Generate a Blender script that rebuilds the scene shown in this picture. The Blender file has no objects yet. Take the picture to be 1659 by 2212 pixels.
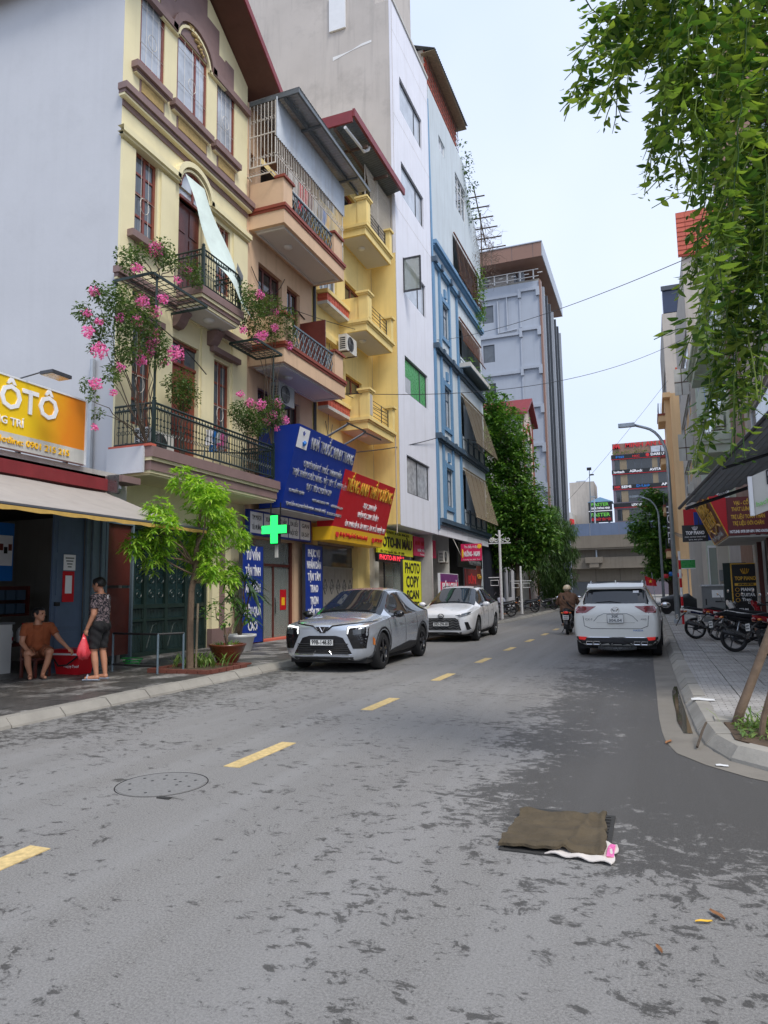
import bpy, bmesh, math, random
from mathutils import Vector, Matrix
from mathutils.bvhtree import BVHTree
RAD = math.radians
S = bpy.context.scene
COL = S.collection
rnd = random.Random(11)

# ------------------------------------------------------------------ camera
cd = bpy.data.cameras.new('camera'); cam = bpy.data.objects.new('camera', cd); COL.objects.link(cam)
RIGHT = Vector((0.9331, 0.3593, -0.0157)); BACK = Vector((0.3552, -0.9276, -0.1154)); UP = BACK.cross(RIGHT)
RIGHT.normalize(); BACK = RIGHT.cross(UP).normalized(); UP = BACK.cross(RIGHT).normalized()
m = Matrix((RIGHT, UP, BACK)).transposed().to_4x4(); m.translation = (0, 0, 1.5)
cam.matrix_world = m
cd.sensor_fit = 'VERTICAL'; cd.sensor_height = 36; cd.lens = 1500 / 2212 * 36
cd.clip_start = .05; cd.clip_end = 3000
S.camera = cam
S.render.resolution_x = 768; S.render.resolution_y = 1024
# ------------------------------------------------------------------ overcast sky and soft sun
SUN_EL, SUN_ROT = 54, 124      # high soft sun over the right-hand roofs, a little behind the camera
w = bpy.data.worlds.new('World'); S.world = w; w.use_nodes = True
nt = w.node_tree; N = nt.nodes; L = nt.links
bg = N['Background']
sk = N.new('ShaderNodeTexSky'); sk.sky_type = 'NISHITA'; sk.sun_disc = False
sk.sun_elevation = RAD(SUN_EL); sk.sun_rotation = RAD(SUN_ROT); sk.dust_density = 4; sk.air_density = 1.2
tc = N.new('ShaderNodeTexCoord')
no = N.new('ShaderNodeTexNoise'); no.inputs['Scale'].default_value = 1.6; no.inputs['Detail'].default_value = 4
L.new(tc.outputs['Generated'], no.inputs['Vector'])
rp = N.new('ShaderNodeValToRGB')
rp.color_ramp.elements[0].position = .3; rp.color_ramp.elements[0].color = (4.2, 5.0, 6.75, 1)
rp.color_ramp.elements[1].position = .75; rp.color_ramp.elements[1].color = (5.45, 6.05, 7.25, 1)
L.new(no.outputs['Fac'], rp.inputs['Fac'])
mx = N.new('ShaderNodeMix'); mx.data_type = 'RGBA'; mx.inputs[0].default_value = .86
L.new(sk.outputs['Color'], mx.inputs[6]); L.new(rp.outputs['Color'], mx.inputs[7])
L.new(mx.outputs[2], bg.inputs['Color']); bg.inputs['Strength'].default_value = .105
sd = bpy.data.lights.new('sun', 'SUN'); sun = bpy.data.objects.new('sun', sd); COL.objects.link(sun)
sd.energy = 1.5; sd.angle = RAD(20); sd.color = (1, .95, .88)
e, r = RAD(SUN_EL), RAD(SUN_ROT)
sun.rotation_euler = Vector((math.sin(r) * math.cos(e), math.cos(r) * math.cos(e), math.sin(e))).to_track_quat('Z', 'Y').to_euler()
sun.location = (20, -10, 40)
S.view_settings.view_transform = 'Standard'; S.view_settings.look = 'None'
S.view_settings.gamma = 1; S.view_settings.use_curve_mapping = False
S.view_settings.exposure = 0.78

# ------------------------------------------------------------------ mesh helpers
ORG = {}
class MB:
    """collects shapes; T maps local (a,b,c) to world"""
    def __init__(s, T=None): s.v = []; s.f = []; s.m = []; s.T = T
    def P(s, p):
        s.v.append(tuple(s.T(*p)) if s.T else tuple(p)); return len(s.v) - 1
    def face(s, pts, m=0):
        s.f.append([s.P(p) for p in pts]); s.m.append(m)
    def box(s, a0, a1, b0, b1, c0, c1, m=0):
        i = [s.P(p) for p in ((a0,b0,c0),(a1,b0,c0),(a1,b1,c0),(a0,b1,c0),(a0,b0,c1),(a1,b0,c1),(a1,b1,c1),(a0,b1,c1))]
        for q in ((0,3,2,1),(4,5,6,7),(0,1,5,4),(1,2,6,5),(2,3,7,6),(3,0,4,7)):
            s.f.append([i[k] for k in q]); s.m.append(m)
    def prism(s, poly, c0, c1, m=0):          # polygon in (a,b) swept along c
        n = len(poly); A = [s.P((p[0],p[1],c0)) for p in poly]; B = [s.P((p[0],p[1],c1)) for p in poly]
        s.f.append(A[::-1]); s.f.append(B); s.m += [m, m]
        for k in range(n):
            s.f.append([A[k], A[(k+1)%n], B[(k+1)%n], B[k]]); s.m.append(m)
    def prisma(s, poly, a0, a1, m=0):         # polygon in (b,c) swept along a
        n = len(poly); A = [s.P((a0,p[0],p[1])) for p in poly]; B = [s.P((a1,p[0],p[1])) for p in poly]
        s.f.append(A[::-1]); s.f.append(B); s.m += [m, m]
        for k in range(n):
            s.f.append([A[k], A[(k+1)%n], B[(k+1)%n], B[k]]); s.m.append(m)
    def tube(s, pts, r, n=6, m=0, cap=True):
        pts = [Vector(s.T(*p)) if s.T else Vector(p) for p in pts]
        rs = r if isinstance(r, (list, tuple)) else [r]*len(pts)
        rings = []; ref = None
        for k, p in enumerate(pts):
            d = (pts[min(k+1,len(pts)-1)] - pts[max(k-1,0)])
            if d.length < 1e-9: d = Vector((0,0,1))
            d.normalize()
            if ref is None:
                ref = Vector((0,0,1)) if abs(d.z) < .9 else Vector((1,0,0))
            x = d.cross(ref)
            if x.length < 1e-4: x = d.orthogonal()
            x.normalize(); y = d.cross(x).normalized(); ref = x.cross(d)
            ring = []
            for q in range(n):
                a = 2*math.pi*q/n
                s.v.append(tuple(p + (x*math.cos(a) + y*math.sin(a))*rs[k])); ring.append(len(s.v)-1)
            rings.append(ring)
        for A, B in zip(rings, rings[1:]):
            for q in range(n):
                s.f.append([A[q], A[(q+1)%n], B[(q+1)%n], B[q]]); s.m.append(m)
        if cap: s.f += [rings[0][::-1], rings[-1]]; s.m += [m, m]
    def lathe(s, prof, c=(0,0,0), n=14, m=0, axis='z', cap=True):   # prof: list of (r,h)
        rings = []
        for r, h in prof:
            ring = []
            for q in range(n):
                a = 2*math.pi*q/n; x, y = r*math.cos(a), r*math.sin(a)
                p = (c[0]+x, c[1]+y, c[2]+h) if axis == 'z' else (c[0]+h, c[1]+x, c[2]+y) if axis == 'x' else (c[0]+x, c[1]+h, c[2]+y)
                ring.append(s.P(p))
            rings.append(ring)
        for A, B in zip(rings, rings[1:]):
            for q in range(n):
                s.f.append([A[q], A[(q+1)%n], B[(q+1)%n], B[q]]); s.m.append(m)
        if cap: s.f += [rings[0][::-1], rings[-1]]; s.m += [m, m]
    def ball(s, c, r, n=10, k=7, m=0):
        rr = r if isinstance(r, (tuple, list)) else (r, r, r)
        rings = []
        for i in range(k+1):
            t = math.pi*i/k
            rings.append([s.P((c[0]+rr[0]*max(math.sin(t),.02)*math.cos(2*math.pi*q/n), c[1]+rr[1]*max(math.sin(t),.02)*math.sin(2*math.pi*q/n), c[2]-rr[2]*math.cos(t))) for q in range(n)])
        for A, B in zip(rings, rings[1:]):
            for q in range(n):
                s.f.append([A[q], A[(q+1)%n], B[(q+1)%n], B[q]]); s.m.append(m)
        s.f += [rings[0][::-1], rings[-1]]; s.m += [m, m]
    def grid(s, rows, m=0):
        I = [[s.P(p) for p in row] for row in rows]
        for A, B in zip(I, I[1:]):
            for q in range(len(A)-1):
                s.f.append([A[q], A[q+1], B[q+1], B[q]]); s.m.append(m)
    def mesh(s, name, org=(0,0,0), smooth=False):
        me = bpy.data.meshes.new(name)
        ox, oy, oz = org
        me.from_pydata([(x-ox, y-oy, z-oz) for x, y, z in s.v], [], s.f)
        if any(s.m): me.polygons.foreach_set('material_index', s.m)
        if smooth: me.polygons.foreach_set('use_smooth', [True]*len(me.polygons))
        me.update(); return me
    def build(s, name, mat, parent=None, smooth=False, kind=None, fix=False):
        if parent is not None: org = ORG[parent.name]
        else:
            xs, ys, zs = zip(*s.v); org = ((min(xs)+max(xs))/2, (min(ys)+max(ys))/2, min(zs))
        me = s.mesh(name, org, smooth)
        if fix:
            bm = bmesh.new(); bm.from_mesh(me); bmesh.ops.recalc_face_normals(bm, faces=bm.faces); bm.to_mesh(me); bm.free()
        return link(name, me, mat, parent, org, kind)
def link(name, me, mat, parent=None, org=(0,0,0), kind=None):
    for q in (mat if isinstance(mat, (list, tuple)) else [mat]): me.materials.append(q)
    o = bpy.data.objects.new(name, me); COL.objects.link(o)
    if parent is not None: o.parent = parent
    else: o.location = org
    ORG[o.name] = org
    if kind: o['kind'] = kind
    return o
def inst(name, me, parent, loc, rot=(0,0,0), scale=(1,1,1), color=None):
    """another object on shared mesh data; loc in world"""
    o = bpy.data.objects.new(name, me); COL.objects.link(o)
    if parent is not None:
        o.parent = parent; g = ORG[parent.name]; o.location = (loc[0]-g[0], loc[1]-g[1], loc[2]-g[2])
    else: o.location = loc
    o.rotation_euler = rot; o.scale = scale
    ORG[o.name] = loc
    return o
def tag(o, label=None, cat=None, group=None, kind=None):
    if label: o['label'] = label
    if cat: o['category'] = cat
    if group: o['group'] = group
    if kind: o['kind'] = kind
    return o
def thing(name, label, cat, loc=(0,0,0), group=None, rz=0):
    o = bpy.data.objects.new(name, None); COL.objects.link(o); o.location = loc; o.rotation_euler = (0,0,rz)
    o.empty_display_size = .1
    ORG[o.name] = tuple(loc); return tag(o, label, cat, group)
def copy_tree(o, parent=None):
    c = o.copy(); COL.objects.link(c); ORG[c.name] = ORG.get(o.name, (0,0,0))
    if parent is not None: c.parent = parent
    for ch in list(o.children): copy_tree(ch, c)
    return c
def TX(X): return lambda a, b, c: (X + c, a, b)        # facade facing +X: a along the street, b up, c outwards
def TXn(X): return lambda a, b, c: (X - c, a, b)       # facade facing -X
def TY(Y): return lambda a, b, c: (a, Y - c, b)        # facade facing the camera (-Y)
def mbx(name, mat, parent, boxes, T=None, **k):
    b = MB(T)
    for q in boxes: b.box(*q)
    return b.build(name, mat, parent, **k)
def facade(b, u0, u1, v0, v1, ops, d=.22, m=0, mr=None):
    """flat wall with real openings and reveals d deep"""
    us = sorted({u0, u1, *[x for o in ops for x in o[:2]]}); vs = sorted({v0, v1, *[x for o in ops for x in o[2:4]]})
    for a, a2 in zip(us, us[1:]):
        for c, c2 in zip(vs, vs[1:]):
            if any(o[0]-1e-6 <= a and a2 <= o[1]+1e-6 and o[2]-1e-6 <= c and c2 <= o[3]+1e-6 for o in ops): continue
            b.face([(a,c,0),(a2,c,0),(a2,c2,0),(a,c2,0)], m)
    for o in ops:
        p = [(o[0],o[2]),(o[1],o[2]),(o[1],o[3]),(o[0],o[3])]
        for k in range(4):
            q, r = p[k], p[(k+1)%4]
            b.face([(q[0],q[1],0),(r[0],r[1],0),(r[0],r[1],-d),(q[0],q[1],-d)], m if mr is None else mr)
def window(parent, T, u0, u1, v0, v1, fm, gm, cols=1, rows=1, fw=.07, c=-.14, name='window', th=.06, vs=None, us=None, bars=None):
    """frame with mullions; every pane is a sub-part"""
    b = MB(T)
    us = us or [u0 + (u1-u0)*k/cols for k in range(cols+1)]; vs = vs or [v0 + (v1-v0)*k/rows for k in range(rows+1)]
    b.box(u0, u0+fw, v0, v1, c-th/2, c+th/2); b.box(u1-fw, u1, v0, v1, c-th/2, c+th/2)
    b.box(u0+fw, u1-fw, v0, v0+fw, c-th/2, c+th/2-.003); b.box(u0+fw, u1-fw, v1-fw, v1, c-th/2, c+th/2-.003)
    for q in us[1:-1]: b.box(q-fw*.45, q+fw*.45, v0+fw, v1-fw, c-th/2, c+th/2-.006)
    for q in vs[1:-1]: b.box(u0+fw, u1-fw, q-fw*.35, q+fw*.35, c-th/2, c+th/2-.009)
    w = b.build(name, fm, parent)
    for a, a2 in zip(us, us[1:]):
        for k, k2 in zip(vs, vs[1:]):
            g = MB(T); g.box(a+.01, a2-.01, k+.01, k2-.01, c-.012, c-.004); g.build('pane', gm, w)
    if bars:
        g = MB(T)
        n = bars[0]
        for k in range(1, n): 
            x = u0 + (u1-u0)*k/n; g.tube([(x, v0+.03, c+.05), (x, v1-.03, c+.05)], .006, 4)
        for q in bars[1]: g.tube([(u0+.03, v0+(v1-v0)*q, c+.05), (u1-.03, v0+(v1-v0)*q, c+.05)], .008, 4)
        cx, cy = (u0+u1)/2, v0+(v1-v0)*.42
        g.tube([(cx+.16*math.cos(t*.5), cy+.2*math.sin(t*.5), c+.055) for t in range(14)], .008, 4)
        g.build('window_grille', M['white_iron'], w)
    return w
FONT = {}
def text(s, size, mat, parent, o, u, v, width=None, ext=.012, bold=.0, align='CENTER', name='lettering', sx=1., shear=0):
    """raised letters: mesh from a text curve laid on the plane o + a*u + b*v"""
    cu = bpy.data.curves.new('t', 'FONT'); cu.body = s; cu.size = size; cu.align_x = align; cu.align_y = 'CENTER'
    cu.extrude = ext; cu.offset = bold; cu.resolution_u = 2; cu.shear = shear
    ob = bpy.data.objects.new('t', cu); me = bpy.data.meshes.new_from_object(ob)
    bpy.data.objects.remove(ob); bpy.data.curves.remove(cu)
    xs = [q.co.x for q in me.vertices]
    if not xs: return None
    if width: sx = width / max(1e-6, max(xs) - min(xs))
    mid = (max(xs)+min(xs))/2 if align == 'CENTER' else 0
    u = Vector(u).normalized(); v = Vector(v).normalized(); n = u.cross(v); o = Vector(o); g = Vector(ORG[parent.name])
    for q in me.vertices:
        c = q.co; q.co = o + u*((c.x-mid)*sx) + v*c.y + n*(c.z + ext) - g
    me.materials.clear()
    return link(name, me, mat, parent, tuple(g))

# ------------------------------------------------------------------ materials
def lin(c):
    c = c/255; return c/12.92 if c <= .04045 else ((c+.055)/1.055)**2.4
def rgb(r, g, b, k=1.): return (lin(r)*k, lin(g)*k, lin(b)*k, 1)
M = {}
class NT:
    def __init__(s, name):
        s.mt = bpy.data.materials.new(name); s.mt.use_nodes = True; s.t = s.mt.node_tree; s.n = s.t.nodes; s.l = s.t.links
        s.b = s.n['Principled BSDF']; s.tc = s.n.new('ShaderNodeTexCoord'); M[name] = s.mt
    def new(s, t, **k):
        n = s.n.new(t)
        for a, v in k.items(): setattr(n, a, v)
        return n
    def noise(s, scale, detail=4, rough=.6, stretch=None, dist=0, src=None):
        n = s.new('ShaderNodeTexNoise'); n.inputs['Scale'].default_value = scale; n.inputs['Detail'].default_value = detail
        n.inputs['Roughness'].default_value = rough; n.inputs['Distortion'].default_value = dist
        v = src or s.tc.outputs['Object']
        if stretch:
            mp = s.new('ShaderNodeMapping'); mp.inputs['Scale'].default_value = stretch; s.l.new(v, mp.inputs['Vector']); v = mp.outputs['Vector']
        s.l.new(v, n.inputs['Vector']); return n.outputs['Fac']
    def ramp(s, src, *st, interp='LINEAR'):
        r = s.new('ShaderNodeValToRGB'); cr = r.color_ramp; cr.interpolation = interp
        while len(cr.elements) < len(st): cr.elements.new(.5)
        for e, (p, c) in zip(cr.elements, st):
            e.position = p; e.color = c if isinstance(c, tuple) else (c, c, c, 1)
        s.l.new(src, r.inputs['Fac']); return r.outputs['Color']
    def mix(s, f, a, b, mode='MIX'):
        m_ = s.new('ShaderNodeMix', data_type='RGBA', blend_type=mode)
        for i, v in ((0, f), (6, a), (7, b)):
            if isinstance(v, (int, float, tuple)): m_.inputs[i].default_value = v
            else: s.l.new(v, m_.inputs[i])
        return m_.outputs[2]
    def math(s, op, a, b=0., clamp=False):
        m_ = s.new('ShaderNodeMath', operation=op, use_clamp=clamp)
        for i, v in ((0, a), (1, b)):
            if isinstance(v, (int, float)): m_.inputs[i].default_value = v
            else: s.l.new(v, m_.inputs[i])
        return m_.outputs[0]
    def bump(s, h, strength=.3, dist=.01):
        b = s.new('ShaderNodeBump'); b.inputs['Strength'].default_value = strength; b.inputs['Distance'].default_value = dist
        s.l.new(h, b.inputs['Height']); s.l.new(b.outputs['Normal'], s.b.inputs['Normal'])
    def set(s, **k):
        for a, v in k.items():
            i = s.b.inputs[a.replace('_', ' ')]
            if isinstance(v, (int, float, tuple)): i.default_value = v
            else: s.l.new(v, i)
        return s.mt
def mat(name, col, rough=.6, var=.12, scale=4., metal=0., bump=0., bs=60., coat=0., spec=.5, streak=0., streakcol=None, rand=0., blot=0., emit=None, es=0, trans=0, sub=0):
    """plain painted / plastered / metal surface with tonal drift, optional rain streaks, blotches, per-object variation and fine relief"""
    t = NT(name)
    c = t.mix(t.ramp(t.noise(scale, 5), (.3, 0.), (.72, 1.)), tuple(x*(1-var) for x in col[:3])+(1,), tuple(min(1, x*(1+var*.6)) for x in col[:3])+(1,))
    if streak:
        sc = streakcol or tuple(x*.35 for x in col[:3])+(1,)
        f = t.ramp(t.noise(1., 6, .65, (3.2, 3.2, .16), .4), (.5, 0.), (.74, streak))
        c = t.mix(f, c, sc)
    if blot:
        c = t.mix(t.ramp(t.noise(.55, 7, .7), (.52, 0.), (.72, blot)), c, tuple(x*.55 for x in col[:3])+(1,))
    if rand:
        oi = t.new('ShaderNodeObjectInfo')
        c = t.mix(1., c, t.ramp(oi.outputs['Random'], (0, 1-rand), (1, 1+rand*.4)), 'MULTIPLY')
    t.set(Base_Color=c, Roughness=t.ramp(t.noise(scale*2.3, 3), (.3, max(rough-.07, .02)), (.7, min(rough+.07, 1))), Metallic=metal)
    t.b.inputs['Coat Weight'].default_value = coat; t.b.inputs['Coat Roughness'].default_value = .04
    t.b.inputs['Specular IOR Level'].default_value = spec
    if emit: t.b.inputs['Emission Color'].default_value = emit; t.b.inputs['Emission Strength'].default_value = es
    if bump: t.bump(t.noise(bs, 4), bump, .01)
    return t.mt
def leafmat(name, c1, c2, c3, rough=.45, trans=.3):
    t = NT(name)
    oi = t.new('ShaderNodeObjectInfo')
    gm = t.new('ShaderNodeNewGeometry')
    f = t.math('ADD', t.math('MULTIPLY', gm.outputs['Random Per Island'], .75), t.math('MULTIPLY', t.noise(1.3, 2), .4))
    c = t.ramp(t.math('ADD', f, t.math('MULTIPLY', oi.outputs['Random'], .12)), (.12, c1), (.5, c2), (.98, c3))
    t.set(Base_Color=c, Roughness=rough)
    tr = t.new('ShaderNodeBsdfTranslucent'); t.l.new(t.mix(1., c, (1.3, 1.45, .6, 1), 'MULTIPLY'), tr.inputs['Color'])
    ms = t.new('ShaderNodeMixShader'); ms.inputs[0].default_value = trans
    t.l.new(t.b.outputs[0], ms.inputs[1]); t.l.new(tr.outputs[0], ms.inputs[2]); t.l.new(ms.outputs[0], t.n['Material Output'].inputs['Surface'])
    return t.mt

mat('yellow_wall', rgb(238,227,184,.92), .75, .06, 1.2, bump=.12, bs=90, streak=.18, streakcol=(.42,.36,.24,1))
mat('cream_wall', rgb(242,216,142,.94), .75, .07, 1.1, bump=.12, bs=90, streak=.3, streakcol=(.40,.31,.15,1))
mat('peach_wall', rgb(222,188,154,.9), .75, .08, 1.2, bump=.12, bs=90, streak=.35, streakcol=(.30,.19,.12,1))
mat('mauve_trim', rgb(132,108,104), .65, .1, 2, bump=.1, streak=.2)
mat('redbrown_trim', rgb(140,66,48), .55, .1, 2, bump=.08, streak=.2)
mat('lavender_wall', rgb(204,206,211,.9), .8, .05, .5, bump=.25, bs=7, blot=.16, streak=.05)
mat('white_wall', rgb(236,237,246,.9), .7, .05, .8, bump=.08, bs=80, streak=.26, streakcol=(.45,.43,.42,1), blot=.08)
mat('beige_plaster', rgb(198,191,184,.88), .85, .1, .4, bump=.2, bs=30, blot=.45, streak=.42, streakcol=(.25,.235,.22,1))
mat('pale_blue_wall', rgb(202,212,218,.92), .8, .07, .6, bump=.12, bs=60, streak=.42, streakcol=(.30,.32,.32,1))
mat('blue_trim', rgb(100,140,174), .55, .08, 2, bump=.06, streak=.15)
mat('navy_trim', rgb(64,84,102), .55, .1, 2, bump=.06)
mat('soffit_white', rgb(212,208,204,.9), .8, .05, 1, bump=.08)
mat('grey_concrete', rgb(150,146,138,.9), .9, .12, 1, bump=.3, bs=30, streak=.55, blot=.35)
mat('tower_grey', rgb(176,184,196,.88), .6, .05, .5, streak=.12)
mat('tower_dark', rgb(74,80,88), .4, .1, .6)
mat('brown_clad', rgb(146,112,96,.9), .45, .06, .5)
mat('orange_wall', rgb(238,200,152,.95), .75, .06, .8, bump=.1, streak=.28, streakcol=(.36,.22,.11,1))
mat('green_wall', rgb(196,206,190,.92), .8, .06, .8, bump=.1, streak=.35)
mat('warm_grey_wall', rgb(196,188,178,.9), .85, .07, .7, bump=.15, streak=.4)
mat('plain_white', rgb(232,232,230,.9), .5, .05, 2)
mat('dirty_white', rgb(205,203,196,.9), .7, .12, 2, streak=.4)
mat('wood_red', rgb(124,58,42), .4, .18, 6, bump=.15, bs=120, coat=.15)
mat('wood_dark', rgb(92,40,32), .4, .16, 6, bump=.15, bs=120, coat=.2)
mat('glass_dark', (.018,.022,.026,1), .04, .3, 1.5, spec=.9)
mat('glass_grey', (.10,.115,.13,1), .05, .35, 1.2, spec=.9)
mat('glass_pale', (.46,.50,.56,1), .06, .3, 1.3, spec=.8)  # light base colour stands in for bright sky reflected in the panes
mat('glass_curtain', (.42,.44,.47,1), .1, .45, 3.5, spec=.8)
mat('alu_dark', rgb(70,72,76), .4, .08, 5, metal=.3)
mat('alu_white', rgb(222,224,226), .4, .05, 5)
mat('green_iron', rgb(26,44,40), .45, .15, 8)
mat('black_iron', rgb(30,30,32), .5, .15, 8)
mat('grey_iron', rgb(96,112,122), .5, .12, 8)
mat('white_iron', rgb(206,200,190), .5, .12, 8)
mat('rusty_iron', rgb(96,76,66), .7, .3, 14)
mat('galv', rgb(168,176,182), .38, .14, 5, metal=.6)
mat('steel', rgb(150,152,154), .3, .1, 8, metal=.9)
mat('chrome', rgb(225,225,228), .08, .04, 5, metal=1)
mat('tin_grey', rgb(176,182,188), .45, .1, 3, metal=.35, streak=.35, streakcol=(.22,.16,.11,1))
mat('tin_dark', rgb(110,116,120), .5, .12, 3, metal=.3, streak=.35)
mat('red_roof', rgb(128,44,48), .5, .12, 3, streak=.3)
mat('roof_soffit_brown', rgb(96,60,46), .6, .12, 3, streak=.2)
mat('terracotta', rgb(196,96,76), .7, .15, 5, rand=.15, bump=.1)
mat('sign_blue', rgb(22,52,140), .35, .05, 1.5, spec=.4)
mat('sign_red', rgb(196,26,38), .35, .05, 1.5, spec=.4)
mat('sign_magenta', rgb(214,38,92), .4, .06, 1.5, spec=.4)
mat('sign_purple', rgb(120,52,120), .4, .08, 1.5)
mat('sign_yellow', rgb(250,196,40), .4, .05, 1.5)
mat('sign_lime', rgb(226,226,42), .4, .05, 1.5)
mat('sign_black', rgb(24,24,26), .35, .1, 2)
mat('sign_maroon', rgb(106,40,40), .4, .1, 1.5)
mat('letter_white', rgb(238,238,240), .4, .03, 3)
mat('letter_silver', rgb(206,208,212), .25, .08, 4, metal=.5)
mat('letter_gold', rgb(226,178,66), .3, .08, 4, metal=.25)
mat('letter_yellow', rgb(246,206,60), .4, .05, 4)
mat('letter_black', rgb(18,18,20), .4, .1, 4)
mat('letter_red', rgb(206,40,46), .4, .05, 4)
mat('letter_green', rgb(110,196,70), .4, .05, 4)
mat('letter_blue', rgb(30,110,190), .4, .05, 4)
mat('rubber', (.014,.014,.015,1), .8, .25, 9, bump=.1, bs=50)
mat('black_plastic', (.018,.018,.02,1), .5, .2, 8, bump=.04, bs=150)
mat('gloss_black', (.008,.008,.01,1), .08, .2, 4, coat=.5)
mat('grey_plastic', rgb(120,122,124), .5, .08, 6)
mat('ac_white', rgb(206,204,196), .5, .08, 4, streak=.2)
mat('bark', rgb(122,102,84), .9, .3, 9, bump=.7, bs=28)
mat('bark_dark', rgb(84,72,60), .9, .3, 9, bump=.7, bs=28)
mat('bare_twig', rgb(112,96,84), .9, .2, 9)
mat('soil', rgb(86,70,54), .95, .35, 9, bump=.6, bs=30)
mat('skin', rgb(186,132,104), .5, .08, 8, bump=.03, bs=150)
mat('hair', (.010,.009,.008,1), .45, .3, 30, bump=.2, bs=140)
mat('pink_flower', rgb(232,88,178), .6, .25, 6)
mat('canvas_grey', rgb(176,168,160,.85), .85, .08, 2.2, bump=.08, bs=70, streak=.15)
mat('bamboo', rgb(140,126,104), .85, .3, 9, bump=.4, bs=40, streak=.4)
mat('bamboo_red', rgb(136,88,66), .85, .3, 9, bump=.4, bs=40, streak=.5)
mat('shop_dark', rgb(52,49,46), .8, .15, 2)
leafmat('leaf_bright', (.10,.22,.02,1), (.22,.42,.04,1), (.44,.60,.08,1), .4, .4)
leafmat('leaf_mid', (.024,.08,.014,1), (.07,.18,.028,1), (.19,.33,.05,1), .42, .3)
leafmat('leaf_dark', (.014,.04,.014,1), (.035,.085,.025,1), (.09,.16,.04,1), .4, .25)
leafmat('leaf_willow', (.03,.07,.022,1), (.07,.15,.035,1), (.15,.25,.06,1), .5, .3)
leafmat('leaf_vine', (.024,.06,.018,1), (.068,.145,.032,1), (.26,.33,.065,1), .42, .45)
leafmat('leaf_bush', (.025,.06,.018,1), (.07,.13,.035,1), (.16,.22,.07,1), .5, .3)
leafmat('petal', (.68,.07,.40,1), (.82,.14,.52,1), (.92,.32,.66,1), .6, .35)
leafmat('grass_blade', (.05,.11,.025,1), (.11,.20,.04,1), (.24,.33,.08,1), .5, .3)
# ================================================================== GROUND
def asphalt():
    t = NT('asphalt')
    sx = t.new('ShaderNodeSeparateXYZ'); t.l.new(t.tc.outputs['Object'], sx.inputs[0]); X, Y = sx.outputs[0], sx.outputs[1]
    def sm(v, a, b):
        m_ = t.new('ShaderNodeMapRange', interpolation_type='SMOOTHSTEP'); t.l.new(v, m_.inputs[0])
        m_.inputs[1].default_value = a; m_.inputs[2].default_value = b; return m_.outputs[0]
    wob = t.math('MULTIPLY', t.math('SUBTRACT', t.noise(.7, 3), .5), 2.2)
    Xw = t.math('ADD', X, wob)
    right = t.math('MULTIPLY', sm(Xw, -2.1, -.3), t.math('MULTIPLY', sm(Y, 3.0, 5.6), sm(Y, 19, 13)))
    left = t.math('MULTIPLY', sm(Xw, -5.2, -7.0), .55)
    near = t.math('MULTIPLY', t.math('MULTIPLY', sm(Xw, -1.8, 1.2), sm(Y, 4.6, 2.2)), .17)
    bias = t.math('MAXIMUM', t.math('MAXIMUM', t.math('MULTIPLY', right, .52), t.math('MULTIPLY', left, .42)), near)
    n1 = t.math('ADD', t.noise(6.5, 10, .76, (1.1, 1., 1), .5), t.math('MULTIPLY', t.math('SUBTRACT', t.noise(.8, 4, .6), .5), .34))
    n1 = t.math('MAXIMUM', n1, t.math('ADD', t.noise(8.5, 7, .74, (.8, 1.3, 1), .3), t.math('MULTIPLY', t.math('SUBTRACT', t.noise(1.1, 4, .65), .49), .5)))
    far = t.math('MULTIPLY', sm(Y, 12, 26), -.12)
    v = t.math('ADD', t.math('ADD', n1, t.math('MULTIPLY', bias, .40)), far)
    wet = t.ramp(v, (.595, 0.), (.635, 1.))
    fine = t.noise(85, 6, .85); spk = t.noise(210, 3, .85)
    dry = t.mix(t.ramp(fine, (.36, 0.), (.62, 1.)), (.110,.106,.099,1), (.318,.305,.285,1))
    dry = t.mix(t.ramp(spk, (.60, 0.), (.66, .6)), dry, (.58,.57,.55,1))
    dry = t.mix(t.ramp(spk, (.34, .65), (.40, 0.)), dry, (.06,.06,.06,1))
    dry = t.mix(t.ramp(t.noise(.45, 5, .6), (.35, 0.), (.7, .35)), dry, (.20,.197,.192,1))
    track = t.ramp(t.noise(1.0, 4, .6, (1.6, .06, 1)), (.45, 0.), (.65, .28))
    dry = t.mix(track, dry, (.33,.325,.317,1))
    wetc = t.mix(1., dry, (.36,.355,.35,1), 'MULTIPLY')
    t.set(Base_Color=t.mix(wet, dry, wetc), Roughness=t.ramp(wet, (0, .92), (1, .62)))
    t.b.inputs['Specular IOR Level'].default_value = .35
    t.bump(t.math('ADD', t.math('MULTIPLY', fine, .8), t.math('MULTIPLY', spk, .5)), .75, .006)
asphalt()
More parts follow.
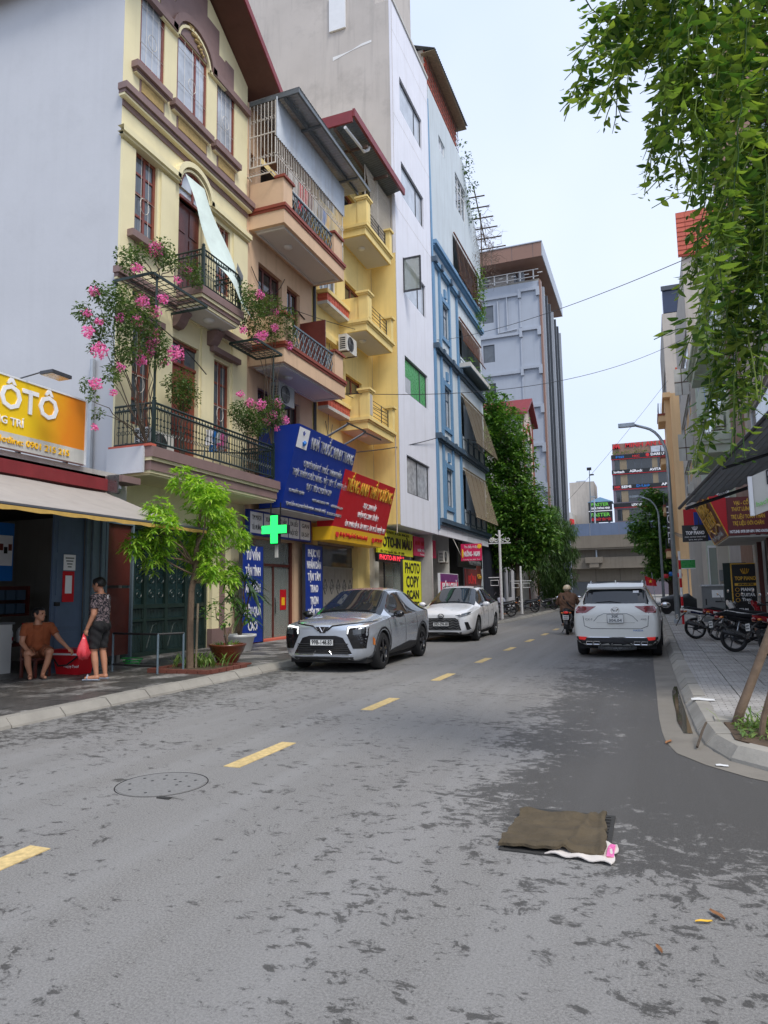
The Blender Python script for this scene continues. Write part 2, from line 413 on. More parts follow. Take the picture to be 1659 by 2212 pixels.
def paver(name, c1, c2, gro, wetness=0):
    t = NT(name)
    oi = t.new('ShaderNodeObjectInfo'); gm = t.new('ShaderNodeNewGeometry')
    base = t.mix(t.ramp(t.noise(5, 6, .65, src=gm.outputs['Position']), (.32, 0.), (.7, 1.)), c1, c2)
    base = t.mix(1., base, t.ramp(oi.outputs['Random'], (0, .86), (1, 1.08)), 'MULTIPLY')
    br = t.new('ShaderNodeTexBrick'); br.offset = .5; br.inputs['Scale'].default_value = 1
    br.inputs['Brick Width'].default_value = .15; br.inputs['Row Height'].default_value = .075; br.inputs['Mortar Size'].default_value = .006
    br.inputs['Mortar Smooth'].default_value = .3
    nz = t.noise(12, 2); mp = t.new('ShaderNodeVectorMath', operation='ADD'); t.l.new(t.tc.outputs['Object'], mp.inputs[0]); mp.inputs[1].default_value = (.6, .6, 0)
    t.l.new(mp.outputs[0], br.inputs['Vector'])
    f = t.math('MULTIPLY', br.outputs['Fac'], t.ramp(nz, (.42, .15), (.52, 1.)))
    c = t.mix(f, base, gro)
    if wetness:
        wm = t.ramp(t.noise(1.1, 7, .65, src=gm.outputs['Position']), (.40, 0.), (.5, wetness)); c = t.mix(wm, c, t.mix(1., c, (.3,.3,.3,1), 'MULTIPLY'))
        t.set(Roughness=t.ramp(wm, (0, .85), (1, .4)))
    else: t.set(Roughness=.85)
    t.set(Base_Color=c); t.bump(t.math('SUBTRACT', t.math('MULTIPLY', t.noise(80, 3), .3), f), .5, .006)
paver('paver_light', (.30,.285,.265,1), (.44,.42,.395,1), (.13,.12,.11,1))
paver('paver_wet', (.21,.20,.185,1), (.34,.32,.30,1), (.10,.095,.09,1), .95)
mat('kerb_concrete', rgb(162,157,147,.9), .9, .16, 3, bump=.5, bs=24, blot=.5, rand=.14)
mat('gutter_concrete', rgb(134,128,118,.9), .85, .22, 2.2, bump=.4, bs=30, blot=.6)
mat('lane_paint', rgb(222,194,134,.92), .8, .3, 22, bump=.5, bs=90, blot=.4)
mat('cast_iron', rgb(54,53,51), .75, .2, 9, bump=.4, bs=60)
mat('sackcloth', rgb(86,75,57), .95, .28, 7, bump=.8, bs=46, blot=.4)
mat('sack_white', rgb(212,204,196), .75, .12, 6, bump=.3, bs=60)
mat('cover_grey', (.225,.22,.21,1), .9, .2, 40, bump=.6, bs=120)
mat('ground_dust', rgb(150,146,138,.8), .95, .2, .3)
b = MB(); b.face([(-700,-200,-.02),(700,-200,-.02),(700,1500,-.02),(-700,1500,-.02)])
tag(b.build('ground', M['ground_dust']), kind='structure')
b = MB(); b.face([(-7.6,-12,0),(14,-12,0),(14,125,0),(-7.6,125,0)]); o = b.build('road', M['asphalt']); o['kind'] = 'structure'
me = o.data                       # keep the asphalt coordinates in world metres
for q in me.vertices: q.co += Vector(o.location)
o.location = (0,0,0); ROAD = o; ORG[o.name] = (0,0,0)
# yellow centre dashes
for k in range(24):
    y0 = 2.32 + 3.08*k; b = MB(); wj = .005*((k*37) % 5 - 2)
    b.box(-3.62+wj, -3.46+wj, y0, y0+1.04, .0, .005)
    tag(b.build('lane_marking', M['lane_paint']), kind='structure')
# ---------------------------------------------------- right pavement: kerb, gutter, paving
RK = [(.20,62),(.22,40),(.22,18.1),(.27,11.9),(.30,9.5),(.34,7.7),(.42,7.08),(.60,6.72),(.90,6.42),(1.5,6.12),(2.6,5.92),(5,5.75),(9,5.6)]
def resample(pts, step):
    out = [Vector(pts[0])]; acc = 0
    P = [Vector(p) for p in pts]
    for a, c in zip(P, P[1:]):
        l = (c-a).length; t = step - acc
        while t <= l: out.append(a + (c-a)*(t/l)); t += step
        acc = l - (t - step)
    return out
def kerb(name, path, side, step, top=.125):
    root = mbx(name, M['kerb_concrete'], None, [(path[0][0]-.001, path[0][0]+.001, path[0][1]-.001, path[0][1]+.001, -.02, -.018)])
    root['kind'] = 'structure'
    pts = resample(path, step)
    for a, c in zip(pts, pts[1:]):
        d = (c-a).normalized(); nrm = Vector((d.y, -d.x))*side
        j = rnd.uniform(-.008, .008)
        a2, c2 = a + d*.008, c - d*.008
        prof = [(0, -.02), (.015, .03+j), (.11, top+j), (.25, top+.006+j), (.25, -.02)]
        b = MB(); rows = [[(p.x+nrm.x*u, p.y+nrm.y*u, z) for u, z in prof] for p in (a2, (a2+c2)/2, c2)]
        b.grid(rows); b.face(rows[0]); b.face(rows[-1][::-1]); b.build('kerb_stone', M['kerb_concrete'], root)
    return root
kerb('kerb_right', RK, -1, .62)
GE = [(-.08,62),(-.08,18),(-.075,15.1),(-.04,11.8),(-.02,8.9),(.015,7.7),(.085,7.14),(.20,6.88),(.45,6.5),(.8,6.18),(1.5,5.85),(2.6,5.62),(5,5.45),(9,5.3)]
b = MB(); A = resample(RK, .4); Bp = resample(GE, .4)
n = min(len(A), len(Bp)); fa = [A[int(k*(len(A)-1)/119)] for k in range(120)]
for k in range(120):
    pass
def nearest(p, path): return min(path, key=lambda q: (q-p).length)
GEd = resample(GE, .05)
rows = [[(nearest(p, GEd).x, nearest(p, GEd).y, .004), (p.x+.03, p.y, .009)] for p in A]
b.grid(rows); tag(b.build('gutter', M['gutter_concrete']), kind='structure')
t = NT('puddle_water'); t.set(Base_Color=(.075,.066,.048,1), Roughness=.04); t.b.inputs['Specular IOR Level'].default_value = .8
b = MB(); rows = []
for k in range(22):
    y = 8.0 + k*.175; wv = .02+.011*min(k, 4) + .004*math.sin(k*.6)
    if k > 18: wv *= (22-k)/4
    rows.append([(.235-wv+.0*k, y, .0125), (.30-.002*k, y, .0125)])
b.grid(rows); tag(b.build('puddle', M['puddle_water']), kind='structure')
# slab under the pavers
b = MB(); inner = [(p.x + .22, p.y) for p in [Vector(q) for q in RK[:6]]] + [(.72,6.98),(1.0,6.72),(1.55,6.40),(2.62,6.18),(5,6.0),(9,5.85)]
b.prism(inner + [(9,62)], -.02, .10); tag(b.build('pavement_right', M['gutter_concrete']), kind='structure'); PR = bpy.data.objects['pavement_right']
tb = MB(); tb.box(-.218,.218,-.218,.218,0,.028); tme = tb.mesh('paving_tile'); tme.materials.append(M['paver_light'])
cnt = 0
for j in range(50):
    for i in range(6):
        x, y = .72 + .45*i, 8.6 + .45*j
        if cnt < 300: inst('paving_tile', tme, PR, (x+rnd.uniform(-.004,.004), y, .098+rnd.uniform(-.006,.006)), (rnd.uniform(-.008,.008), rnd.uniform(-.008,.008), 0)); cnt += 1
b = MB()
for j in range(50, 116):
    for i in range(6):
        x, y, z = .72 + .45*i, 8.6 + .45*j, .098+rnd.uniform(-.004,.004); b.box(x-.218, x+.218, y-.218, y+.218, z, z+.028)
b.build('paving_tile', M['paver_light'], PR, kind='stuff')
# planting bed at the rounded corner
b = MB(); b.prism([(.62,7.2),(.80,6.92),(1.25,6.66),(1.9,6.45),(2.9,6.3),(2.9,8.05),(.60,8.05)], .10, .135); tag(b.build('soil_bed', M['soil']), kind='structure')
mbx('bed_edging', M['kerb_concrete'], None, [(.52,3.0,8.08,8.34,.09,.15)])['kind'] = 'structure'
# ---------------------------------------------------- left pavement
kerb('kerb_left', [(-7.05,2),(-7.05,29.4)], -1, .8, .12) if False else kerb('kerb_left', [(-7.05,29.4),(-7.05,2)], 1, .8, .12)
kerb('kerb_left_far', [(-6.5,104),(-6.5,33),(-6.7,31.6),(-7.3,30.9)], 1, .8, .12)
b = MB(); b.prism([(-7.28,2),(-7.28,29.4),(-7.28,31),(-6.72,33),(-6.72,104),(-26,104),(-26,2)], -.02, .09); tag(b.build('pavement_left', M['paver_wet']), kind='structure'); PL = bpy.data.objects['pavement_left']
tb = MB(); tb.box(-.22,.22,-.22,.22,0,.028); tml = tb.mesh('paving_tile'); tml.materials.append(M['paver_wet'])
for j in range(33):
    for i in range(9):
        inst('paving_tile', tml, PL, (-7.51-.45*i, 6.3+.45*j, .09+rnd.uniform(-.004,.004)), (rnd.uniform(-.008,.008), rnd.uniform(-.008,.008), 0))
b = MB()
for j in range(33, 90):
    for i in range(9):
        x, y, z = -7.51-.45*i, 6.3+.45*j, .09+rnd.uniform(-.003,.003); b.box(x-.22, x+.22, y-.22, y+.22, z, z+.028)
b.build('paving_tile', M['paver_wet'], PL, kind='stuff')
mbx('kerb_ramp', M['kerb_concrete'], None, [(-7.6,-7.08,29.5,30.8,-.01,.05)])['kind'] = 'structure'
# ---------------------------------------------------- things lying on the road
def disc(b, cx, cy, r, z0, z1, n=28, m=0): b.lathe([(r, z0), (r, z1)], (cx, cy, 0), n, m)
t_ = thing('manhole_cover', 'round grey manhole cover sunk in the road near the left dashes', 'manhole cover', (-3.77,4.76,0))
b = MB(); disc(b, -3.77, 4.76, .345, .0, .004, 36); b.build('cover_plate', M['cover_grey'], t_)
b = MB(); b.tube([(-3.77+.36*math.cos(a*.1745), 4.76+.36*math.sin(a*.1745), -.003) for a in range(37)], .0065, 5); b.build('rim', M['rubber'], t_)
for a in range(14):
    b = MB(); rr = .26 if a < 9 else .14; an = a*.7; disc(b, -3.77+rr*math.cos(an), 4.76+rr*math.sin(an), .013, .002, .0052, 8); b.build('vent_hole', M['rubber'], t_)
b = MB(); b.box(-3.55,-3.44,4.42,4.46,.0,.009); b.build('lifting_tab', M['cast_iron'], t_)
g_ = thing('drain_grate', 'square cast-iron storm drain grate under the brown sack', 'drain grate', (-.61,4.58,0))
b = MB()
for q in ((-.925,-.315,4.19,4.22),(-.925,-.315,4.98,5.02),(-.925,-.90,4.22,4.98),(-.34,-.315,4.22,4.98)): b.box(*q, .0, .009)
b.build('grate_frame', M['cast_iron'], g_)
mbx('pit', M['rubber'], g_, [(-.90,-.32,4.22,4.98,.0,.004)])
for k in range(12):
    y = 4.245 + k*.064; b = MB(); b.box(-.895,-.325,y-.014,y+.014,.004,.008); b.build('grate_bar', M['cast_iron'], g_)
# brown sack draped over the grate, folded
def cloth_sheet(name, corners, nx, ny, zf, mt, label, cat, th=.012):
    P = [Vector(c) for c in corners]; b = MB(); top = []; bot = []
    for j in range(ny+1):
        v = j/ny; r1 = []; r2 = []
        for i in range(nx+1):
            u = i/nx; p = (P[0]*(1-u)+P[1]*u)*(1-v) + (P[3]*(1-u)+P[2]*u)*v
            e = .008*math.sin(i*.9+j*.4) if j in (0, ny) else 0
            e2 = .008*math.sin(j*.8+i) if i in (0, nx) else 0
            z = zf(u, v)
            r1.append((p.x+e2, p.y+e, z+th)); r2.append((p.x+e2, p.y+e, max(z, .010)))
        top.append(r1); bot.append(r2)
    b.grid(top); b.grid([r[::-1] for r in bot])
    for A2, B2 in ((top[0], bot[0]), (top[-1][::-1], bot[-1][::-1])): b.grid([B2, A2])
    b.grid([[r[0] for r in top], [r[0] for r in bot]]); b.grid([[r[-1] for r in bot], [r[-1] for r in top]])
    return tag(b.build(name, mt, smooth=True), label, cat)
def fz(u, v):
    z = .010 + .016*math.sin(v*8+u*1.5+.8*math.sin(u*5))**4 + .006*math.sin(u*13+v*7) + .014*math.exp(-((v-.35+.15*u)/.025)**2)
    z += .022*math.exp(-((v-.90-.05*math.sin(u*6))/.05)**2) + .016*math.exp(-((v-.62-.12*u)/.03)**2)*(u > .1)
    z += .018*math.exp(-((u-.97)/.04)**2) + .02*math.exp(-((v-.05)/.05)**2)*(u < .9) + .02*math.exp(-((u-.62-.25*v)/.03)**2)
    return max(z, .012)
cloth_sheet('brown_sack', [(-.93,4.21,0),(-.33,4.23,0),(-.37,4.95,0),(-.91,4.88,0)], 36, 30, fz, M['sackcloth'], 'creased brown sackcloth mat laid over the storm drain', 'sack', .016)
cloth_sheet('white_sack', [(-.66,4.19,0),(-.29,4.14,0),(-.27,4.42,0),(-.45,4.56,0)], 18, 14, lambda u, v: .011+.010*math.sin(u*9+v*5)**2, M['sack_white'], 'white plastic sack edge showing under the brown sack', 'sack', .006)
b = MB(); b.grid([[(-.325+.02*u, 4.22+.05*v, .026+.003*math.sin(3*u+v)) for u in range(3)] for v in range(5)])
o = b.build('printed_stripe', M['petal'], bpy.data.objects['white_sack'])
def dead_leaf(x, y, s, rz, m_, label):
    b = MB(); b.grid([[(s*(u-1.5)*.5, s*.22*math.sin(math.pi*(u+.4)/3.8)*(v-1), .006+.25*s*abs(v-1)*.5+.05*s*(u % 2)) for v in range(3)] for u in range(4)])
    o = b.build('fallen_leaf', m_); o.location = (x, y, o.location.z + .001); o.rotation_euler = (0,0,rz); tag(o, label, 'leaf')
mat('leaf_yellow', rgb(226,180,50), .6, .2, 8); mat('leaf_brown', rgb(150,104,66), .7, .2, 8)
dead_leaf(.13, 3.60, .05, .3, M['leaf_yellow'], 'yellow fallen leaf on the asphalt right of the sack')
dead_leaf(.19, 3.69, .065, 2.2, M['leaf_brown'], 'curled brown fallen leaf beside the yellow leaf')
dead_leaf(-.06, 3.28, .045, 1.9, M['leaf_brown'], 'tan sliver of dead leaf on the road nearest the camera')
dead_leaf(.06, 7.5, .10, 1.2, M['leaf_brown'], 'brown dead leaf at the edge of the right gutter')
def litter(x, y, s, z, label, m_='plain_white'):
    b = MB(); b.grid([[(x+s*(u-1.5)*.4, y+s*(v-1)*.35+.1*s*math.sin(u*2), z+.004+.02*s*((u*v*7) % 3)) for v in range(3)] for u in range(4)]); tag(b.build('paper_scrap', M[m_]), label, 'litter')
p_ = (-4.19, 2.80)
litter(-3.14, 2.66, .09, 0, 'crumpled white paper scrap on the road near the lower left')
litter(.50, 9.6, .22, .128, 'flat white paper scrap on the right pavement')
litter(.46, 6.66, .08, .01, 'small white wrapper lying in the rounded gutter')
b = MB(); b.tube([(.30,7.25,.03),(.37,7.55,.13),(.42,7.8,.16)], .012, 6); tag(b.build('stick', M['bark_dark']), 'short brown stick leaning on the rounded kerb', 'stick')
# ================================================================== LEFT ROW: yellow town house
F = -11.1; T = TX(F)
def rail_along(parent, p0, p1, z0, z1, mt, bme, step, rails=(0., 1.), r=.022, posts=True, post_r=.035, bottom=.06, name='railing'):
    """railing part (rails and posts) with every baluster a sub-part on shared mesh"""
    p0, p1 = Vector(p0), Vector(p1); d = (p1-p0); n = max(1, int(d.length/step)); b = MB()
    for q in rails:
        z = z0 + bottom + (z1-z0-bottom)*q; b.tube([(p0.x,p0.y,z),(p1.x,p1.y,z)], r, 6)
    if posts:
        for p in (p0, p1):
            b.box(p.x-post_r, p.x+post_r, p.y-post_r, p.y+post_r, z0, z1+.06); b.ball((p.x, p.y, z1+.1), .045, 8, 5)
    else:
        for p in (p0, p1): b.tube([(p.x,p.y,z0+bottom),(p.x,p.y,z1)], .012, 4)
    o = b.build(name, mt, parent)
    ang = math.atan2(d.y, d.x)
    for k in range(1, n):
        p = p0 + d*(k/n); inst('baluster', bme, o, (p.x, p.y, z0+bottom), (0,0,ang), (1,1,(z1-z0-bottom)))
    return o
b = MB(); b.tube([(0,0,0),(0,0,1)], .011, 5)
for s in (-1, 1): b.tube([(s*.055*math.cos(a*.39+0)*1., 0, .80+.13*math.sin(a*.39)) for a in range(5)], .009, 4, cap=False)
b.tube([(.055*math.cos(a*.785), 0, .30+.055*math.sin(a*.785)) for a in range(9)], .008, 4, cap=False)
b.box(-.02,.02,-.02,.02,.60,.63); b.box(-.02,.02,-.02,.02,.44,.47)
BAL = b.mesh('baluster', smooth=False); BAL.materials.append(M['green_iron'])
Hs = thing('town_house', 'pale yellow four-storey town house with mauve trim and flowering balconies', 'house', (F,14.8,.1))
OPS = [(12.6,13.52,14.66,16.6),(14.03,15.36,14.62,16.6),(15.86,16.78,14.6,16.6),(12.57,13.36,10.12,12.28),(15.9,16.6,10.12,12.15),(14.22,15.28,9.25,12.3),
       (12.62,13.28,5.5,7.95),(14.08,15.18,4.72,8.1),(15.88,16.64,5.5,8.07),(12.46,15.74,.1,3.18)]
b = MB(T); facade(b, 12.05, 17.5, .1, 17.5, OPS, .25)
b.prism([(12.05,17.5),(17.5,17.5),(14.78,19.15)], -.01, 0)
b.build('front_wall', M['yellow_wall'], Hs)
b = MB(); b.box(-24, F-.255, 12.055, 12.12, .1, 17.5); b.box(-24, -23.9, 12.12, 17.49, .1, 17.5); b.box(-23.9, F-.26, 17.42, 17.49, .1, 17.5)
b.box(F-.255, F-.002, 12.052, 12.1, .1, 17.5)
b.prism([(-24, 12.1), (F-.3, 12.1), (F-.3, 17.42), (-24, 17.42)], 17.42, 17.5)
b.build('side_wall', M['lavender_wall'], Hs)
# gable roof with deep eaves
b = MB(T)
prof = [(11.5,17.12),(14.78,19.3),(18.05,17.12),(18.05,17.28),(14.78,19.5),(11.5,17.28)]
b.prism(prof, -8, .95); rf = b.build('roof', M['roof_soffit_brown'], Hs)
b = MB(T); b.prism([(11.45,17.08),(14.78,19.3),(18.1,17.08),(18.1,17.33),(14.78,19.56),(11.45,17.33)], .952, 1.0); b.build('fascia_board', M['red_roof'], rf)
b = MB(T); b.prism([(11.45,17.30),(14.78,19.51),(18.1,17.30),(18.1,17.36),(14.78,19.6),(11.45,17.36)], -8, .94); b.build('roof_covering', M['red_roof'], rf)
# brown stepped field above the top windows
b = MB(T)
for q in ((13.3,16.25,16.62,17.35),(13.9,15.9,17.35,18.1),(14.2,15.3,18.1,18.6),(16.25,16.68,16.62,17.45)): b.box(*q, .004, .03)
b.build('gable_panel', M['mauve_trim'], Hs)
def arch_band(u0, u1, uc, r, v, w, c0, c1, n=14):
    """moulding running level, rising round an arch and level again"""
    b = MB(T); path = [(u0, v), (uc-r, v)] + [(uc-r*math.cos(math.pi*k/n), v+r*.92*math.sin(math.pi*k/n)) for k in range(n+1)] + [(uc+r, v), (u1, v)]
    P = [Vector(p) for p in path]; rows = []
    for k, p in enumerate(P):
        d = (P[min(k+1,len(P)-1)] - P[max(k-1,0)])
        if d.length < 1e-6: continue
        d.normalize(); nn = Vector((-d.y, d.x))
        q = p + nn*w
        rows.append([(p.x,p.y,c0),(p.x,p.y,c1),(q.x,q.y,c1),(q.x,q.y,c0)])
    b.grid(rows); return b
arch_band(12.02, 17.5, 14.7, .80, 16.44, .2, .0, .13).build('hood_moulding', M['mauve_trim'], Hs)
arch_band(13.3, 16.2, 14.7, .68, 16.40, .07, .0, .09).build('hood_moulding', M['yellow_wall'], Hs)
b = MB(T)
for k in range(26):
    a = rnd.random(); b.ball((14.45+.62*a+rnd.uniform(-.08,.08), 17.08-.34*a*a-.05*a+rnd.uniform(-.07,.07), .05), (.03+.05*rnd.random(), .05, .05), 7, 5)
mat('ochre_relief', rgb(176,150,96), .8, .25, 12, bump=.5, bs=60)
b.build('relief_ornament', M['ochre_relief'], Hs, smooth=True)
for u0, u1, cols, us in ((12.6,13.52,1,None),(14.03,15.36,2,[14.03,14.86,15.36]),(15.86,16.78,1,None)):
    window(Hs, T, u0, u1, 14.66, 16.6, M['wood_red'], M['glass_pale'], cols, 1, .075, -.06, bars=(4,(.28,.8)), us=us)
    mbx('window_sill', M['mauve_trim'], Hs, [(u0-.28,u1+.12,14.26,14.43,.0,.2),(u0-.22,u1+.06,14.20,14.26,.0,.12)], T)
    mbx('sill_bead', M['yellow_wall'], Hs, [(u0-.2,u1+.04,14.17,14.20,.0,.10)], T)
    mbx('rough_panel', M['mauve_trim'], Hs, [(u0+.02,u1+.02,13.80,14.17,.0,.02)], T)
    b = MB(T); b.box(u0+.07,u1-.03,13.85,14.15,.02,.035); b.build('pebble_dash', M['ochre_relief'], Hs)
# cornices
mbx('cornice', M['mauve_trim'], Hs, [(11.9,17.58,13.38,13.54,.0,.26),(11.93,17.55,13.30,13.38,.0,.2)], T)
mbx('cornice_bead', M['yellow_wall'], Hs, [(11.94,17.53,13.24,13.30,.0,.17)], T)
mbx('cornice_shadow_band', M['mauve_trim'], Hs, [(12.05,17.5,13.08,13.24,.0,.035)], T)
arch_band(11.93, 17.53, 14.75, .68, 12.34, .14, .0, .19).build('string_course', M['yellow_wall'], Hs)
arch_band(11.97, 17.51, 14.75, .62, 12.28, .06, .0, .13).build('string_course', M['yellow_wall'], Hs)
for u0, u1, z0, z1, rows in ((12.57,13.36,10.12,12.28,4),(15.9,16.6,10.12,12.15,4),(12.62,13.28,5.5,7.95,4),(15.88,16.64,5.5,8.07,4)):
    hh = z1 - z0; window(Hs, T, u0, u1, z0, z1, M['wood_red'], M['glass_grey'], 2, rows, .085, -.1, vs=[z0, z0+hh*.26, z0+hh*.52, z0+hh*.76, z1], bars=(3,(.5,)))
mbx('window_sill', M['mauve_trim'], Hs, [(12.27,13.5,9.90,10.07,0,.24)], T)
mbx('window_hood', M['mauve_trim'], Hs, [(15.58,16.95,8.2,8.35,0,.2)], T); mbx('window_hood', M['mauve_trim'], Hs, [(12.3,13.55,8.05,8.2,0,.2)], T)
for q in ((12.05,12.5),(13.45,14.0),(15.24,15.8),(16.72,17.48)):
    mbx('pilaster', M['yellow_wall'], Hs, [(q[0],q[1],4.75,8.75,0,.06)], T); mbx('pilaster', M['yellow_wall'], Hs, [(q[0],q[1],9.1,12.2,0,.06)], T)
# panelled doors
def door(u0, u1, z0, z1, mt, leaves=2, c=-.14, arch=False):
    o = mbx('door', mt, Hs, [(u0,u1,z0,z1,c-.04,c)], T); w = (u1-u0)/leaves
    for k in range(leaves):
        for a, bb in ((.04,.34),(.38,.66),(.70,.96)):
            p = mbx('door_panel', mt, o, [(u0+w*k+.09,u0+w*(k+1)-.09,z0+(z1-z0)*a,z0+(z1-z0)*bb,c,c+.02)], T)
    b = MB(T); b.ball((u0+w-.06, z0+(z1-z0)*.42, c+.04), .03, 6, 4); b.build('handle', M['steel'], o)
    return o
door(14.22,15.28,9.25,12.0,M['wood_dark'])
b = MB(T); r = .53
b.prism([(14.75-r*math.cos(math.pi*k/12), 12.3+r*math.sin(math.pi*k/12)) for k in range(13)], .008, .016); fan = b.build('fanlight', M['glass_pale'], Hs)
b = MB(T); b.tube([(14.75-r*math.cos(math.pi*k/12), 12.3+r*math.sin(math.pi*k/12), .03) for k in range(13)], .045, 6); b.box(14.72,14.78,12.0,12.85,.01,.05); b.box(14.22,15.28,11.98,12.06,-.02,.05)
b.build('fanlight_frame', M['wood_red'], fan)
mbx('pane', M['glass_pale'], fan, [(14.25,15.25,12.06,12.3,-.05,-.04)], T)
door(14.08,15.18,4.72,7.45,M['wood_red'], 2, -.12)
mbx('transom_window', M['wood_red'], Hs, [(14.08,15.18,7.45,7.53,-.16,-.08),(14.08,15.18,8.02,8.1,-.16,-.08),(14.6,14.66,7.53,8.02,-.16,-.08)], T); mbx('transom_pane', M['glass_grey'], Hs, [(14.08,15.18,7.53,8.02,-.14,-.13)], T)
# belt course and balcony of the third storey
mbx('belt_course', M['mauve_trim'], Hs, [(11.92,17.56,8.86,9.02,0,.18),(11.96,17.53,8.78,8.86,0,.12)], T)
mbx('belt_bead', M['yellow_wall'], Hs, [(11.97,17.52,8.73,8.78,0,.09)], T)
B2 = mbx('balcony', M['mauve_trim'], Hs, [(13.95,15.86,9.06,9.26,.18,.98),(14.03,15.78,8.88,8.98,.18,.90)], T)
mbx('balcony_bead', M['yellow_wall'], B2, [(13.99,15.82,8.98,9.06,.18,.94),(14.06,15.75,8.80,8.88,.12,.86)], T)
mbx('balcony_soffit', M['soffit_white'], B2, [(14.1,15.71,8.76,8.80,.1,.82)], T)
b = MB(T); b.lathe([(.02,.0),(.12,-.01),(.15,-.03),(.1,-.06),(.02,-.07)], (0,0,0), 14)
def ceiling_lamp(x, y, z, parent):
    b = MB(); b.lathe([(.15,0),(.15,-.02),(.11,-.06),(.03,-.075)], (x,y,z), 14); return b.build('ceiling_lamp', M['plain_white'], parent, smooth=True)
ceiling_lamp(F+.5, 14.9, 8.76, B2)
for u in (13.98,15.45):
    b = MB(T); b.prisma([(8.72,0),(8.72,.4),(8.66,.42),(8.58,.34),(8.44,.26),(8.34,.16),(8.32,0)], u, u+.32); b.build('bracket', M['mauve_trim'], Hs, smooth=False)
rail_along(Hs, (F+.92,14.05,0), (F+.92,15.72,0), 9.26, 10.26, M['green_iron'], BAL, .11, (0,.86,1.))
rail_along(Hs, (F+.05,14.05,0), (F+.92,14.05,0), 9.26, 10.26, M['green_iron'], BAL, .11, (0,.86,1.), posts=False)
rail_along(Hs, (F+.05,15.72,0), (F+.92,15.72,0), 9.26, 10.26, M['green_iron'], BAL, .11, (0,.86,1.), posts=False)
# long first balcony
B1 = mbx('balcony', M['mauve_trim'], Hs, [(11.95,17.46,4.50,4.73,.0,1.22),(12.0,17.42,4.22,4.43,.0,1.13)], T)
mbx('balcony_bead', M['yellow_wall'], B1, [(11.97,17.44,4.43,4.50,.0,1.17),(12.02,17.40,4.16,4.22,.0,1.1)], T)
mbx('balcony_soffit', M['yellow_wall'], B1, [(12.06,17.36,4.12,4.16,0,1.06)], T)
mbx('side_upstand', M['lavender_wall'], B1, [(11.90,11.95,4.16,4.74,-.0,1.0)], T)
mbx('tile_edge', M['terracotta'], B1, [(11.92,12.1,4.735,4.79,.02,1.18)], T)
RZ0, RZ1 = 4.78, 5.72
rail_along(Hs, (F+1.13,12.06,0), (F+1.13,17.2,0), RZ0, RZ1, M['green_iron'], BAL, .115, (0,.87,1.), .026)
rail_along(Hs, (F+.06,12.06,0), (F+1.13,12.06,0), RZ0, RZ1, M['green_iron'], BAL, .115, (0,.87,1.), .026, posts=False)
rail_along(Hs, (F+.06,17.2,0), (F+1.13,17.2,0), RZ0, RZ1, M['green_iron'], BAL, .115, (0,.87,1.), .026, posts=False)
# ground floor: green iron gate, pillars, beam
GT = mbx('gate', M['green_iron'], Hs, [(12.46,12.56,.12,3.16,-.12,-.04),(15.64,15.74,.12,3.16,-.12,-.04),(12.56,15.64,3.06,3.16,-.12,-.04),(12.56,15.64,2.62,2.72,-.11,-.05),(12.56,15.64,.12,.22,-.11,-.05),(12.56,15.64,1.22,1.32,-.11,-.05),(12.56,15.64,.92,.98,-.11,-.05)]
   + [(x-.05,x+.05,.22,2.62,-.115,-.045) for x in (13.33,14.1,14.87)], T)
mat('gate_sheet', rgb(30,56,58), .5, .12, 4)
mbx('gate_backing', M['gate_sheet'], GT, [(12.5,15.7,.15,3.1,-.16,-.135)], T)
gb = MB(); gb.tube([(0,0,0),(0,0,1)], .009, 4); gbm = gb.mesh('gate_bar'); gbm.materials.append(M['green_iron'])
for k in range(60):
    x = 12.6 + k*.0515
    for z0, z1 in ((.24,.90),(1.0,1.2)): inst('gate_bar', gbm, GT, (F-.07, x, z0), (0,0,0), (1,1,z1-z0))
def scroll(b, u, v, s, flip=1, c=-.06):
    b.tube([(u+flip*s*(.1+.32*k/14)*math.cos(k*.62), v+s*(.1+.32*k/14)*math.sin(k*.62), c) for k in range(15)], .012, 4)
for k in range(4):
    uc = 12.95 + .77*k; b = MB(T)
    for fx in (-1, 1):
        for v, s in ((1.55,.3),(1.9,.34),(2.2,.26)): scroll(b, uc+fx*.16, v, s, fx)
    b.tube([(uc,1.34,-.06),(uc,2.55,-.06)], .013, 4); b.tube([(uc-.3,.3,-.06),(uc-.1,.8,-.06),(uc+.02,.85,-.06),(uc+.2,.5,-.06),(uc+.3,.3,-.06)], .012, 4)
    b.build('scrollwork', M['green_iron'], GT)
mbx('pillar', M['yellow_wall'], Hs, [(15.76,16.62,.1,4.1,0,.12)], T)
mbx('pillar_strip', M['mauve_trim'], Hs, [(16.08,16.32,.6,3.2,.12,.14)], T); mbx('pillar_plinth', M['mauve_trim'], Hs, [(15.72,16.66,.12,.62,.0,.15)], T)
mbx('door_block', M['mauve_trim'], Hs, [(12.1,12.44,.55,.78,0,.3),(12.14,12.4,2.55,2.75,0,.18)], T)
np_ = mbx('number_plate', M['sign_black'], None, [(16.5,16.68,1.72,1.98,.14,.155)], T); tag(np_, 'small black house-number plate reading 12 on the yellow pillar', 'house number')
text('12', .17, M['letter_white'], np_, (F+.156,16.59,1.85), (0,1,0), (0,0,1), ext=.002)
# drain pipe on the lavender wall
b = MB(); b.tube([(F-.55,11.98,4.1),(F-.55,11.98,6.9)], .06, 8); tag(b.build('drain_pipe', M['tin_grey']), 'short grey pipe standing against the lavender side wall', 'pipe')
